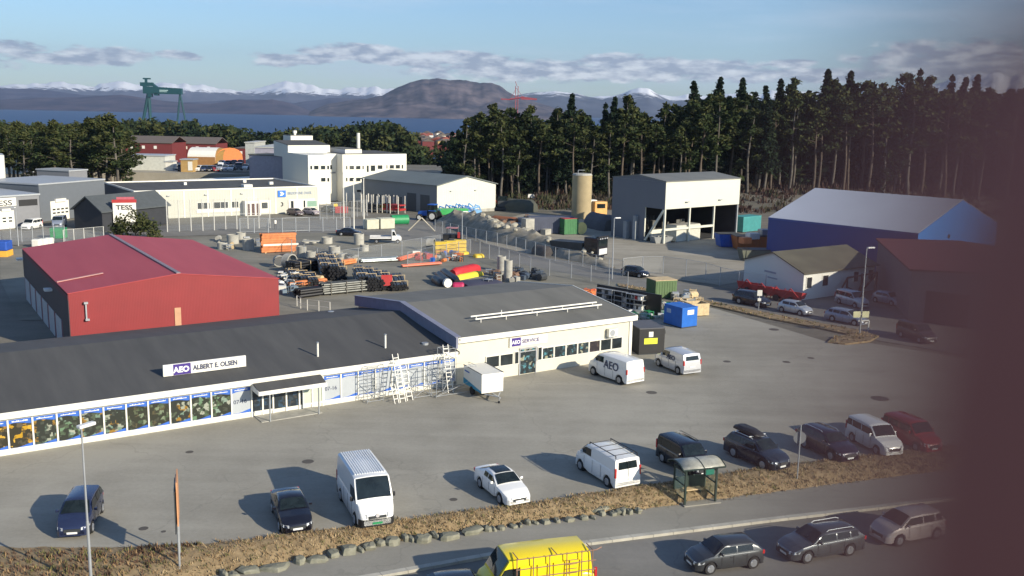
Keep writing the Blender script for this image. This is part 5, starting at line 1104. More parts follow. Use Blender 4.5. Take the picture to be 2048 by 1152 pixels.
def make_car(name, label, cat, loc, rz, kind, pm, side='all', group=None, rails=False, low=BLACK, detail=True, extra=None, **ov):
    S = dict(SPEC[kind]); S.update(ov); L, W, H = S['L'], S['W'], S['H']; hw = W / 2; r = S['r']; xf = S['fo']; xr = xf + S['wb']
    root = thing(name, label, cat, loc, rz, group)
    X = lambda x: L / 2 - x      # nose points to +x
    vanlike = kind in ('smallvan', 'van', 'bigvan')
    zc = lambda x: interp([(0, S['zn'] * .62), (.04, S['zn'] * .86), (.16, S['zn']), (S['xw'] * .5, S['zn'] + (S['zw'] - S['zn']) * .62), (S['xw'], S['zw']), (S['xb'] - .2, (S['zw'] + S['zb']) / 2 + .03), (S['xb'], S['zb']), (L - .05, S['zb'] * .97), (L, S['zb'] * .72)], x)
    wy = lambda x: hw * interp([(0, .70), (.08, .80), (.25, .90), (.6, .97), (1.2, 1.0), (L - 1.0, 1.0), (L - .35, .96 if not vanlike else .99), (L - .08, .90 if not vanlike else .97), (L, .82 if not vanlike else .95)], x)
    xs_ = sorted(set([0, .04, .1, .18, .3, .45] + [xf + r * 1.22 * math.cos(math.pi * i / 8) for i in range(9)] + [xr + r * 1.22 * math.cos(math.pi * i / 8) for i in range(9)] + [S['xw'] * .5, S['xw'], (xf + xr) / 2, xf + S['wb'] * .3, xf + S['wb'] * .7, S['xb'], L - .3, L - .12, L - .05, L]))
    xs_ = [x for x in xs_ if 0 <= x <= L]
    def zbot(x):
        z = .20 + (.10 if x < .1 or x > L - .1 else 0)
        for a in (xf, xr):
            d = abs(x - a)
            if d < r * 1.22: z = max(z, r + math.sqrt(max(0, (r * 1.2) ** 2 - d * d)))
        return z
    rings = []
    for x in xs_:
        w = wy(x); zt = zc(x); zb = min(zbot(x), zt - .12); zm = max(zb + .02, min(.55 * H * .6, zt - .1)); 
        half = [(w * .94, zb), (w * .985, min(zb + .08, zt - .1)), (w, max(zm, zb + .05)), (w * .985, zt - .09), (w * .94, zt - .015), (w * .80, zt + .015), (0, zt + .045)]
        ring = [(X(x), -y, z) for y, z in half] + [(X(x), y, z) for y, z in reversed(half[:-1])]
        rings.append(ring)
    mb = MB(); mb.loft(rings, closed=True, caps=True)
    # greenhouse
    wb_ = hw * .955; wt = hw * (.90 if vanlike else .76)
    roof = lambda x: interp([(S['xw'], S['zw']), ((S['xw'] + S['x1']) / 2, S['zw'] + (H - .05 - S['zw']) * .54), (S['x1'], H - .045), (S['x1'] + .35, H - .008), ((S['x1'] + S['x2']) / 2, H), (S['x2'], H - .05), (S['xb'], S['zb'])], x)
    gx_ = [S['xw'], (S['xw'] + S['x1']) / 2, S['x1'], S['x1'] + .35, (S['x1'] + S['x2']) / 2, S['x2'] - .25, S['x2'], (S['x2'] + S['xb']) / 2, S['xb']]
    def wid(x, z):
        z0 = zc(x) - .02; f = max(0, min(1, (z - z0) / (H - z0))); return wb_ + (wt - wb_) * f ** 1.15 if not vanlike else wb_ + (wt - wb_) * f ** 2
    rr = []
    for x in gx_:
        zt = roof(x); z0 = min(zc(x) - .03, zt - .01); zm = z0 + (zt - z0) * .5; fr_ = .05 * (W / 1.8)
        half = [(wid(x, z0), z0), (wid(x, zm), zm), (wid(x, zt - .02), zt - min(.05, (zt - z0) * .3)), (wid(x, zt) - .09, zt + .005), (0, zt + .035)]
        rr.append([(X(x), -y, z) for y, z in half] + [(X(x), y, z) for y, z in reversed(half[:-1])])
    mb.loft(rr, closed=True, caps=True); body = mb.build('body', pm, root, smooth=38)
    MB().box(X(L - .35), X(.35), -hw * .8, hw * .8, .17, .5).build('underbody', BLACK, root)
    # glass
    def lerp(a, b, t): return a + (b - a) * t
    def wsq(xa, xb2, t0, t1, nm, ins, gm=CARGL):
        pts = []; xa0 = lerp(xa, xb2, t0); xa1 = lerp(xa, xb2, t1); o_ = .022; sgn = 1 if xa < xb2 and xb2 < L * .6 else -1
        K_ = 4; rows_ = []
        for i in range(K_ + 1):
            x = lerp(xa0, xa1, i / K_); z = roof(x) + .006
            rows_.append([(X(x) + sgn * o_, (wid(x, z) - ins) * (-1 + 2 * j / 6), z + o_ * .8 + .035 * (1 - abs(-1 + 2 * j / 6) ** 2)) for j in range(7)])
        m_ = MB(); m_.loft(rows_, closed=False, caps=False); return m_.build(nm, gm, root, smooth=60)
    wsq(S['xw'], S['x1'], .10, .95, 'windscreen', .085)
    if not S.get('norear'):
        if vanlike: 
            zt = S['H'] - .22; z0 = S['zb'] + .16
            q = MB(); xt = lambda z: X(interp([(S['zb'], S['xb']), (H - .05, S['x2'])], z)) - .012
            q.add([(xt(z0), -hw * .72, z0), (xt(z0), hw * .72, z0), (xt(zt), hw * .68, zt), (xt(zt), -hw * .68, zt)], [(3, 2, 1, 0)]); 
            if not S.get('blindrear'): q.build('rear_window', CARGL, root)
        else: wsq(S['x2'], S['xb'], .12, .85, 'rear_window', .10)
    def sidewin(xa, xb_, nm='side_window', x0s=None, x1s=None):
        for sg in (1, -1):
            lo = lambda x: zc(x) + .045; hi = lambda x: min(roof(x) - .075, H - (.13 if not vanlike else .2))
            n_ = 6; bot = [xa + (xb_ - xa) * i / n_ for i in range(n_ + 1)]; P0 = []; P1 = []
            for x in bot:
                zl = lo(x); zh = max(zl + .01, hi(x))
                if vanlike: zh = min(zh, lo(x) + .55)
                P0.append((X(x), sg * (wid(x, zl) + .012), zl)); P1.append((X(x), sg * (wid(x, zh) + .014), zh))
            v = P0 + P1; f = [(i, i + 1, n_ + 2 + i, n_ + 1 + i) if sg < 0 else (i + 1, i, n_ + 1 + i, n_ + 2 + i) for i in range(n_)]
            MB().add(v, f).build(nm, CARGL, root)
    B = (S['xw'] + S['x1']) / 2
    if vanlike and (S.get('panel', kind != 'smallvan')):
        sidewin(S['xw'] + .22, S['xw'] + 1.35)
    else:
        m1 = S['x1'] + (S['x2'] - S['x1']) * .36 + .05; m2 = S['x2'] - .12 if kind in ('sedan', 'coupe', 'hatch') else S['x1'] + (S['x2'] - S['x1']) * .78
        sidewin(B - .02, m1 - .04); sidewin(m1 + .04, m2)
        if kind in ('estate', 'suv', 'mpv', 'smallvan'): sidewin(m2 + .09, S['x2'] + .08)
    # wheels
    for a in (xf, xr):
        for sg in (1, -1):
            w_ = MB(); w_.tube((X(a), sg * (hw - .2), r), (X(a), sg * (hw - .005), r), r, n=18); wo = w_.build('wheel', RUBBER, root, smooth=40)
            q = MB(); q.tube((X(a), sg * (hw - .004), r), (X(a), sg * (hw + .012), r), r * .66, r * .6, n=16)
            if detail:
                for i in range(5): t_ = 6.283 * i / 5 + .3; q.rbox((X(a) + math.cos(t_) * r * .33, sg * (hw + .016), r + math.sin(t_) * r * .33), r * .62, .02, r * .13, 0, 0, 0, -t_)
            q.build('rim', S.get('rim', RIM), wo)
            MB().tube((X(a), sg * (hw - .32), r), (X(a), sg * (hw - .08), r), r * 1.17, n=14).build('wheel_arch', BLACK, root)
    # lights, grille, bumper, plates, mirrors, seams
    for sg in (1, -1):
        y0_ = hw * .52; y1_ = wy(.22) * .99; zz = S['zn'] * .84
        q = MB(); h_ = .09 if not vanlike else .14; yo_ = wy(.34) + .018
        q.hexa([(X(-.03), sg * y0_, zz - h_), (X(.12), sg * (wy(.12) + .015), zz - h_ * .6), (X(.4), sg * yo_, zz - .0), (X(.3), sg * y0_, zz - h_), (X(-.005), sg * y0_, zz + h_ * .45), (X(.16), sg * (wy(.12) + .01), zz + h_ * .8), (X(.46), sg * (yo_ - .004), zz + h_ * 1.15), (X(.3), sg * y0_, zz + h_ * .8)]); q.build('headlight', HEADL, root)
        q = MB(); zt_ = S['zb'] * (.86 if not vanlike else .9); hh = S.get('tlh', .3)
        q.rbox((X(L - .06), sg * (wy(L - .06) - .03), zt_ + (0 if not vanlike else .1)), .12, .1, hh * 2 if vanlike else .2); q.build('taillight', TAILL, root)
        q = MB(); xm = S['xw'] + .42; q.rbox((X(xm), sg * (hw + .09), S['zw'] + .1), .1, .17, .13 if not vanlike else .24); q.build('mirror', pm if not S.get('blackmir') else BLACK, root, bevel=.02)
    q = MB(); q.box(X(.0) - .08, X(.0) + .022, -hw * .46, hw * .46, S['zn'] * .56, S['zn'] * .80); q.build('grille', DARKST, root)
    q = MB(); q.box(X(.0) + .0, X(.0) + .028, -.26, .26, .34, .45); q.build('number_plate', S.get('plate', PLATE), root)
    q = MB(); q.box(X(L) - .02, X(L) + .0, -.26, .26, S['zb'] * .62, S['zb'] * .62 + .11); q.build('number_plate', S.get('plate', PLATE), root)
    rw = []
    for x0, x1 in ((.0, .32), (L - .22, L)):
        rings = []
        for x in [x0 + (x1 - x0) * i / 4 for i in range(5)]:
            w = wy(x) + .012; rings.append([(X(x), -w, .22), (X(x), w, .22), (X(x), w, .5 if kind != 'bigvan' else .62), (X(x), -w, .5 if kind != 'bigvan' else .62)])
        q = MB(); q.loft(rings); q.build('bumper', low if (kind == 'bigvan' or S.get('darkbump')) else pm, root, smooth=40)
    if detail:
        for sx_ in ([xf + .62, xf + S['wb'] * .52, xr - .42] if not (vanlike and S.get('panel', kind != 'smallvan')) else [xf + .5, xf + 1.45, xf + 2.4]):
            for sg in (1, -1):
                MB().box(X(sx_) - .008, X(sx_) + .008, sg * (wy(sx_) + .004) - .004, sg * (wy(sx_) + .004) + .004, .38, zc(sx_) - .10).build('door_seam', BLACK, root)
        for sg in (1, -1):
            for sx_ in (xf + S['wb'] * .47, xf + S['wb'] * .78): MB().rbox((X(sx_), sg * (wy(sx_) + .012), zc(sx_) - .17), .16, .025, .03).build('door_handle', pm, root)
    if rails:
        for sg in (1, -1):
            q = MB(); yy = wt - .06; q.path([(X(S['x1'] + .25), sg * yy, H - .02), (X(S['x1'] + .4), sg * yy, H + .055), (X(S['x2'] - .3), sg * yy, H + .055), (X(S['x2'] - .1), sg * yy, H - .02)], .02); q.build('roof_rail', ALU if rails == 2 else DARKST, root)
    return root, S, X
def cplace(A, B, near, z, kind, sc, head=None):
    """front-wheel and rear-wheel contact pixels of the visible flank; near = 'L' or 'R' flank of the car"""
    S = SPEC[kind]; a = G(*A, z); b = G(*B, z); d = Vector((a.x - b.x, a.y - b.y)).normalized()
    if head is not None: d = Vector((math.cos(R(head)), math.sin(R(head))))
    left = Vector((-d.y, d.x)); s = -1 if near == 'L' else 1; mid_ax = S['L'] / 2 - S['fo'] - S['wb'] / 2
    c = Vector(((a.x + b.x) / 2, (a.y + b.y) / 2)) + left * s * (S['W'] / 2) * sc - d * mid_ax * sc
    return Vector((c.x, c.y, z + .006)), math.atan2(d.y, d.x)
def car(name, label, cat, A, B, near, kind, pm, z=0.0, scale=.88, head=None, **k):
    loc, rz = cplace(A, B, near, z, kind, scale, head)
    o, S, X = make_car(name, label, cat, loc, rz, kind, pm, **k)
    o.scale = (scale,) * 3
    return o, S, X
P_NAVY = paint('navy', (.025, .035, .085), .25, .3); P_BLACK = paint('black', (.008, .008, .014), .2); P_WHITE = paint('white', (.76, .76, .74), .3); P_SILVER = paint('silver', (.50, .52, .55), .3, .5); P_GREY = paint('dark_grey', (.06, .065, .07), .28, .5); P_BEIGE = paint('pale_rose', (.62, .55, .52), .35, .2); P_RED = paint('red', (.33, .02, .02)); P_YEL = paint('yellow', (.86, .66, .01), .35); P_DBL = paint('dark_blue_grey', (.022, .03, .045), .22, .3); P_PLUM = paint('plum', (.018, .012, .028), .2, .2); P_BROWN = paint('brown_grey', (.14, .10, .10), .35, .3); P_MIST = paint('mist_blue', (.30, .34, .42), .3, .4)
car('parked_car', 'dark blue small car alone at the left, with the rectangular board shadow at its wheel', 'car', (189, 1061), (205, 1029), 'L', 'mpv', P_NAVY)
car('parked_car', 'black saloon parked in the shadow left of the tall white van', 'car', (558, 1064), (543, 1024), 'R', 'sedan', P_BLACK)
bv, S, X = car('cargo_van', 'tall white panel van with ribbed roof and green number plate, seen from the front', 'van', (709, 1053), (679, 1000), 'R', 'bigvan', P_WHITE, scale=.93, blackmir=1, plate=GRNP)
mb = MB()
for i in range(13): y = -.78 + i * .13; mb.box(X(5.15), X(1.6), y - .03, y + .03, 2.50, 2.545)
mb.build('roof_ribs', P_WHITE, bv)
mb = MB(); mb.tube((X(0) + .02, 0, .80), (X(0) + .035, 0, .80), .10, n=12); mb.build('badge', mat('badge_grey', (.5, .48, .48), .3), bv)
mb = MB(); mb.box(X(0) - .03, X(0) + .022, -.5, .5, .60, .66); mb.build('chrome_strip', WHITE, bv)
mc, S, X = car('parked_car', 'white hatchback with a black glass roof beside the verge in mid lot', 'car', (998, 1009), (958, 976), 'R', 'coupe', P_WHITE)
mb = MB(); mb.loft([[(X(x), -.5 + j * .2, 1.43 + .045 - .03 * abs(-.5 + j * .2) * 1.5 - (.04 if x < 2.2 or x > 3.1 else 0)) for j in range(6)] for x in (2.12, 2.4, 2.7, 3.1)], closed=False, caps=False); mb.build('glass_roof', CARGL, mc, smooth=60)
tv, S, X = car('delivery_van', 'white van with black roof bars seen from behind, tail to the verge', 'van', (1163, 943), (1208, 971), 'L', 'van', P_WHITE)
mb = MB()
for sg in (1, -1): mb.path([(X(1.7), sg * .78, 2.0), (X(1.7), sg * .78, 2.14), (X(4.6), sg * .78, 2.14), (X(4.6), sg * .78, 1.98)], .03)
for x in (1.9, 2.7, 3.5, 4.4): mb.tube((X(x), -.78, 2.13), (X(x), .78, 2.13), .025)
mb.build('roof_bars', BLACK, tv)
MB().box(X(4.86) - .01, X(4.86) + .0, -.01, .01, .6, 1.85).build('door_gap', BLACK, tv)
car('parked_car', 'black high-roofed car parked behind the bus shelter', 'car', (1364, 950), (1328, 928), 'R', 'smallvan', P_BLACK, panel=False, rails=1)
es, S, X = car('parked_car', 'dark grey family car with a long black roof box', 'car', (1522, 940), (1466, 915), 'R', 'suv', P_DBL, rails=2)
mb = MB(); rings = []
for x, w, h in ((2.0, .2, .05), (2.15, .38, .18), (2.8, .42, .3), (3.8, .42, .32), (4.2, .38, .22), (4.3, .3, .1)): rings.append([(X(x), -.05 - w, 1.8), (X(x), -.05 + w, 1.8), (X(x), -.05 + w, 1.8 + h * .6), (X(x), -.05 + w * .7, 1.8 + h), (X(x), -.05 - w * .7, 1.8 + h), (X(x), -.05 - w, 1.8 + h * .6)])
mb.loft(rings); mb.build('roof_box', BLACK, es, smooth=40); mb = MB()
for x in (2.4, 3.7): mb.box(X(x) - .03, X(x) + .03, -.72, .72, 1.735, 1.79)
mb.build('roof_bars', ALU, es)
car('parked_car', 'shiny dark plum estate between the round road sign and the small white van', 'car', (1657, 921), (1609, 897), 'R', 'suv', P_PLUM, rails=2, H=1.6)
car('parked_car', 'small white van with windows, left of the blurred red van', 'van', (1749, 909), (1703, 884), 'R', 'smallvan', P_WHITE, panel=False)
car('parked_car', 'red van at the right end of the verge-side row', 'van', (1826, 902), (1778, 880), 'R', 'smallvan', P_RED)
for (A, B, kind, lb, ts, tx) in [((1184, 750), (1238, 769), 'van', 'white van lettered AEO with a blank bright rear, outside the workshop door', .88, -1.0), ((1313, 732), (1357, 750), 'smallvan', 'shorter white van lettered AEO with a rear window, by the black container', .55, -.95)]:
    lv, S, X = car('lettered_van', lb, 'van', A, B, 'L', kind, P_WHITE if kind == 'van' else paint('silver_white', (.55, .56, .58), .3, .2), blindrear=(kind == 'van'), panel=True, scale=.95, tlh=.2, group='lettered service vans')
    L_len = S['L']
    put_text('lettering', 'AEO', ts, TXTD, lv, (X(L_len * .93) if False else X(L_len * (.44 if kind == 'van' else .46)), S['W'] / 2 * .985 + .012, .98 if kind == 'van' else 1.02), (R(90), 0, R(180)), bold=.012, ext=.012, sx=1.0)
# upper right road cars
car('parked_car', 'silver hatchback on the access road in front of the red machines', 'car', (1600, 632), (1561, 624), 'R', 'hatch', P_SILVER)
car('parked_car', 'silver high-roofed car before the timber stair frame of the white house', 'car', (1711, 617), (1674, 607), 'R', 'smallvan', P_SILVER, panel=False)
car('parked_car', 'silver-grey estate beneath the pale sign pair by the tall lamp', 'car', (1708, 652), (1663, 643), 'R', 'estate', P_MIST)
car('parked_car', 'black car by the small white road sign, left of the silver hatchback', 'car', (1512, 615), (1478, 608), 'R', 'suv', P_BLACK)
car('parked_car', 'grey blurred car right of the lamp by the white house', 'car', (1783, 612), (1748, 604), 'R', 'hatch', P_MIST)
car('moving_van', 'dark brownish van driving towards the right edge', 'van', (1846, 690), (1792, 672), 'R', 'smallvan', paint('dark_brown', (.05, .035, .035)))
car('moving_car', 'dark car on the access road left of the grey lamp post base', 'car', (1276, 556), (1250, 552), 'R', 'hatch', P_BLACK)
car('moving_car', 'black car driving on the road behind the concrete rings', 'car', (712, 473), (681, 472), 'R', 'sedan', P_BLACK, detail=False)
car('parked_car', 'grey-brown car parked before the pale warehouse, left of a pair', 'car', (592, 432), (576, 430), 'R', 'hatch', P_BROWN, detail=False)
car('parked_car', 'red-grey car parked before the pale warehouse, right of a pair', 'car', (626, 431), (607, 429), 'R', 'hatch', paint('rosy', (.35, .30, .31)), detail=False)
car('parked_car', 'dark car in the shade right of the pale warehouse corner', 'car', (662, 426), (646, 424), 'R', 'sedan', P_GREY, detail=False)
car('parked_van', 'white van parked before the forest left of the ochre silo', 'van', (1083, 404), (1064, 404), 'R', 'van', P_WHITE, detail=False)
car('parked_van', 'small white car before the wall of the grey workshop', 'car', (62, 459), (46, 456), 'R', 'smallvan', P_WHITE, head=-95, detail=False)
car('parked_van', 'grey van half in shade before the slate workshop', 'van', (116, 455), (99, 452), 'R', 'van', P_MIST, head=-75, detail=False)
# street cars
SZ = STREET_Z
hc, S, X = car('moving_car', 'dark grey small car driving left on the street with its driver visible', 'car', (1421, 1150), (1507, 1138), 'L', 'hatch', P_GREY, z=SZ)
car('moving_car', 'silver-trimmed dark grey estate on the street, in the middle of the queue', 'car', (1613, 1128), (1702, 1112), 'L', 'estate', paint('steel_grey', (.11, .12, .13), .22, .6), z=SZ, rails=2)
car('moving_car', 'pale rose hatchback, rightmost car of the street queue', 'car', (1792, 1095), (1880, 1078), 'L', 'mpv', P_BEIGE, z=SZ)
car('moving_car', 'dark car whose roof just shows at the bottom edge', 'car', (835, 1235), (960, 1218), 'L', 'hatch', P_DBL, z=SZ)
# driver of the small car
def skin_body(name, chain, mt, parent, sub=1):
    """chain: list of (co, radius, parent index)"""
    me = bpy.data.meshes.new(name); me.from_pydata([c[0] for c in chain], [(i, c[2]) for i, c in enumerate(chain) if c[2] is not None], [])
    o = bpy.data.objects.new(name, me); COL.objects.link(o); o.parent = parent
    bm = bmesh.new(); bm.from_mesh(me); sl = bm.verts.layers.skin.verify(); bm.verts.ensure_lookup_table()
    for v, c in zip(bm.verts, chain): v[sl].radius = (c[1], c[1])
    bm.verts[0][sl].use_root = True; bm.to_mesh(me); bm.free()
    mod = o.modifiers.new('skin', 'SKIN')
    ss = o.modifiers.new('subsurf', 'SUBSURF'); ss.levels = sub; ss.render_levels = sub
    me.materials.append(mt); mod.use_smooth_shade = True
    return o
SKIN = mat('skin', (.50, .30, .22), .6, var=.08)
dl = hc.matrix_basis @ Vector((0, 0, 0))
drv = thing('person', 'driver in a dark top seated at the wheel of the small dark car', 'person', hc.location, hc.rotation_euler.z)
# yellow van with glass rack
q1 = G(1160, 1100, SZ + 2.3); loc = G(1096, 1094, SZ + 2.25); loc.z = SZ + .006
dr_ = heading(G(1170, 1085, SZ + 2.2), G(1050, 1100, SZ + 2.2))
yv, S, X = make_car('yellow_van', 'bright yellow van carrying a grid rack on its flank, cut by the bottom edge', 'van', loc, dr_, 'bigvan', P_YEL, L=5.6, H=2.35, darkbump=0)
yv.scale = (.9,) * 3; yv.location = loc + Vector((-.72 - math.sin(dr_) * .55, .15, 0))
BR_ = mat('rack_bar', (.30, .17, .12), .5, .3); mb = MB(); yy = S['W'] / 2 + .14
for x in (1.55, 2.35, 3.15, 4.0, 4.75, 5.3): mb.tube((X(x), yy, .5), (X(x), yy - .05, 2.48), .028, n=5)
for z in (.7, 1.1, 1.5, 1.95, 2.46): mb.tube((X(1.5), yy, z), (X(5.45), yy, z), .026, n=5)
mb.tube((X(5.45), yy, 2.46), (X(5.75), yy - .1, 2.52), .03, n=5)
for z in (2.46,): 
    for x in (1.6, 3.5, 5.3): mb.tube((X(x), yy, z), (X(x), .3, 2.42), .025, n=5)
for i in range(7): mb.tube((X(4.05), yy + .02, .8 + i * .22), (X(4.5), yy + .02, .8 + i * .22), .018, n=4)
mb.build('rack', BR_, yv)
mb = MB()
for x in (1.75, 2.6, 3.4, 4.2): mb.box(X(x + .66), X(x), S['W'] / 2 * .97, S['W'] / 2 * .97 + .03, .9, 2.0)
mb.build('side_panels', P_YEL, yv)
# white tipper pickup
pk = thing('flatbed_truck', 'small white flatbed truck driving on the road above the pipe yard', 'truck', G(772, 486), heading(G(742, 489), G(803, 489)))
pk.scale = (.82, .82, .9)
mb = MB(); mb.xprism([(1.0, .5), (2.75, .5), (2.8, .95), (2.5, 1.25), (1.9, 1.35), (1.55, 2.15), (1.0, 2.15)], -.95, .95); mb.build('cab', P_WHITE, pk, bevel=.05)
for sg in (1, -1): MB().add([(1.15, sg * .965, 1.35), (1.8, sg * .965, 1.35), (1.5, sg * .965, 2.0), (1.15, sg * .965, 2.0)], [(0, 1, 2, 3) if sg < 0 else (3, 2, 1, 0)]).build('side_window', CARGL, pk)
MB().add([(1.93, -.85, 1.37), (1.93, .85, 1.37), (1.62, .8, 2.08), (1.62, -.8, 2.08)], [(0, 1, 2, 3)]).build('windscreen', CARGL, pk)
MB().box(-2.9, .9, -1.0, 1.0, .82, .92).build('bed', P_WHITE, pk); MB().box(-2.9, 1.0, -.4, .4, .5, .8).build('chassis', BLACK, pk)
mb = MB()
for a_ in ((-2.9, .9, -1.0, -.96), (-2.9, .9, .96, 1.0), (-2.9, -2.86, -.96, .96)): mb.box(*a_, .925, 1.2)
mb.build('drop_sides', mat('pale_grey_side', (.5, .5, .5), .5), pk)
for x in (2.1, -1.7):
    for sg in (1, -1): w = MB().tube((x, sg * .72, .36), (x, sg * .96, .36), .36, n=14).build('wheel', RUBBER, pk); MB().tube((x, sg * .965, .36), (x, sg * .98, .36), .2, n=10).build('rim', RIM, w)
# black hook truck
tk = thing('tipper_truck', 'black truck with silver grille and empty low bed standing on the gravel', 'truck', G(1158, 514), heading(G(1130, 508), G(1190, 516)))
mb = MB(); mb.box(1.6, 3.9, -1.25, 1.25, .6, 3.1); mb.build('cab', P_BLACK, tk, bevel=.12); MB().box(3.905, 3.93, -1.05, 1.05, 1.9, 2.75).build('windscreen', CARGL, tk)
mb = MB(); mb.box(3.905, 3.98, -.95, .95, .8, 1.6); mb.build('grille', ALU, tk); mb = MB(); mb.box(3.6, 4.0, -1.2, 1.2, 3.1, 3.3); mb.build('sun_visor', BLACK, tk)
mb = MB(); 
for y in (-.8, -.3, .3, .8): mb.box(3.95, 4.05, y - .12, y + .12, 2.9, 3.05)
mb.build('roof_lamps', HEADL, tk); MB().box(-4.2, 1.5, -.45, .45, .75, 1.1).build('chassis', BLACK, tk)
mb = MB(); mb.hexa([(-4.0, -1.2, 1.15), (1.3, -1.2, 1.15), (1.3, 1.2, 1.15), (-4.0, 1.2, 1.15), (-4.3, -1.25, 2.0), (1.4, -1.25, 2.2), (1.4, 1.25, 2.2), (-4.3, 1.25, 2.0)]); mb.build('tipper_body', DARKST, tk)
for x in (2.9, -1.6, -3.0):
    for sg in (1, -1): w = MB().tube((x, sg * .85, .5), (x, sg * 1.2, .5), .5, n=16).build('wheel', RUBBER, tk); MB().tube((x, sg * 1.2, .5), (x, sg * 1.22, .5), .26, n=10).build('rim', RIM, w)
# tractor, trailers, excavator, utility cart
def tractor(name, label, loc, rz, pm, sc=1.0, cabm=None):
    t = thing(name, label, 'tractor', loc, rz); t.scale = (sc,) * 3
    mb = MB(); mb.xprism([(.2, .8), (2.2, .8), (2.25, 1.3), (2.0, 1.55), (.2, 1.7)], -.4, .4); mb.build('bonnet', pm, t, bevel=.05); mb = MB(); mb.xprism([(-1.1, .9), (.3, .9), (.3, 1.7), (.1, 2.7), (-.95, 2.7)], -.75, .75); mb.build('cab', CARGL, t)
    MB().box(-1.05, .25, -.82, .82, 2.7, 2.85).build('roof', pm, t, bevel=.04)
    for x, r_, y in ((-.8, .85, .8), (1.7, .55, .65)):
        for sg in (1, -1): w = MB().tube((x, sg * y, r_), (x, sg * (y + .38), r_), r_, n=18).build('wheel', RUBBER, t); MB().tube((x, sg * (y + .38), r_), (x, sg * (y + .41), r_), r_ * .6, n=12).build('rim', WHITE, w)
    mb = MB()
    for sg in (1, -1): mb.box(-1.4, -.1, sg * .8 - .02, sg * 1.2 + .02, 1.75, 1.83) if sg > 0 else mb.box(-1.4, -.1, -1.22, -.78, 1.75, 1.83)
    mb.build('mudguard', pm, t); return t
tractor('farm_tractor', 'blue tractor with pale wheel rims in front of the shaded storage hall wall', G(861, 441), R(160), BLUP, 1.05)
u = thing('utility_cart', 'small dark utility vehicle with a flat roof at the road edge', 'utility vehicle', G(905, 482), R(-5))
mb = MB(); mb.box(-1.4, 1.5, -.7, .7, .45, 1.1); mb.build('body', BLACK, u, bevel=.08); MB().box(-.9, .8, -.7, .7, 2.0, 2.08).build('roof', mat('pale_roof_panel', (.45, .2, .2), .5), u)
mb = MB()
for x in (-.85, .75):
    for y in (-.65, .65): mb.tube((x, y, 1.0), (x, y, 2.0), .04)
mb.build('roll_cage', BLACK, u); MB().box(.9, 1.25, -.95, -.72, .6, 1.5).build('red_panel', REDP, u)
for x in (-1.0, 1.1):
    for sg in (1, -1): MB().tube((x, sg * .6, .4), (x, sg * .85, .4), .4, n=12).build('wheel', RUBBER, u)
gt = thing('tipping_trailer', 'green tipping trailer standing right of the blue tractor', 'trailer', G(907, 438), R(14))
mb = MB(); mb.hexa([(-2.3, -1, .9), (2.3, -1, .9), (2.3, 1, .9), (-2.3, 1, .9), (-2.8, -1.15, 1.9), (2.6, -1.15, 1.9), (2.6, 1.15, 1.9), (-2.8, 1.15, 1.9)]); mb.build('body', mat('bright_green', (.06, .42, .12), .5), gt)
for x in (-.5, .6):
    for sg in (1, -1): MB().tube((x, sg * .8, .45), (x, sg * 1.1, .45), .45, n=12).build('wheel', RUBBER, gt)
LB = mat('light_blue_paint', (.16, .36, .62), .5)
for i, (px, py, lb) in enumerate([(905, 432, 'light blue folded farm implement behind the green trailer, left one'), (925, 430, 'light blue crane-like implement against the cream gable, right one')]):
    o = thing('farm_implement', lb, 'farm implement', G(px, py), R(25)); mb = MB()
    for j in range(5): x = -3 + j * 1.3; mb.path([(x, 0, .3), (x + .4, 0, 1.9 + .3 * (j % 2)), (x + 1.3, .2, 1.6), (x + 1.7, 0, .5)], .13, n=5)
    mb.tube((-3.4, 0, .6), (3.6, 0, 1.5), .16); mb.tube((-3.2, .8, .5), (3.4, .6, .9), .14); mb.build('frame', LB if i else mat('mid_blue_paint', (.05, .16, .42), .5), o); mb = MB(); mb.box(1.8, 3.6, -.5, .5, .2, .9); mb.build('body', LB, o)
ex = thing('excavator', 'red excavator with raised arm at the right corner of the cream gable', 'excavator', G(1004, 421), R(186)); mb = MB()
mb.path([(.8, 0, 1.4), (2.6, 0, 3.2), (4.3, 0, 2.6)], .2); mb.tube((4.3, 0, 2.6), (5.0, 0, .7), .16); mb.build('arm', mat('bright_red_orange', (.7, .10, .05), .5), ex); MB().box(-1.4, 1.0, -1, 1, .8, 2.0).build('house', DARKST, ex, bevel=.08); MB().box(-.9, .9, -.6, .5, 2.0, 2.9).build('cab', CARGL, ex)
for sg in (1, -1): MB().box(-1.6, 1.6, sg * 1.0 - .25, sg * 1.0 + .25, 0, .75).build('track', BLACK, ex, bevel=.15)
MB().hexa([(4.6, -.4, .2), (5.4, -.4, .2), (5.4, .4, .2), (4.6, .4, .2), (4.8, -.4, .9), (5.2, -.4, .9), (5.2, .4, .9), (4.8, .4, .9)]).build('bucket', REDP, ex)
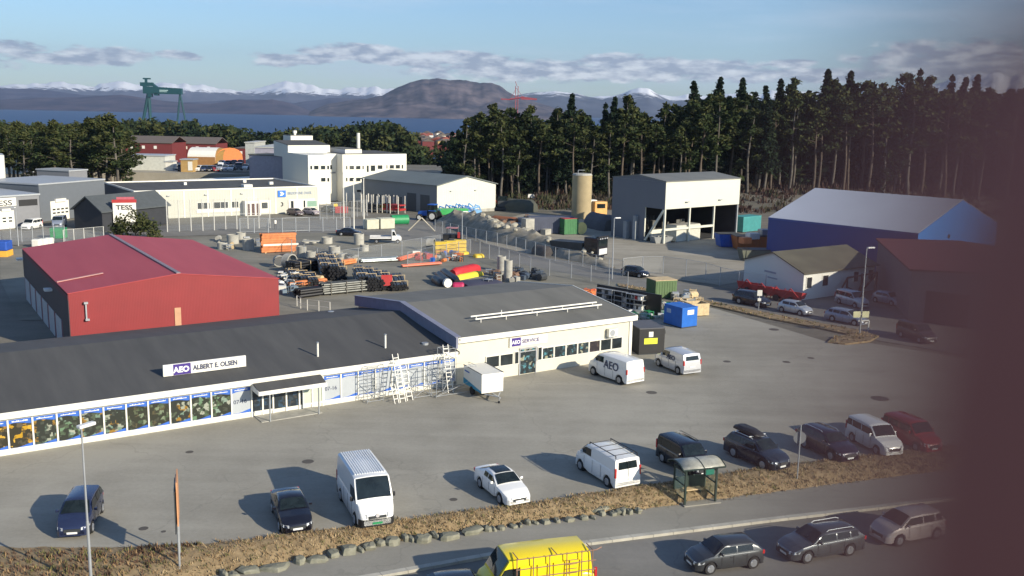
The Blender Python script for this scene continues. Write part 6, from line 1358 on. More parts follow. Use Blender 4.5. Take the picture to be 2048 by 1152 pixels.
# far car park
PR = [P_WHITE, P_NAVY, P_BLACK, P_RED, P_SILVER, P_MIST, P_WHITE, P_GREY]
proto = {}
random.seed(31)
spots = [(397, 339), (409, 339), (421, 339), (433, 339), (441, 337), (452, 338), (463, 338), (478, 337), (492, 336), (505, 337), (364, 340), (374, 342), (356, 345), (369, 350), (382, 331), (518, 338), (444, 328), (457, 328), (469, 327), (481, 327), (531, 340)]
for i, (px, py) in enumerate(spots):
    pm = PR[i % 8]
    Y = 262 if py > 333 else 275; q = at_y(px, py, Y); q.z = gh(q.x, Y)
    kind = 'van' if i in (7, 10) else 'hatch'; key = (i % 8, kind)
    if key not in proto: proto[key] = make_car('distant_car', 'x', 'car', q, 0, kind, pm, detail=False)[0]; o = proto[key]
    else: o = copy_tree(proto[key])
    # lift onto the car park plateau
    o.location = (q.x, Y, 0); o.rotation_euler.z = R(-80 + random.uniform(-8, 8)); o['label'] = 'tiny parked car in the far car park behind the white low block'; o['group'] = 'cars in the far car park'; o['category'] = 'car'
    o.location.z = at_y(px, py + 3, Y).z
tag(MB().box(-110, -60, 254, 300, -4, at_y(430, 343, 262).z - .02).build('car_park_terrace', GRAVEL), kind='structure')
# ================================================================== STREET FURNITURE
def lamp(name, label, base, top, head_dir, h=None, r=.07, arm=.5):
    b = G(*base[:2], base[2] if len(base) > 2 else 0); t = at_y(*top, b.y); h = t.z - b.z
    o = thing(name, label, 'street lamp', b, 0); MB().tube((0, 0, 0), (0, 0, h * .45), r * 1.3, r * 1.1, n=10).build('pole', GALV, o); MB().tube((0, 0, h * .45), (0, 0, h), r * .9, r * .6, n=10).build('pole_upper', GALV, o)
    d = Vector((math.cos(R(head_dir)), math.sin(R(head_dir)), 0)); mb = MB(); e = d * arm; mb.rbox((e.x * .9, e.y * .9, h + .06), .75, .26, .14, R(head_dir)); mb.build('lamp_head', LAMPW, o, bevel=.04)
    MB().tube((0, 0, h), (e.x, e.y, h + .05), r * .6, n=8).build('arm', GALV, o); return o
lamp('street_lamp', 'tall thin lamp post in the left foreground rising before the dark blue car', (184, 1190, -.1), (168, 856), 60, r=.055, arm=.25)
lamp('street_lamp', 'tall lamp post beside the access road in front of the tall white hall', (1224, 558), (1230, 437), 20)
lamp('street_lamp', 'tall lamp post with two pale sign boards at the tip of the verge island', (1719, 669), (1736, 497), 20)
lamp('street_lamp', 'lamp post in front of the green trailer beside the road', (924, 486), (921, 424), 20, r=.08)
lamp('street_lamp', 'lamp post standing before the grey workshop at the left', (37, 492), (30, 416), 160, r=.06)
for i, (bx_, tx_) in enumerate([((688, 457), (689, 366)), ((708, 460), (706, 379)), ((728, 458), (728, 377))]):
    b = G(*bx_); t = at_y(*tx_, b.y); o = thing('flagpole', 'bare white flagpole, %s of three by the fence corner' % ['leftmost', 'middle', 'rightmost'][i], 'flagpole', b, 0, 'three bare flagpoles'); MB().tube((0, 0, 0), (0, 0, t.z + 1.5), .11, .06, n=8).build('pole', WHITE, o); MB().tube((0, 0, t.z + 1.5), (0, 0, t.z + 1.7), .1, n=8).build('cap', WHITE, o)
# sign pair on the island lamp
b = G(1719, 669); o = thing('sign_pair', 'pair of blank pale yellow boards fixed to the lamp post on the verge island', 'sign', (b.x, b.y - .1, 0), R(8)); z = at_y(1719, 628, b.y).z
for x0, x1 in ((-.82, -.12), (.05, .72)): MB().box(x0, x1, -.04, 0, z - .3, z + .28).build('board', mat('pale_yellow_board', (.72, .70, .42), .6), o)
MB().box(-.12, .05, -.03, 0, z - .05, z + .05).build('clamp', GALV, o)
b = G(1736, 662); o = thing('barrier_frame', 'small white angled barrier frame right of the island lamp', 'barrier', b, 0); mb = MB(); mb.tube((0, 0, 0), (0, 0, 1.0), .07); mb.tube((0, 0, 1.0), (-1.0, 0, .95), .07); mb.build('frame', WHITE, o)
# small white road sign
b = G(1517, 622); o = thing('road_sign', 'small white square road sign on a post before the black parked car', 'road sign', b, 0); MB().tube((0, 0, 0), (0, 0, 2.2), .035, n=8).build('post', GALV, o); MB().rbox((0, -.05, 1.9), .5, .03, .6).build('board', WHITE, o); MB().rbox((0, -.05, 1.2), .35, .03, .3).build('lower_board', WHITE, o)
# round sign seen from behind at the verge
b = G(1594, 958, -.1); t = at_y(1599, 850, b.y); o = thing('road_sign', 'pole with round dark-backed road sign on the dry verge beside the plum car', 'road sign', b, 0); h = t.z - b.z
MB().tube((0, 0, 0), (0, 0, h), .04, n=8).build('post', GALV, o); mb = MB(); mb.tube((0, .05, h - .75), (0, .07, h - .75), .36, n=20); mb.build('round_board', mat('sign_back', (.18, .19, .20), .5), o)
# tall edge-on board on two posts
b = G(360, 1133, -.25); o = thing('sign_board', 'tall edge-on sign board with orange-brown edge on two posts in the left verge', 'sign', b, R(108)); z0 = 2.15; z1 = 4.15
for x in (-.45, .45): MB().tube((x, 0, 0), (x, 0, z1), .05, n=8).build('post', GALV, o)
MB().box(-.85, .85, -.06, .0, z0 + .1, z1 + .1).build('board', mat('orange_brown_board', (.55, .27, .13), .6), o); MB().box(-.85, .85, .05, .10, 1.9, z1 - .3).build('back_board', DARKST, o)
mb = MB(); mb.box(-.6, .6, -.04, .04, .02, .2); mb.build('footing', CONC, o)
# bus shelter
A_ = G(1369, 1010, -.36); B_ = G(1430, 1003, -.36); rz_ = heading(A_, B_); wsh = (B_ - A_).length
bs = thing('bus_shelter', 'dark green-framed bus shelter with curved grey translucent roof on the verge edge', 'bus shelter', A_, rz_); DG = mat('dark_green_frame', (.018, .035, .028), .5)
H_ = 1.85; dp = 1.25
for x in (0, wsh):
    for y in (0, dp): mb = MB(); mb.box(x - .05, x + .05, y - .05, y + .05, 0, H_); mb.build('post', DG, bs)
mb = MB(); rings = []
for x in (-.35, wsh * .33, wsh * .66, wsh + .3): rings.append([(x, -.35 + (dp + .5) * i / 8, H_ + .06 + .38 * math.sin(math.pi * (.12 + .80 * i / 8))) for i in range(9)])
mb.loft(rings, closed=False, caps=False); rf = mb.build('roof', mat('polycarbonate', (.36, .355, .30), .3, var=.25, scale=3), bs, smooth=60)
mod = rf.modifiers.new('solid', 'SOLIDIFY'); mod.thickness = .03
mb = MB()
for x in (-.36, wsh * .48, wsh + .31):
    q = [(x, -.36 + (dp + .52) * i / 8, H_ + .08 + .38 * math.sin(math.pi * (.12 + .80 * i / 8))) for i in range(9)]; mb.path(q, .035, n=5)
mb.tube((-.36, -.35, H_ + .2), (wsh + .31, -.35, H_ + .2), .05, n=6); mb.tube((-.36, dp + .16, H_ + .12), (wsh + .31, dp + .16, H_ + .12), .05, n=6)
mb.build('roof_ribs', DG, bs)
mb = MB()
for x in (0, wsh):
    for z in (.25, 1.0, 1.7): mb.box(x - .03, x + .03, .05, dp - .05, z, z + .06)
for z in (.25, 1.0, 1.7): mb.box(.05, wsh - .05, dp - .03, dp + .03, z, z + .06)
mb.build('rail', DG, bs)
mb = MB(); mb.box(.05, wsh - .05, dp - .05, dp - .035, .31, 1.1); mb.build('back_panel', DG, bs)
gl = bpy.data.materials.new('clear_glass'); gl.use_nodes = True; b_ = gl.node_tree.nodes['Principled BSDF']; b_.inputs['Transmission Weight'].default_value = .9; b_.inputs['Roughness'].default_value = .03; b_.inputs['Base Color'].default_value = (.85, .95, .9, 1); b_.inputs['IOR'].default_value = 1.05
for x in (0, wsh): MB().box(x - .006, x + .006, .07, dp - .07, .33, 1.66).build('side_pane', gl, bs)
MB().box(.4, wsh - .35, dp - .5, dp - .1, .42, .48).build('bench', TIMBER, bs); mb = MB(); mb.box(.5, .56, dp - .45, dp - .15, 0, .42); mb.box(wsh - .5, wsh - .44, dp - .45, dp - .15, 0, .42); mb.build('bench_leg', DG, bs)
MB().box(wsh * .52, wsh * .78, -.42, -.39, H_ - .12, H_ + .16).build('stop_plate', mat('teal_sign', (.012, .15, .10), .5), bs)
MB().box(-.1, wsh + .25, -.2, dp, -.12, 0.02).build('floor_slab', WALKM, bs)

# box trailer beside the shop
tr = thing('box_trailer', 'white box trailer with blue-striped flank parked at the corner of the shop', 'trailer', G(962, 790), R(33) + R(-92)); tr.location = G(966, 787)
LF = mat('ice_blue_side', (.50, .56, .68), .5, var=.05)
tr.rotation_euler.z = heading(G(940, 762), G(982, 787))
mb = MB(); mb.box(-1.5, 1.5, -.85, .85, .48, 1.85); mb.build('body', WHITE, tr, bevel=.03)
mb = MB(); mb.poly([(-1.5, .858, .5), (-1.5, .858, .95), (1.5, .858, .62), (1.5, .858, .5)][::-1]); mb.poly([(-1.5, -.858, .5), (1.5, -.858, .5), (1.5, -.858, .62), (-1.5, -.858, .95)]); mb.build('blue_stripe', mat('teal_stripe', (.03, .26, .42), .5), tr)
mb = MB(); mb.box(-1.52, 1.52, -.87, -.82, 1.852, 1.88); mb.box(-1.52, 1.52, .82, .87, 1.852, 1.88); mb.build('roof_edge', BLACK, tr)
MB().box(-1.3, -.5, -.86, -.853, 1.45, 1.55).build('small_print', BLUP, tr)
mb = MB(); mb.tube((1.5, 0, .42), (2.7, 0, .42), .05); mb.tube((1.5, -.6, .42), (2.4, 0, .42), .04); mb.tube((1.5, .6, .42), (2.4, 0, .42), .04); mb.tube((2.55, 0, .42), (2.55, 0, .05), .03); mb.build('drawbar', GALV, tr); MB().tube((2.55, -.05, .08), (2.55, .05, .08), .09, n=10).build('jockey_wheel', RUBBER, tr)
for sg in (1, -1): MB().tube((-.1, sg * .7, .3), (-.1, sg * .88, .3), .3, n=14).build('wheel', RUBBER, tr)
# scaffold towers and ladders before the film panels
def sl3(a, d, z): q = SL(a, d); return (q.x, q.y, z)
def ladder(label, a, d0, d1, h, w=.42, al=ALU):
    q = SL(a, 0); o = thing('ladder', label, 'ladder', (q.x, q.y, 0), math.atan2(U2.y, U2.x)); mb = MB()
    for x in (0, w):
        p0 = Vector((x, d0, 0)); p1 = Vector((x, d1, h)); mb.tube(p0, p1, .03, n=4)
    mb.build('stile', WHITE, o); mb = MB(); n = int(h / .26)
    for i in range(1, n): t = i / n; y = d0 + (d1 - d0) * t; mb.rbox((w / 2, y, h * t), w, .07, .05)
    mb.build('rung', WHITE, o); return o
ladder('longest white ladder, middle one of the close group before the film panels', 24.35, -2.0, -.75, 3.15)
ladder('white ladder just right of the longest one before the film panels', 24.95, -1.9, -.8, 2.3)
ladder('short white ladder just left of the longest one before the film panels', 23.9, -2.1, -1.4, 1.2, .3)
ladder('tall white ladder standing apart near the box trailer', 28.35, -1.6, -.75, 3.35, .4)
def tower(label, a0, a1, d0, d1, h, nl, m=GALV, r=.022):
    q = SL(a0, 0); o = thing('scaffold_tower', label, 'scaffold', (q.x, q.y, 0), math.atan2(U2.y, U2.x)); w = a1 - a0; mb = MB()
    for x in (0, w):
        for y in (d0, d1): MB().tube((x, y, 0), (x, y, h), r, n=5).build('upright', m, o)
    mb = MB()
    for i in range(nl + 1):
        z = .12 + (h - .15) * i / nl
        for y in (d0, d1): mb.tube((0, y, z), (w, y, z), r, n=4)
        for x in (0, w): mb.tube((x, d0, z), (x, d1, z), r, n=4)
    mb.build('ledger', m, o); mb = MB(); mb.tube((0, d0, .12), (w, d0, h * .5), r, n=4); mb.tube((w, d1, .12), (0, d1, h * .5), r, n=4); mb.build('brace', m, o)
    return o
tower('thin scaffold tower left of the ladder group against the film panels', 22.3, 23.5, -1.1, -.5, 2.6, 5)
tower('low scaffold frame right of the ladder group', 25.5, 26.9, -1.8, -.6, 1.9, 2)
tower('scaffold tower around the tall separate ladder', 28.0, 29.0, -1.4, -.6, 3.2, 4)
tower('wide open scaffold frame between the separate ladder and the box trailer', 27.0, 30.2, -2.3, -1.3, 2.0, 1)
# ================================================================== YARD BEHIND THE SERVICE BUILDING
def container(name, label, cat, px, py, L, W, H, rz, m, z=0, ribs=True, lid=None):
    o = thing(name, label, cat, G(px, py, z), R(rz)); mb = MB(); mb.box(-L / 2, L / 2, -W / 2, W / 2, .1, H); o2 = mb.build('body', m, o, bevel=.02)
    if ribs:
        mb = MB(); n = int(L / .3)
        for i in range(n): x = -L / 2 + .2 + (L - .4) * i / max(1, n - 1); mb.box(x - .05, x + .05, -W / 2 - .03, -W / 2 - .002, .2, H - .12); mb.box(x - .05, x + .05, W / 2 + .002, W / 2 + .03, .2, H - .12)
        n = int(W / .3)
        for i in range(n): y = -W / 2 + .2 + (W - .4) * i / max(1, n - 1); mb.box(L / 2 + .002, L / 2 + .03, y - .05, y + .05, .2, H - .12); mb.box(-L / 2 - .03, -L / 2 - .002, y - .05, y + .05, .2, H - .12)
        mb.build('ribs', m, o)
    MB().box(-L / 2 - .02, L / 2 + .02, -W / 2 - .02, W / 2 + .02, H + .002, H + .07).build('roof', lid or m, o); MB().box(-L / 2, L / 2, -W / 2, W / 2, 0, .098).build('base_frame', DARKST, o); return o
o = container('black_container', 'black office container with yellow notices beside the service building', 'container', 1288, 700, 3.1, 2.3, 2.2, 0, mat('black_container_paint', (.022, .021, .022), .5), ribs=False, lid=mat('dark_grey_lid', (.10, .10, .11), .6))
o.rotation_euler.z = heading(G(1248, 690), G(1293, 718)); 
MB().box(-1.2, -.5, -1.163, -1.152, 1.1, 1.8).build('notice', mat('olive_notice', (.33, .34, .15), .6), o); MB().box(1.552, 1.562, -.7, .5, .9, 1.4).build('notice', mat('bright_yellow', (.75, .75, .05), .5), o); MB().box(1.552, 1.562, -.3, .1, 1.5, 1.95).build('notice', WHITE, o); MB().box(.2, .25, -1.163, -1.152, .3, 1.95).build('door_edge', DARKST, o)
o = container('blue_container', 'bright blue small container with white labels in the yard right of the service building', 'container', 1360, 650, 2.6, 1.9, 1.9, 0, mat('bright_blue_paint', (.01, .12, .48), .45), ribs=False)
o.rotation_euler.z = heading(G(1330, 652), G(1370, 664)); MB().box(-.9, -.3, -.963, -.952, 1.2, 1.6).build('label', mat('faded_white', (.35, .45, .6), .6), o); MB().box(1.302, 1.312, -.3, .5, 1.25, 1.7).build('label', WHITE, o)
container('green_container', 'green container with pale top beyond the steel racks beside the access road', 'container', 1322, 594, 2.6, 2.2, 2.0, 20, mat('leaf_green', (.09, .15, .06), .7), lid=TIMBER)
container('green_container', 'bright green ribbed container under the red tarpaulin by the silo', 'container', 1136, 468, 2.6, 2.3, 2.6, 25, mat('container_green', (.05, .18, .07), .7), lid=REDP)
o = container('long_container', 'dark long container behind the bright green one', 'container', 1100, 466, 7.5, 2.3, 2.7, 8, mat('slate_container', (.08, .09, .13), .6))
container('teal_container', 'teal container at the right side of the tall white hall', 'container', 1492, 462, 5.0, 2.4, 2.6, 40, mat('teal_paint', (.05, .28, .28), .6))
container('waste_bin', 'dark green waste container before the slate workshop', 'container', 118, 477, 2.0, 1.6, 1.5, 10, GRNP)
container('concrete_box', 'pale concrete box at the roadside below the pipe racks, left of two', 'concrete box', 742, 458, 2.1, 1.9, 1.6, 30, mat('pale_concrete', (.52, .51, .40), .8), ribs=False)
container('concrete_box', 'pale concrete box next to the green tank, right of two', 'concrete box', 771, 457, 2.5, 2.0, 1.7, 30, mat('pale_concrete', (.52, .51, .40), .8), ribs=False)
o = container('concrete_block_stack', 'upright stack of pale concrete blocks at the left end of the slate container', 'concrete block', 1055, 474, 1.6, 1.5, 2.9, 30, CONC, ribs=False)
o = thing('green_tank', 'green cylinder tank lying right of the concrete boxes', 'tank', G(799, 450), R(25)); MB().tube((-1.5, 0, .9), (1.5, 0, .9), .85, n=18).build('shell', GRNP, o, smooth=40); MB().box(-1.2, 1.2, -.5, .5, 0, .2).build('cradle', DARKST, o)
o = thing('yellow_drum', 'pale yellow round drum end standing right of the green container', 'drum', G(1160, 468), R(-60)); MB().tube((-.5, 0, 1.0), (.5, 0, 1.0), 1.0, n=20).build('shell', mat('pale_yellow', (.62, .55, .22), .6), o, smooth=40)
def skip(name, label, px, py, L, W, H, rz, m): 
    o = thing(name, label, 'skip', G(px, py), R(rz)); mb = MB(); a, b = L / 2, W / 2
    mb.hexa([(-a + .4, -b, .1), (a - .4, -b, .1), (a - .4, b, .1), (-a + .4, b, .1), (-a, -b - .1, H), (a, -b - .1, H), (a, b + .1, H), (-a, b + .1, H)]); mb.build('body', m, o); mb = MB()
    for i in range(int(L)): x = -a + .6 + i; mb.box(x, x + .1, -b - .16, -b - .06, .4, H)
    mb.build('ribs', m, o); MB().box(-a, a, -b - .12, b + .12, H + .003, H + .08).build('load', DARKST, o); return o
skip('blue_skip', 'blue skip left of the orange one before the tent hall', 1453, 493, 3.3, 2.2, 2.0, 8, BLUP); skip('orange_skip', 'rusty orange skip piled high beside the tent hall', 1498, 498, 5.0, 2.3, 2.0, 8, mat('rust_orange', (.42, .13, .03), .7))
skip('green_skip', 'dull green long skip at the foot of the dark blue tent wall', 1520, 520, 6, 2.2, 1.5, 5, mat('dull_green', (.14, .15, .11), .7))
for i, (px, py, w, m, lb) in enumerate([(1505, 478, 1.8, WHITE, 'pale box lying on the orange skip load'), (1490, 487, 1.4, ORGP, 'orange bulk on the skip before the tent hall'), (1528, 470, 1.6, GALV, 'grey bulk behind the orange skip')]):
    o = thing('scrap_bulk', lb, 'scrap', G(px, py, 2.1), .4); MB().box(-w / 2, w / 2, -.6, .6, 0, .9).build('body', m, o, bevel=.1)
# red machines by the white house
for i, (px, py) in enumerate([(1498, 585), (1527, 593), (1556, 600), (1585, 605)]):
    o = thing('red_trailer', 'red farm machine in the shaded row before the white house', 'machine', G(px, py), R(-40), 'red machines before the white house'); mb = MB(); mb.hexa([(-1.1, -.5, .5), (1.1, -.5, .5), (1.1, .5, .5), (-1.1, .5, .5), (-1.3, -.6, 1.3), (1.3, -.6, 1.3), (1.3, .6, 1.1), (-1.3, .6, 1.1)]); mb.build('hopper', REDP, o)
    mb = MB(); mb.path([(-1.2, -.6, .2), (0, -.7, 1.6), (1.3, -.6, .3)], .06); mb.tube((-1.2, .6, 0), (-1.2, .6, 1.3), .05); mb.build('frame', REDP, o)
    for sg in (1, -1): MB().tube((0, sg * .55, .35), (0, sg * .7, .35), .35, n=10).build('wheel', RUBBER, o)
# concrete rings
def ring(px, py, r_, h, lb, n=1, rot=None):
    for i in range(n):
        o = thing('concrete_ring', lb if n == 1 else lb + ', ' + ['lower', 'upper', 'top'][i], 'concrete ring', G(px, py) + Vector((0, 0, i * (h + .01))), 0, 'concrete rings in the yard'); N = 22; v = []
        for rr, z in ((r_, 0), (r_, h), (r_ * .86, h), (r_ * .86, 0)): v += [(rr * math.cos(6.283 * k / N), rr * math.sin(6.283 * k / N), z) for k in range(N)]
        f = [(j * N + k, j * N + (k + 1) % N, ((j + 1) % 4) * N + (k + 1) % N, ((j + 1) % 4) * N + k) for j in range(4) for k in range(N)]
        MB().add(v, f).build('ring', CONC, o, smooth=40)
        if rot: o.rotation_euler = (R(90), 0, R(rot)); o.location.z += r_
ring(654, 487, .80, .95, 'wide pale concrete ring alone on the road side of the yard'); ring(466, 487, .85, 1.3, 'grey concrete ring at the left rear of the ring group'); ring(497, 500, .8, 1.5, 'concrete ring left of the orange beams'); ring(718, 489, .75, .8, 'stacked concrete ring near the flatbed truck', 2); ring(729, 502, .6, .9, 'narrow concrete ring before the stacked pair')
ring(604, 514, .62, 1.45, 'tall concrete ring immediately right of the orange beams'); ring(622, 518, .65, 1.05, 'low concrete ring right of the tall one'); ring(669, 513, .78, 1.4, 'large tall concrete ring at the right of the ring group'); ring(648, 512, .55, .6, 'small concrete ring between the two tall ones')
ring(573, 537, .95, 1.0, 'big concrete ring lying left of the pipe stacks', rot=60); ring(557, 532, .7, .9, 'concrete ring lying on its side at the far left of the pipes', rot=20); ring(1003, 542, .55, 1.9, 'tall pale concrete cylinder at the fence near the slate roofed yard'); ring(1016, 560, .5, 2.4, 'tall brownish concrete cylinder behind the service roof'); ring(612, 486, .45, .5, 'small low concrete ring on a slab'); ring(628, 486, .4, .4, 'tiny concrete ring beside the slab'); ring(855, 500, .85, 1.0, 'grey concrete ring behind the yellow crates', rot=80)
ring(482, 478, .7, 1.0, 'grey concrete ring right of the rear left one'); ring(445, 498, .7, .9, 'half hidden concrete ring behind the red roof')
o = thing('concrete_slab', 'flat concrete slab on small rings in the yard', 'slab', G(622, 490) + Vector((0, 0, .5)), .1); MB().box(-1.2, 1.2, -.5, .5, 0, .15).build('slab', CONC, o)
# stacked beams and pipes
def bundle(name, label, cat, pa, pb, rows, cols, r_, m, z=0, frame=TIMBER, hexp=True, square=False, nf=3, zs=0.0):
    a = G(*pa); b = G(*pb); L = (b - a).length; o = thing(name, label, cat, (a.x, a.y, z), heading(a, b)); mb = MB(); d = r_ * 2.02
    for i in range(cols):
        for j in range(rows):
            jit = random.uniform(-.12, .12)
            if square: mb.box(jit, L + jit, i * d, i * d + r_ * 1.9, .12 + j * d, .12 + j * d + r_ * 1.85)
            else: mb.tube((jit, i * d + (d / 2 if hexp and j % 2 else 0), .12 + r_ + j * d * (.88 if hexp else 1)), (L + jit, i * d + (d / 2 if hexp and j % 2 else 0), .12 + r_ + j * d * (.88 if hexp else 1)), r_, n=8)
    mb.build('pipes' if not square else 'beams', m, o); mb = MB(); w = cols * d; h = .12 + rows * d * (.9 if hexp else 1.0)
    if frame:
        for i in range(nf):
            x = L * (i + .5) / nf; e_ = .035; mb.box(x - e_, x + e_, -r_ - .07, w - r_ + .1, 0, .1); mb.box(x - e_, x + e_, -r_ - .07, -r_ - .01, .1, h + .04); mb.box(x - e_, x + e_, w - r_ + .04, w - r_ + .1, .1, h + .04); mb.box(x - e_, x + e_, -r_ - .07, w - r_ + .1, h + .043, h + .09)
        mb.build('timber_frame', frame, o)
    return o
STEEL = mat('steel_tube', (.38, .42, .42), .35, .6, var=.3, scale=2); BLKP = mat('black_pipe', (.012, .012, .014), .4); ORB = mat('orange_beam', (.58, .20, .07), .7, var=.3); PINK = mat('salmon_pipe', (.68, .20, .12), .6)
o = bundle('beam_stack', 'high stack of orange and pale beams on the left of the storage yard', 'beam stack', (524, 507), (592, 504), 8, 3, .16, ORB, square=True, frame=None)
MB().box(.2, 5.0, -.05, -.02, 1.0, 1.25).build('pale_band', WHITE, o); mb = MB(); mb.box(.4, .6, -.1, 1.0, -.0, .12); mb.box(4.2, 4.4, -.1, 1.0, 0, .12); mb.build('bearers', TIMBER, o)
bundle('pipe_stack', 'black pipe bundle with timber frames, upper left of the stacks', 'pipe stack', (590, 548), (648, 540), 4, 6, .17, BLKP, nf=3)
bundle('pipe_stack', 'black pipe bundle standing crosswise, right of the upper left one', 'pipe stack', (660, 560), (648, 532), 5, 3, .18, BLKP, nf=3)
bundle('pipe_stack', 'black pipe bundle crosswise, second from the left of the tall trio', 'pipe stack', (676, 562), (664, 534), 5, 3, .18, BLKP, nf=3)
bundle('pipe_stack', 'black pipe bundle crosswise, rightmost of the tall trio', 'pipe stack', (692, 562), (680, 536), 4, 3, .18, BLKP, nf=3)
for i, (x, y) in enumerate([(604, 566), (621, 568), (638, 572)]): bundle('pipe_stack', 'low black pipe bundle crosswise in the front row, %s' % ['left', 'middle', 'right'][i], 'pipe stack', (x, y), (x - 14, y - 18), 2, 3, .18, BLKP, nf=2)
bundle('pipe_stack', 'long grey steel pipe stack above the dark shop roof', 'pipe stack', (646, 592), (738, 583), 5, 5, .13, mat('dull_steel', (.10, .105, .10), .45, .4, var=.3), nf=3, frame=mat('dark_strap', (.12, .11, .09), .7))
bundle('steel_tube_stack', 'bright galvanised tubes lying in the open yard', 'tube stack', (724, 527), (800, 523), 2, 7, .11, STEEL, nf=3, frame=None)
bundle('orange_pipe_stack', 'long orange pipe row at the left front of the yard', 'pipe stack', (582, 576), (656, 568), 2, 3, .13, ORB, nf=3, frame=None); bundle('red_pipe_stack', 'dull red pipe row below the orange row', 'pipe stack', (615, 584), (650, 578), 1, 4, .13, mat('dull_red', (.35, .06, .05), .6), frame=None)
bundle('dark_pipe_stack', 'low dark pipe stack in front of the red pipe row', 'pipe stack', (600, 598), (645, 592), 3, 4, .16, BLKP, frame=None)
bundle('salmon_pipe_row', 'salmon pink pipe row lying in the middle of the yard', 'pipe stack', (806, 536), (884, 530), 1, 4, .12, PINK, frame=None); bundle('salmon_pipe_row', 'salmon pipes raised at the far side of the yard', 'pipe stack', (800, 524), (842, 512), 2, 2, .12, PINK, frame=None); bundle('orange_scrap_pipes', 'short orange pipes behind the tall black trio', 'pipe stack', (688, 532), (712, 528), 2, 3, .15, ORB, frame=None)
for i, (x, y) in enumerate([(734, 582), (752, 584), (768, 583), (784, 582), (800, 583), (815, 582)]):
    bundle('pipe_crate', 'stepped black pipe crate along the back of the service building, number %d from the left' % (i + 1) if False else ['leftmost stepped black pipe crate behind the grey roof', 'second black pipe crate from the left, with red ends', 'third black pipe crate behind the grey roof', 'fourth black pipe crate behind the grey roof', 'fifth black pipe crate, low', 'rightmost low black pipe crate behind the grey roof'][i], 'pipe stack', (x, y), (x - 12, y - 24), [5, 5, 4, 3, 2, 2][i], 3, .17, BLKP, nf=2)
o = thing('red_sheet', 'red sheet hanging on the second pipe crate', 'sheet', G(775, 580) + Vector((0, -.6, .6)), .3); MB().box(-.6, .6, -.05, 0, 0, 1.2).build('sheet', REDP, o)
# tarpaulin covered long piles
def pile(name, label, cat, pa, pb, w, h, m, zb=0):
    a = G(*pa); b = G(*pb); L = (b - a).length; o = thing(name, label, cat, (a.x, a.y, zb), heading(a, b)); rings = []
    n = 8
    for i in range(n + 1):
        x = L * i / n; k = 1 if 0 < i < n else .75; rings.append([(x, w * math.cos(math.pi * t / 8) * k * (1 + .08 * noise.noise(Vector((i * .9, t, 1)))), h * k * math.sin(math.pi * t / 8) ** .7 * (1 + .15 * noise.noise(Vector((i, t * .6, 5))))) for t in range(9)])
    mb = MB(); mb.loft(rings); mb.build('cover', m, o, smooth=50); return o
pile('red_pipe_bundle', 'bright red wrapped bundle lying above a yellow one', 'bundle', (905, 551), (955, 540), .7, .9, mat('vivid_red', (.50, .025, .03), .55)); pile('yellow_pipe_bundle', 'bright yellow wrapped bundle lying below the red one', 'bundle', (912, 560), (962, 550), .5, .6, mat('vivid_yellow', (.68, .56, .04), .55))
for i, (pa, pb, lb) in enumerate([((868, 562), (885, 573), 'black rolled tarpaulin left of three rolls with a white end'), ((875, 553), (898, 572), 'black rolled tarpaulin, middle roll'), ((885, 547), (915, 568), 'black rolled tarpaulin, right roll')]): pile('black_roll', lb, 'roll', pa, pb, .5, .8, BLKP)
o = thing('white_roll_end', 'white round end piece at the foot of the black rolls', 'roll', G(893, 574), R(-60)); MB().tube((0, 0, .5), (.4, 0, .5), .5, n=16).build('disc', WHITE, o)
pile('dark_mat_stack', 'wide dark low stack of mats behind the grey roof', 'stack', (925, 572), (995, 566), 2.0, .5, mat('dark_mat', (.05, .05, .08), .7)); pile('pink_goods', 'small pile of crimson packs beside the white roll end', 'stack', (905, 573), (928, 573), .5, .5, mat('crimson', (.40, .02, .09), .6))
for i, (px, py) in enumerate([(882, 506), (900, 504), (920, 502)]):
    o = thing('yellow_crate_stack', 'yellow crate stack in the yard, %s of three' % ['left', 'middle', 'right'][i], 'crate stack', G(px, py), R(8), 'yellow crate stacks'); 
    for j in range(3): MB().box(-.85, .85, -.6, .6, j * .55 + .02, j * .55 + .5).build('crate', YELP, o, bevel=.06)
pile('yellow_pack', 'yellow low packs at the right foot of the yellow crate stacks', 'pack', (905, 511), (935, 508), .5, .45, YELP); pile('yellow_pack', 'separate yellow pack lying alone toward the fence', 'pack', (948, 515), (966, 514), .6, .5, YELP)
random.seed(77)
CL = [DARKST, REDP, GALV, BLUP, WHITE, BLKP, mat('brown_item', (.2, .12, .08), .8), ORGP, CONC]
def clutter(n, box, label, group, cols, hs=(.3, .9), sz=(.4, 1.1), name='yard_goods'):
    for i in range(n):
        px = random.uniform(box[0], box[2]); py = random.uniform(box[1], box[3]); q = G(px, py); o = thing(name, label, 'goods', q, random.uniform(0, 3), group); w = random.uniform(*sz); d = random.uniform(*sz) * .7; h = random.uniform(*hs); m_ = random.choice(cols); t = random.random()
        mb = MB()
        if t < .4: mb.box(-w / 2, w / 2, -d / 2, d / 2, 0, h)
        elif t < .7: mb.tube((-w / 2, 0, h / 2), (w / 2, 0, h / 2), h / 2, n=9)
        else:
            for x in (-w / 2, w / 2):
                for y in (-d / 2, d / 2): mb.tube((x, y, 0), (x, y, h * 1.2), .04, n=4)
            mb.box(-w / 2, w / 2, -d / 2, d / 2, h * .5, h * .6); mb.box(-w / 2, w / 2, -d / 2, d / 2, h, h * 1.1)
        mb.build('body', m_, o)
clutter(34, (830, 508, 935, 524), 'small mixed pipe fittings and packs below the yellow crates', 'mixed goods below the yellow crates', [REDP, DARKST, BLUP, WHITE, ORGP, DARKST, GALV], (.25, .7))
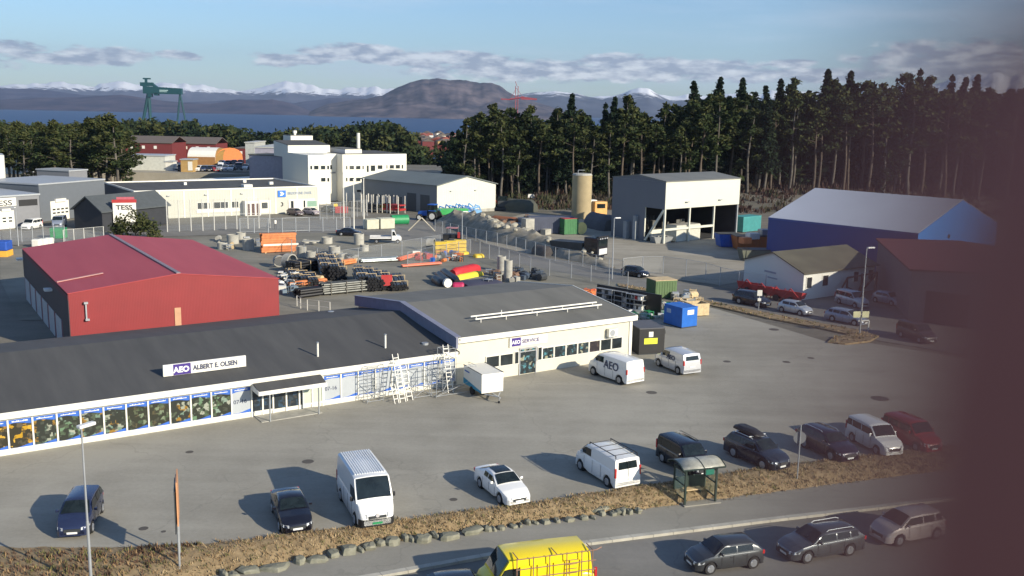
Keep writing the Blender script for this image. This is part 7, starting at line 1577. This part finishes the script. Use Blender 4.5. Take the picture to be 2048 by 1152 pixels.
clutter(40, (555, 555, 600, 590), 'dark fittings heaped at the corner of the red hall', 'fittings by the red hall corner', [DARKST, GALV, BLKP, WHITE, mat('steel_blue_item', (.15, .2, .25), .5)], (.3, .8))
clutter(30, (975, 545, 1035, 570), 'brownish packs and boxes between the concrete cylinders', 'packs near the concrete cylinders', [MATS['brown_item'], CONC, DARKST, MATS['brown_item'], GALV], (.3, .8))
clutter(22, (1030, 548, 1085, 562), 'dark blue-grey drums in rows behind the grey roof', 'dark drums behind the roof', [mat('blue_grey_drum', (.06, .08, .11), .5), DARKST], (.5, .9))
clutter(26, (1165, 590, 1195, 600), 'orange plastic fittings behind the grey roof edge', 'orange fittings', [ORGP, mat('vivid_orange', (.75, .16, .05), .5)], (.3, .7), name='orange_goods')
clutter(60, (1255, 606, 1345, 640), 'small grey and green metal parts on the yard floor', 'metal parts beside the blue container', [GALV, GALV, mat('pale_green_item', (.25, .36, .3), .6), ALU, CONC, GRNP], (.15, .5), (.3, .9), name='metal_goods')
clutter(24, (1345, 592, 1400, 618), 'pale timber and wire cages beside the blue container', 'cages and timber near the verge', [GALV, TIMBER, TIMBER, CONC], (.3, .9), name='cage_goods')
clutter(14, (1260, 655, 1330, 672), 'dark planks and bars behind the black container', 'planks behind the black container', [DARKST, MATS['brown_item'], TIMBER], (.15, .4), (.6, 1.6), name='plank_goods')
clutter(26, (900, 452, 1000, 462), 'small red and blue machine among the rubble', 'machines on the rubble', [REDP, DARKST, YELP, BLUP], (.5, 1.2), name='small_machine') if False else None
clutter(26, (640, 512, 720, 528), 'grey concrete parts and pallets between rings and pipes', 'concrete parts between rings and pipes', [CONC, CONC, TIMBER, GALV, DARKST], (.25, .7), name='concrete_goods')
clutter(24, (560, 548, 640, 575), 'dark pallets and fittings among the black pipe bundles', 'pallets among the pipe bundles', [DARKST, TIMBER, BLKP, CONC, MATS['brown_item']], (.25, .8), name='pallet_goods')
clutter(20, (420, 478, 560, 500), 'pale concrete pieces along the far side of the yard', 'concrete pieces along the yard edge', [CONC, CONC, GALV, TIMBER], (.3, .8), name='concrete_piece')
clutter(30, (1000, 440, 1130, 470), 'dark scrap pieces on the gravel near the green container', 'scrap on the gravel', [DARKST, MATS['brown_item'], CONC, GALV, DARKST], (.4, 1.1), (.6, 1.8), name='scrap_piece')
# steel racks on a black yard screen
scn = thing('dark_screen', 'black yard screen standing behind the steel racks', 'screen', G(1186, 612), heading(G(1186, 618), G(1258, 632))); MB().box(-.5, 7.6, 1.2, 1.35, 0, 2.1).build('panel', BLKP, scn)
for i, (px, py, lb) in enumerate([(1212, 612, 'pale steel rack before the black screen, left one'), (1248, 618, 'steel rack with dark goods before the black screen, middle one'), (1272, 624, 'steel rack with red box, right one')]):
    o = thing('steel_rack', lb, 'rack', G(px, py), scn.rotation_euler.z); mb = MB()
    for x in (-1, 0, 1):
        for y in (-.4, .4): mb.tube((x, y, 0), (x, y, 1.9), .035, n=4)
    mb.build('uprights', GALV, o); mb = MB()
    for z in (.3, .8, 1.3, 1.8): mb.box(-1.05, 1.05, -.45, .45, z, z + .05)
    mb.build('shelves', GALV, o)
    for j in range(7): 
        x = random.uniform(-.8, .8); z = random.choice([.36, .86, 1.36]); MB().box(x - .2, x + .2, -.3, .3, z, z + .35).build('stored_box', random.choice([DARKST, GALV, WHITE, REDP if i == 2 else DARKST]), o)
o = thing('red_box', 'bright red box right of the steel racks', 'box', G(1305, 606), .3); MB().box(-.5, .5, -.4, .4, 0, .8).build('body', REDP, o, bevel=.03)
# wooden cable drum and crates
o = thing('timber_crate', 'open timber crate beside the blue container', 'crate', G(1392, 630), R(20)); mb = MB()
for a_ in ((-1, 1, -.8, -.7), (-1, 1, .7, .8), (-1, -.9, -.7, .7), (.9, 1, -.7, .7)): mb.box(*a_, .1, 1.3)
mb.box(-.9, .9, -.7, .7, .1, .2); mb.build('sides', TIMBER, o); MB().box(-.85, .85, -.65, .65, .2, .9).build('contents', MATS['brown_item'], o)
# kiln of log racks by the storage hall
for i, (px, py, m_, n) in enumerate([(745, 424, DARKST, 4), (765, 424, YELP, 3), (787, 426, REDP, 3), (715, 420, DARKST, 3)]):
    o = thing('stanchion_rack', ['dark rack with pale stanchions before the storage hall', 'rack with a yellow pack among pale stanchions', 'red rack with pale stanchions before the storage hall doors', 'dark rack left of the others by the flagpoles'][i], 'rack', G(px, py), R(-30)); mb = MB(); mb.box(-2.2, 2.2, -1.0, 1.0, .6, .95); mb.box(-2.2, 2.2, -.9, .9, 1.5, 1.7); mb.build('deck', m_ if i != 1 else DARKST, o); mb = MB()
    for x in [-1.9 + 3.8 * j / (n - 1) for j in range(n)]:
        for y in (-1.05, 1.05): mb.box(x - .07, x + .07, y - .07, y + .07, 0, 3.3)
    mb.build('stanchions', mat('pale_stanchion', (.6, .57, .5), .6), o)
    MB().box(-1.5, 1.0, -.7, .7, .96, 1.45).build('load', m_, o)
o = thing('red_baler', 'red machine with yellow head in the shade near the flagpoles', 'machine', G(683, 430), .2); MB().box(-1.2, 1.2, -.8, .8, .4, 1.6).build('body', REDP, o, bevel=.1); MB().box(-1.5, -.7, -.5, .5, 1.6, 2.1).build('head', YELP, o, bevel=.1)
# rubble bank beside the road with its shaded foot
RUB = mat('rubble_soil', (.16, .14, .10), .95, col2=(.33, .30, .24), scale=.8, bump=.5)
mb = MB(); L_ = [(868, 452), (900, 456), (940, 468), (985, 484), (1030, 492), (1080, 504), (1130, 518), (1190, 530), (1232, 545)]; T_ = [(880, 436), (915, 434), (950, 446), (1000, 462), (1045, 476), (1092, 490), (1140, 505), (1195, 520), (1236, 538)]; HH = [.3, 2.0, 2.6, 2.4, 2.1, 1.8, 1.4, .6, .1]
rings = []
for i in range(len(L_) - 1):
    for s_ in range(6):
        t = s_ / 6; a = G(*L_[i]).lerp(G(*L_[i + 1]), t); b = G(*T_[i]).lerp(G(*T_[i + 1]), t); h = HH[i] + (HH[i + 1] - HH[i]) * t; r = []
        for k_ in range(8):
            u = k_ / 7; p = a.lerp(b, u); z = h * math.sin(math.pi * min(1, u * 1.0)) ** .6; nz = noise.noise(Vector((p.x * .8, p.y * .8, 2))) * .5; r.append((p.x + nz * .5, p.y + nz * .3, max(-.05, z * (1 + nz * .8))))
        rings.append(r)
mb.loft(rings, closed=False, caps=False); tag(mb.build('rubble_bank', RUB, smooth=40), kind='structure')
random.seed(12)
for i in range(46):
    k_ = random.uniform(.5, 7.3); j = int(k_); t = k_ - j; a = G(*L_[j]).lerp(G(*L_[j + 1]), t); b = G(*T_[j]).lerp(G(*T_[j + 1]), t); p = a.lerp(b, random.uniform(.2, .8)); h = HH[j] * .9; r_ = random.uniform(.25, .8); rings = []
    for zz, rr in ((-.6, .5), (-.2, 1), (.3, .9), (.6, .3)): rings.append([(math.cos(6.283 * q / 7) * r_ * rr * (1 + .3 * noise.noise(Vector((q * 1.0, i, zz)))), math.sin(6.283 * q / 7) * r_ * rr * .8, zz * r_) for q in range(7)])
    o = MB().loft(rings).build('rubble_boulder', mat('pale_rubble', (.30, .28, .22), .9, col2=(.45, .42, .34)), smooth=30, loc=(p.x, p.y, h), rz=random.uniform(0, 3)); tag(o, 'pale boulder lying on the rubble bank beside the access road', 'boulder', 'boulders on the rubble bank')
pile('tyre_heap', 'dark heap with old tyres at the roadside bank near the truck', 'heap', (1070, 506), (1098, 512), .9, 1.3, mat('dark_heap', (.06, .05, .045), .9)); pile('rust_heap', 'rust brown heap of boards near the cream gable', 'heap', (985, 441), (1035, 447), 1.3, 1.0, mat('rust_brown', (.28, .10, .04), .8))
pile('dark_scrap_heap', 'dark scrap heap right of the excavator', 'heap', (1010, 420), (1070, 424), 2.0, 2.4, mat('dark_scrap', (.07, .075, .06), .9)); pile('scrap_heap', 'grey scrap heap behind the silo, left of the tall white hall', 'heap', (1180, 452), (1222, 462), 1.8, 2.6, mat('grey_scrap', (.09, .09, .10), .8))
pile('red_cover', 'red machine parts on the rubble behind the road', 'machine', (962, 447), (990, 449), .7, .9, REDP)
for i, (px, py, m_, lb) in enumerate([(1178, 408, WHITE, 'white truck cab above the scrap heap by the silo'), (1198, 412, YELP, 'yellow-orange loader beside the white cab')]):
    o = thing('yard_machine', lb, 'machine', G(px, py + 22), .3); MB().box(-1.3, 1.3, -.9, .9, .5, 3.0).build('body', m_ if i == 0 else mat('loader_orange', (.70, .38, .12), .5), o, bevel=.15); MB().box(-.8, .8, -1.0, -.91, 1.8, 2.6).build('window', CARGL, o)
# ================================================================== FENCES
def fence(name, label, pts, h, n, m=GALV, rails=(1.0,), mesh=None, z=0, r=.05, sub=False):
    P3 = [G(a, b, z) for a, b in pts]; tot = sum((b - a).length for a, b in zip(P3, P3[1:])); o = thing(name, label, 'fence', P3[0], 0); o0 = P3[0]; step = tot / n; acc_ = 0; mb = MB()
    def at(s):
        for a, b in zip(P3, P3[1:]):
            L = (b - a).length
            if s <= L or (b is P3[-1]): return a.lerp(b, min(1, s / L)) - o0
            s -= L
    for i in range(n + 1): p = at(min(tot, i * step)); MB().tube((p.x, p.y, 0), (p.x, p.y, h), r, n=6).build('post', m, o)
    for k_ in rails:
        q = MB()
        for i in range(n): a = at(i * step); b = at(min(tot, (i + 1) * step)); q.tube((a.x, a.y, h * k_), (b.x, b.y, h * k_), r * .4, n=4)
        q.build('rail', m, o)
    if mesh:
        q = MB()
        for i in range(n): a = at(i * step); b = at(min(tot, (i + 1) * step)); q.add([(a.x, a.y, .1), (b.x, b.y, .1), (b.x, b.y, h), (a.x, a.y, h)], [(0, 1, 2, 3)])
        q.build('wire_mesh', mesh, o)
    return o
MESH = bpy.data.materials.new('wire_mesh'); MESH.use_nodes = True; t = MESH.node_tree; b_ = t.nodes['Principled BSDF']; b_.inputs['Base Color'].default_value = (.35, .37, .38, 1); b_.inputs['Roughness'].default_value = .6; b_.inputs['Alpha'].default_value = .16
fence('yard_fence', 'wire fence with thin grey posts between the storage yard and the road', [(815, 535), (880, 520), (945, 506), (1010, 528), (1060, 545), (1110, 553), (1160, 558), (1255, 578)], 2.0, 16, mesh=MESH)
fence('yard_fence', 'thin post fence on the far side of the yard before the flatbed truck', [(560, 500), (660, 535), (745, 522), (820, 508), (880, 497)], 2.0, 9, mesh=MESH)
fence('road_fence', 'wire fence along the rubble bank side of the access road', [(870, 462), (940, 480), (1000, 492), (1060, 508), (1110, 522), (1170, 534), (1245, 552)], 1.9, 18, mesh=MESH)
fence('road_fence', 'short fence of pale posts between the gravel yard and the road', [(1245, 552), (1310, 545), (1400, 558), (1460, 578), (1530, 588)], 2.2, 7, mesh=MESH)
fence('high_fence', 'high fence of pale tubular posts before the pale warehouse', [(335, 464), (420, 461), (490, 458), (540, 456)], 5.0, 9, m=mat('pale_tube', (.55, .54, .50), .5), rails=(.5,), r=.08, mesh=MESH)
fence('gate_fence', 'grey panelled gate fence behind the orange beams', [(480, 466), (565, 465), (620, 463), (668, 463), (700, 463)], 2.3, 8, mesh=MESH, rails=(1.0, .1), r=.08)
fence('corner_fence', 'mesh fence in the shade between warehouse and storage hall', [(640, 440), (690, 437), (735, 432)], 3.0, 8, mesh=MESH)
fence('compound_fence', 'pale fence panel behind the red hall roof ridge', [(128, 488), (168, 484), (208, 480)], 2.0, 4, m=mat('pale_tube', (.55, .54, .50), .5), mesh=MESH, r=.06)
fence('lane_fence', 'thin fence at the left edge below the grey workshop', [(0, 486), (60, 484), (130, 482)], 2.2, 6, mesh=MESH)
fence('handrail', 'pale low rails at the corner between red hall and dark roof', [(594, 612), (606, 620), (628, 622), (660, 626)], 1.1, 4, m=mat('pale_tube', (.55, .54, .50), .5), rails=(1, .5))
for i, (a, b, c) in enumerate([((731, 463), (757, 478), 0), ((822, 470), (845, 446), 1), ((866, 466), (845, 446), 2)]): pass
o = thing('timber_trestle', 'A-shaped pole trestle beside the road before the tractor', 'trestle', G(843, 462), 0); mb = MB(); mb.tube((-2.2, 0, 0), (0, 0, 2.2), .1, n=6); mb.tube((2.2, 0, 0), (0, 0, 2.2), .1, n=6); mb.build('poles', mat('pale_pole', (.5, .45, .35), .7), o)
# things at the left edge
o = thing('blue_tarp_load', 'blue covered load at the left edge beside the red hall', 'load', G(0, 512), .1); MB().box(-2, 1.3, -1, 1, .8, 2.0).build('cover', mat('tarp_blue', (.02, .08, .38), .6), o, bevel=.15); MB().box(-2, 1.3, -1, 1, 0, .78).build('orange_base', mat('tarp_orange', (.72, .38, .05), .6), o, bevel=.05)
for i, (px, py) in enumerate([(74, 494), (86, 493), (98, 491)]): o = thing('white_bag', 'white bag behind the left end of the red roof, %s of three' % ['left', 'middle', 'right'][i], 'bag', G(px, py), 0, 'white bags'); MB().box(-.55, .55, -.5, .5, 0, 1.1).build('bag', WHITE, o, bevel=.15)
# cart with ladder and people in the distance
def person(label, loc, rz, top, leg, h=1.76, name='person', arm=0.25):
    o = thing(name, label, 'person', loc, rz); s = h / 1.76
    ch = [((0, 0, .95 * s), .13, None), ((0, 0, 1.15 * s), .13, 0), ((0, 0, 1.38 * s), .15, 1), ((0, 0, 1.50 * s), .06, 2), ((.01, 0, 1.60 * s), .095, 3), ((.015, 0, 1.68 * s), .09, 4),
          ((0, .19, 1.40 * s), .06, 2), ((.03, .25, 1.12 * s), .045, 6), ((.14, .24, .90 * s), .035, 7), ((0, -.19, 1.40 * s), .06, 2), ((.05, -.25, 1.12 * s), .045, 9), ((.2, -.22, .93 * s), .035, 10),
          ((0, .1, .86 * s), .095, 0), ((.06, .11, .48 * s), .065, 12), ((.0, .11, .08 * s), .045, 13), ((.13, .11, .04), .04, 14), ((0, -.1, .86 * s), .095, 0), ((-.03, -.11, .48 * s), .065, 16), ((-.12, -.11, .08 * s), .045, 17), ((0.0, -.11, .04), .04, 18)]
    skin_body('body', ch, leg, o, 2); 
    mb = MB(); mb.loft([[(w * .75 * math.cos(6.283 * k_ / 10), w * 1.25 * math.sin(6.283 * k_ / 10), z * s) for k_ in range(10)] for z, w in ((.86, .17), (1.1, .165), (1.35, .19), (1.47, .12))]); mb.build('jacket', top, o, smooth=60)
    MB().loft([[(.012 + w * math.cos(6.283 * k_ / 10), w * math.sin(6.283 * k_ / 10), z * s) for k_ in range(10)] for z, w in ((1.64, .098), (1.70, .1), (1.76, .05))]).build('hair', mat('brown_hair', (.05, .03, .02), .8), o, smooth=60); return o
p = G(551, 458); person('person in a white top with dark trousers by the gate behind the orange beams', p, R(-60), WHITE, mat('dark_trousers', (.04, .04, .05), .8))
# driver: head, shoulders, arms on the wheel
hcl = hc.matrix_basis.copy() if False else Matrix.Translation(hc.location) @ Matrix.Rotation(hc.rotation_euler.z, 4, 'Z')
ch = [((0, 0, .55), .15, None), ((-.03, 0, .8), .14, 0), ((-.05, 0, 1.0), .14, 1), ((-.04, 0, 1.10), .055, 2), ((-.01, 0, 1.2), .085, 3), ((-.01, 0, 1.27), .08, 4), ((-.04, .19, 1.02), .05, 2), ((.15, .24, .84), .04, 6), ((.4, .15, .92), .032, 7), ((-.04, -.19, 1.02), .05, 2), ((.15, -.2, .84), .04, 9), ((.4, -.08, .92), .032, 10), ((.15, .1, .5), .08, 0), ((.55, .1, .52), .06, 12), ((.65, .1, .22), .04, 13), ((.15, -.1, .5), .08, 0), ((.55, -.1, .52), .06, 15), ((.65, -.1, .22), .04, 16)]
drv.location = hcl @ Vector((-.05, .36, 0.02)); skin_body('body', ch, SKIN, drv, 2); MB().loft([[(-.04 + w * .8 * math.cos(6.283 * k_ / 10), w * 1.3 * math.sin(6.283 * k_ / 10), z) for k_ in range(10)] for z, w in ((.45, .17), (.8, .165), (1.02, .18), (1.08, .1))]).build('jacket', mat('dark_top', (.05, .05, .06), .8), drv, smooth=60)
# ================================================================== THE PHOTOGRAPHER'S HAND at the lens edge
HSK = mat('hand_skin', (.29, .095, .072), .7, var=.08, scale=60)
hand = thing('person', "blurred dark reddish hand at the right edge, its finger close to the lens", 'person', (0, 0, CAM_H), 0)
def cv(x, y, d): x -= .0034 if y > -.06 else 0; return _rx * x + _ux * y + _f * d     # right, up, forward of the eye, in metres
ch = []
def add(co, r_, par): ch.append((tuple(co), r_, par)); return len(ch) - 1
p0 = add(cv(.034, -.100, .012), .022, None); p1 = add(cv(.032, -.082, .014), .021, p0); p2 = add(cv(.028, -.070, .016), .016, p1)
a = add(cv(.0225, -.050, .019), .0102, p2); a = add(cv(.0195, -.030, .0205), .0097, a); a = add(cv(.0182, -.016, .0205), .0092, a); a = add(cv(.0183, -.004, .0203), .0090, a); a = add(cv(.0192, .003, .0200), .0084, a); add(cv(.0202, .0085, .0195), .0068, a)
for k_, (ox, ln) in enumerate(((.018, 1.0), (.036, .9), (.052, .7))):      # three fingers curled beside it
    b1 = add(cv(.030 + ox, -.066 - .006 * k_, .014), .0105, p1 if k_ < 2 else p0); b2 = add(cv(.032 + ox, -.036 - .01 * k_, .030 * ln), .0090, b1); b3 = add(cv(.033 + ox, -.046 - .008 * k_, .052 * ln), .0080, b2); add(cv(.034 + ox, -.068 - .006 * k_, .054 * ln), .0070, b3)
t1 = add(cv(.012, -.104, .002), .0118, p0); t2 = add(cv(-.004, -.088, -.008), .0100, t1); add(cv(-.010, -.068, -.014), .0085, t2)
w = add(cv(.040, -.135, .006), .024, p0); f = add(cv(.055, -.22, -.01), .030, w); add(cv(.075, -.33, -.03), .036, f)
skin_body('hand', ch, HSK, hand, 2)
mb = MB(); mb.tube(cv(.05, -.18, -.004), cv(.077, -.34, -.032), .042, .052, n=18, caps=False); mb.build('sleeve', mat('dark_sleeve', (.03, .03, .04), .9), hand, smooth=60)
# ================================================================== HAZE
hz = bpy.data.materials.new('haze_air'); hz.use_nodes = True; t = hz.node_tree; t.nodes.clear()
oo = t.nodes.new('ShaderNodeOutputMaterial'); pv = t.nodes.new('ShaderNodeVolumePrincipled'); pv.inputs['Color'].default_value = (0.62, 0.77, 1.0, 1); pv.inputs['Density'].default_value = 5.2e-5; pv.inputs['Anisotropy'].default_value = 0.2
t.links.new(pv.outputs[0], oo.inputs['Volume'])
tag(MB().box(-15000, 15000, -300, 15200, -36, 800).build('haze', hz), kind='stuff')
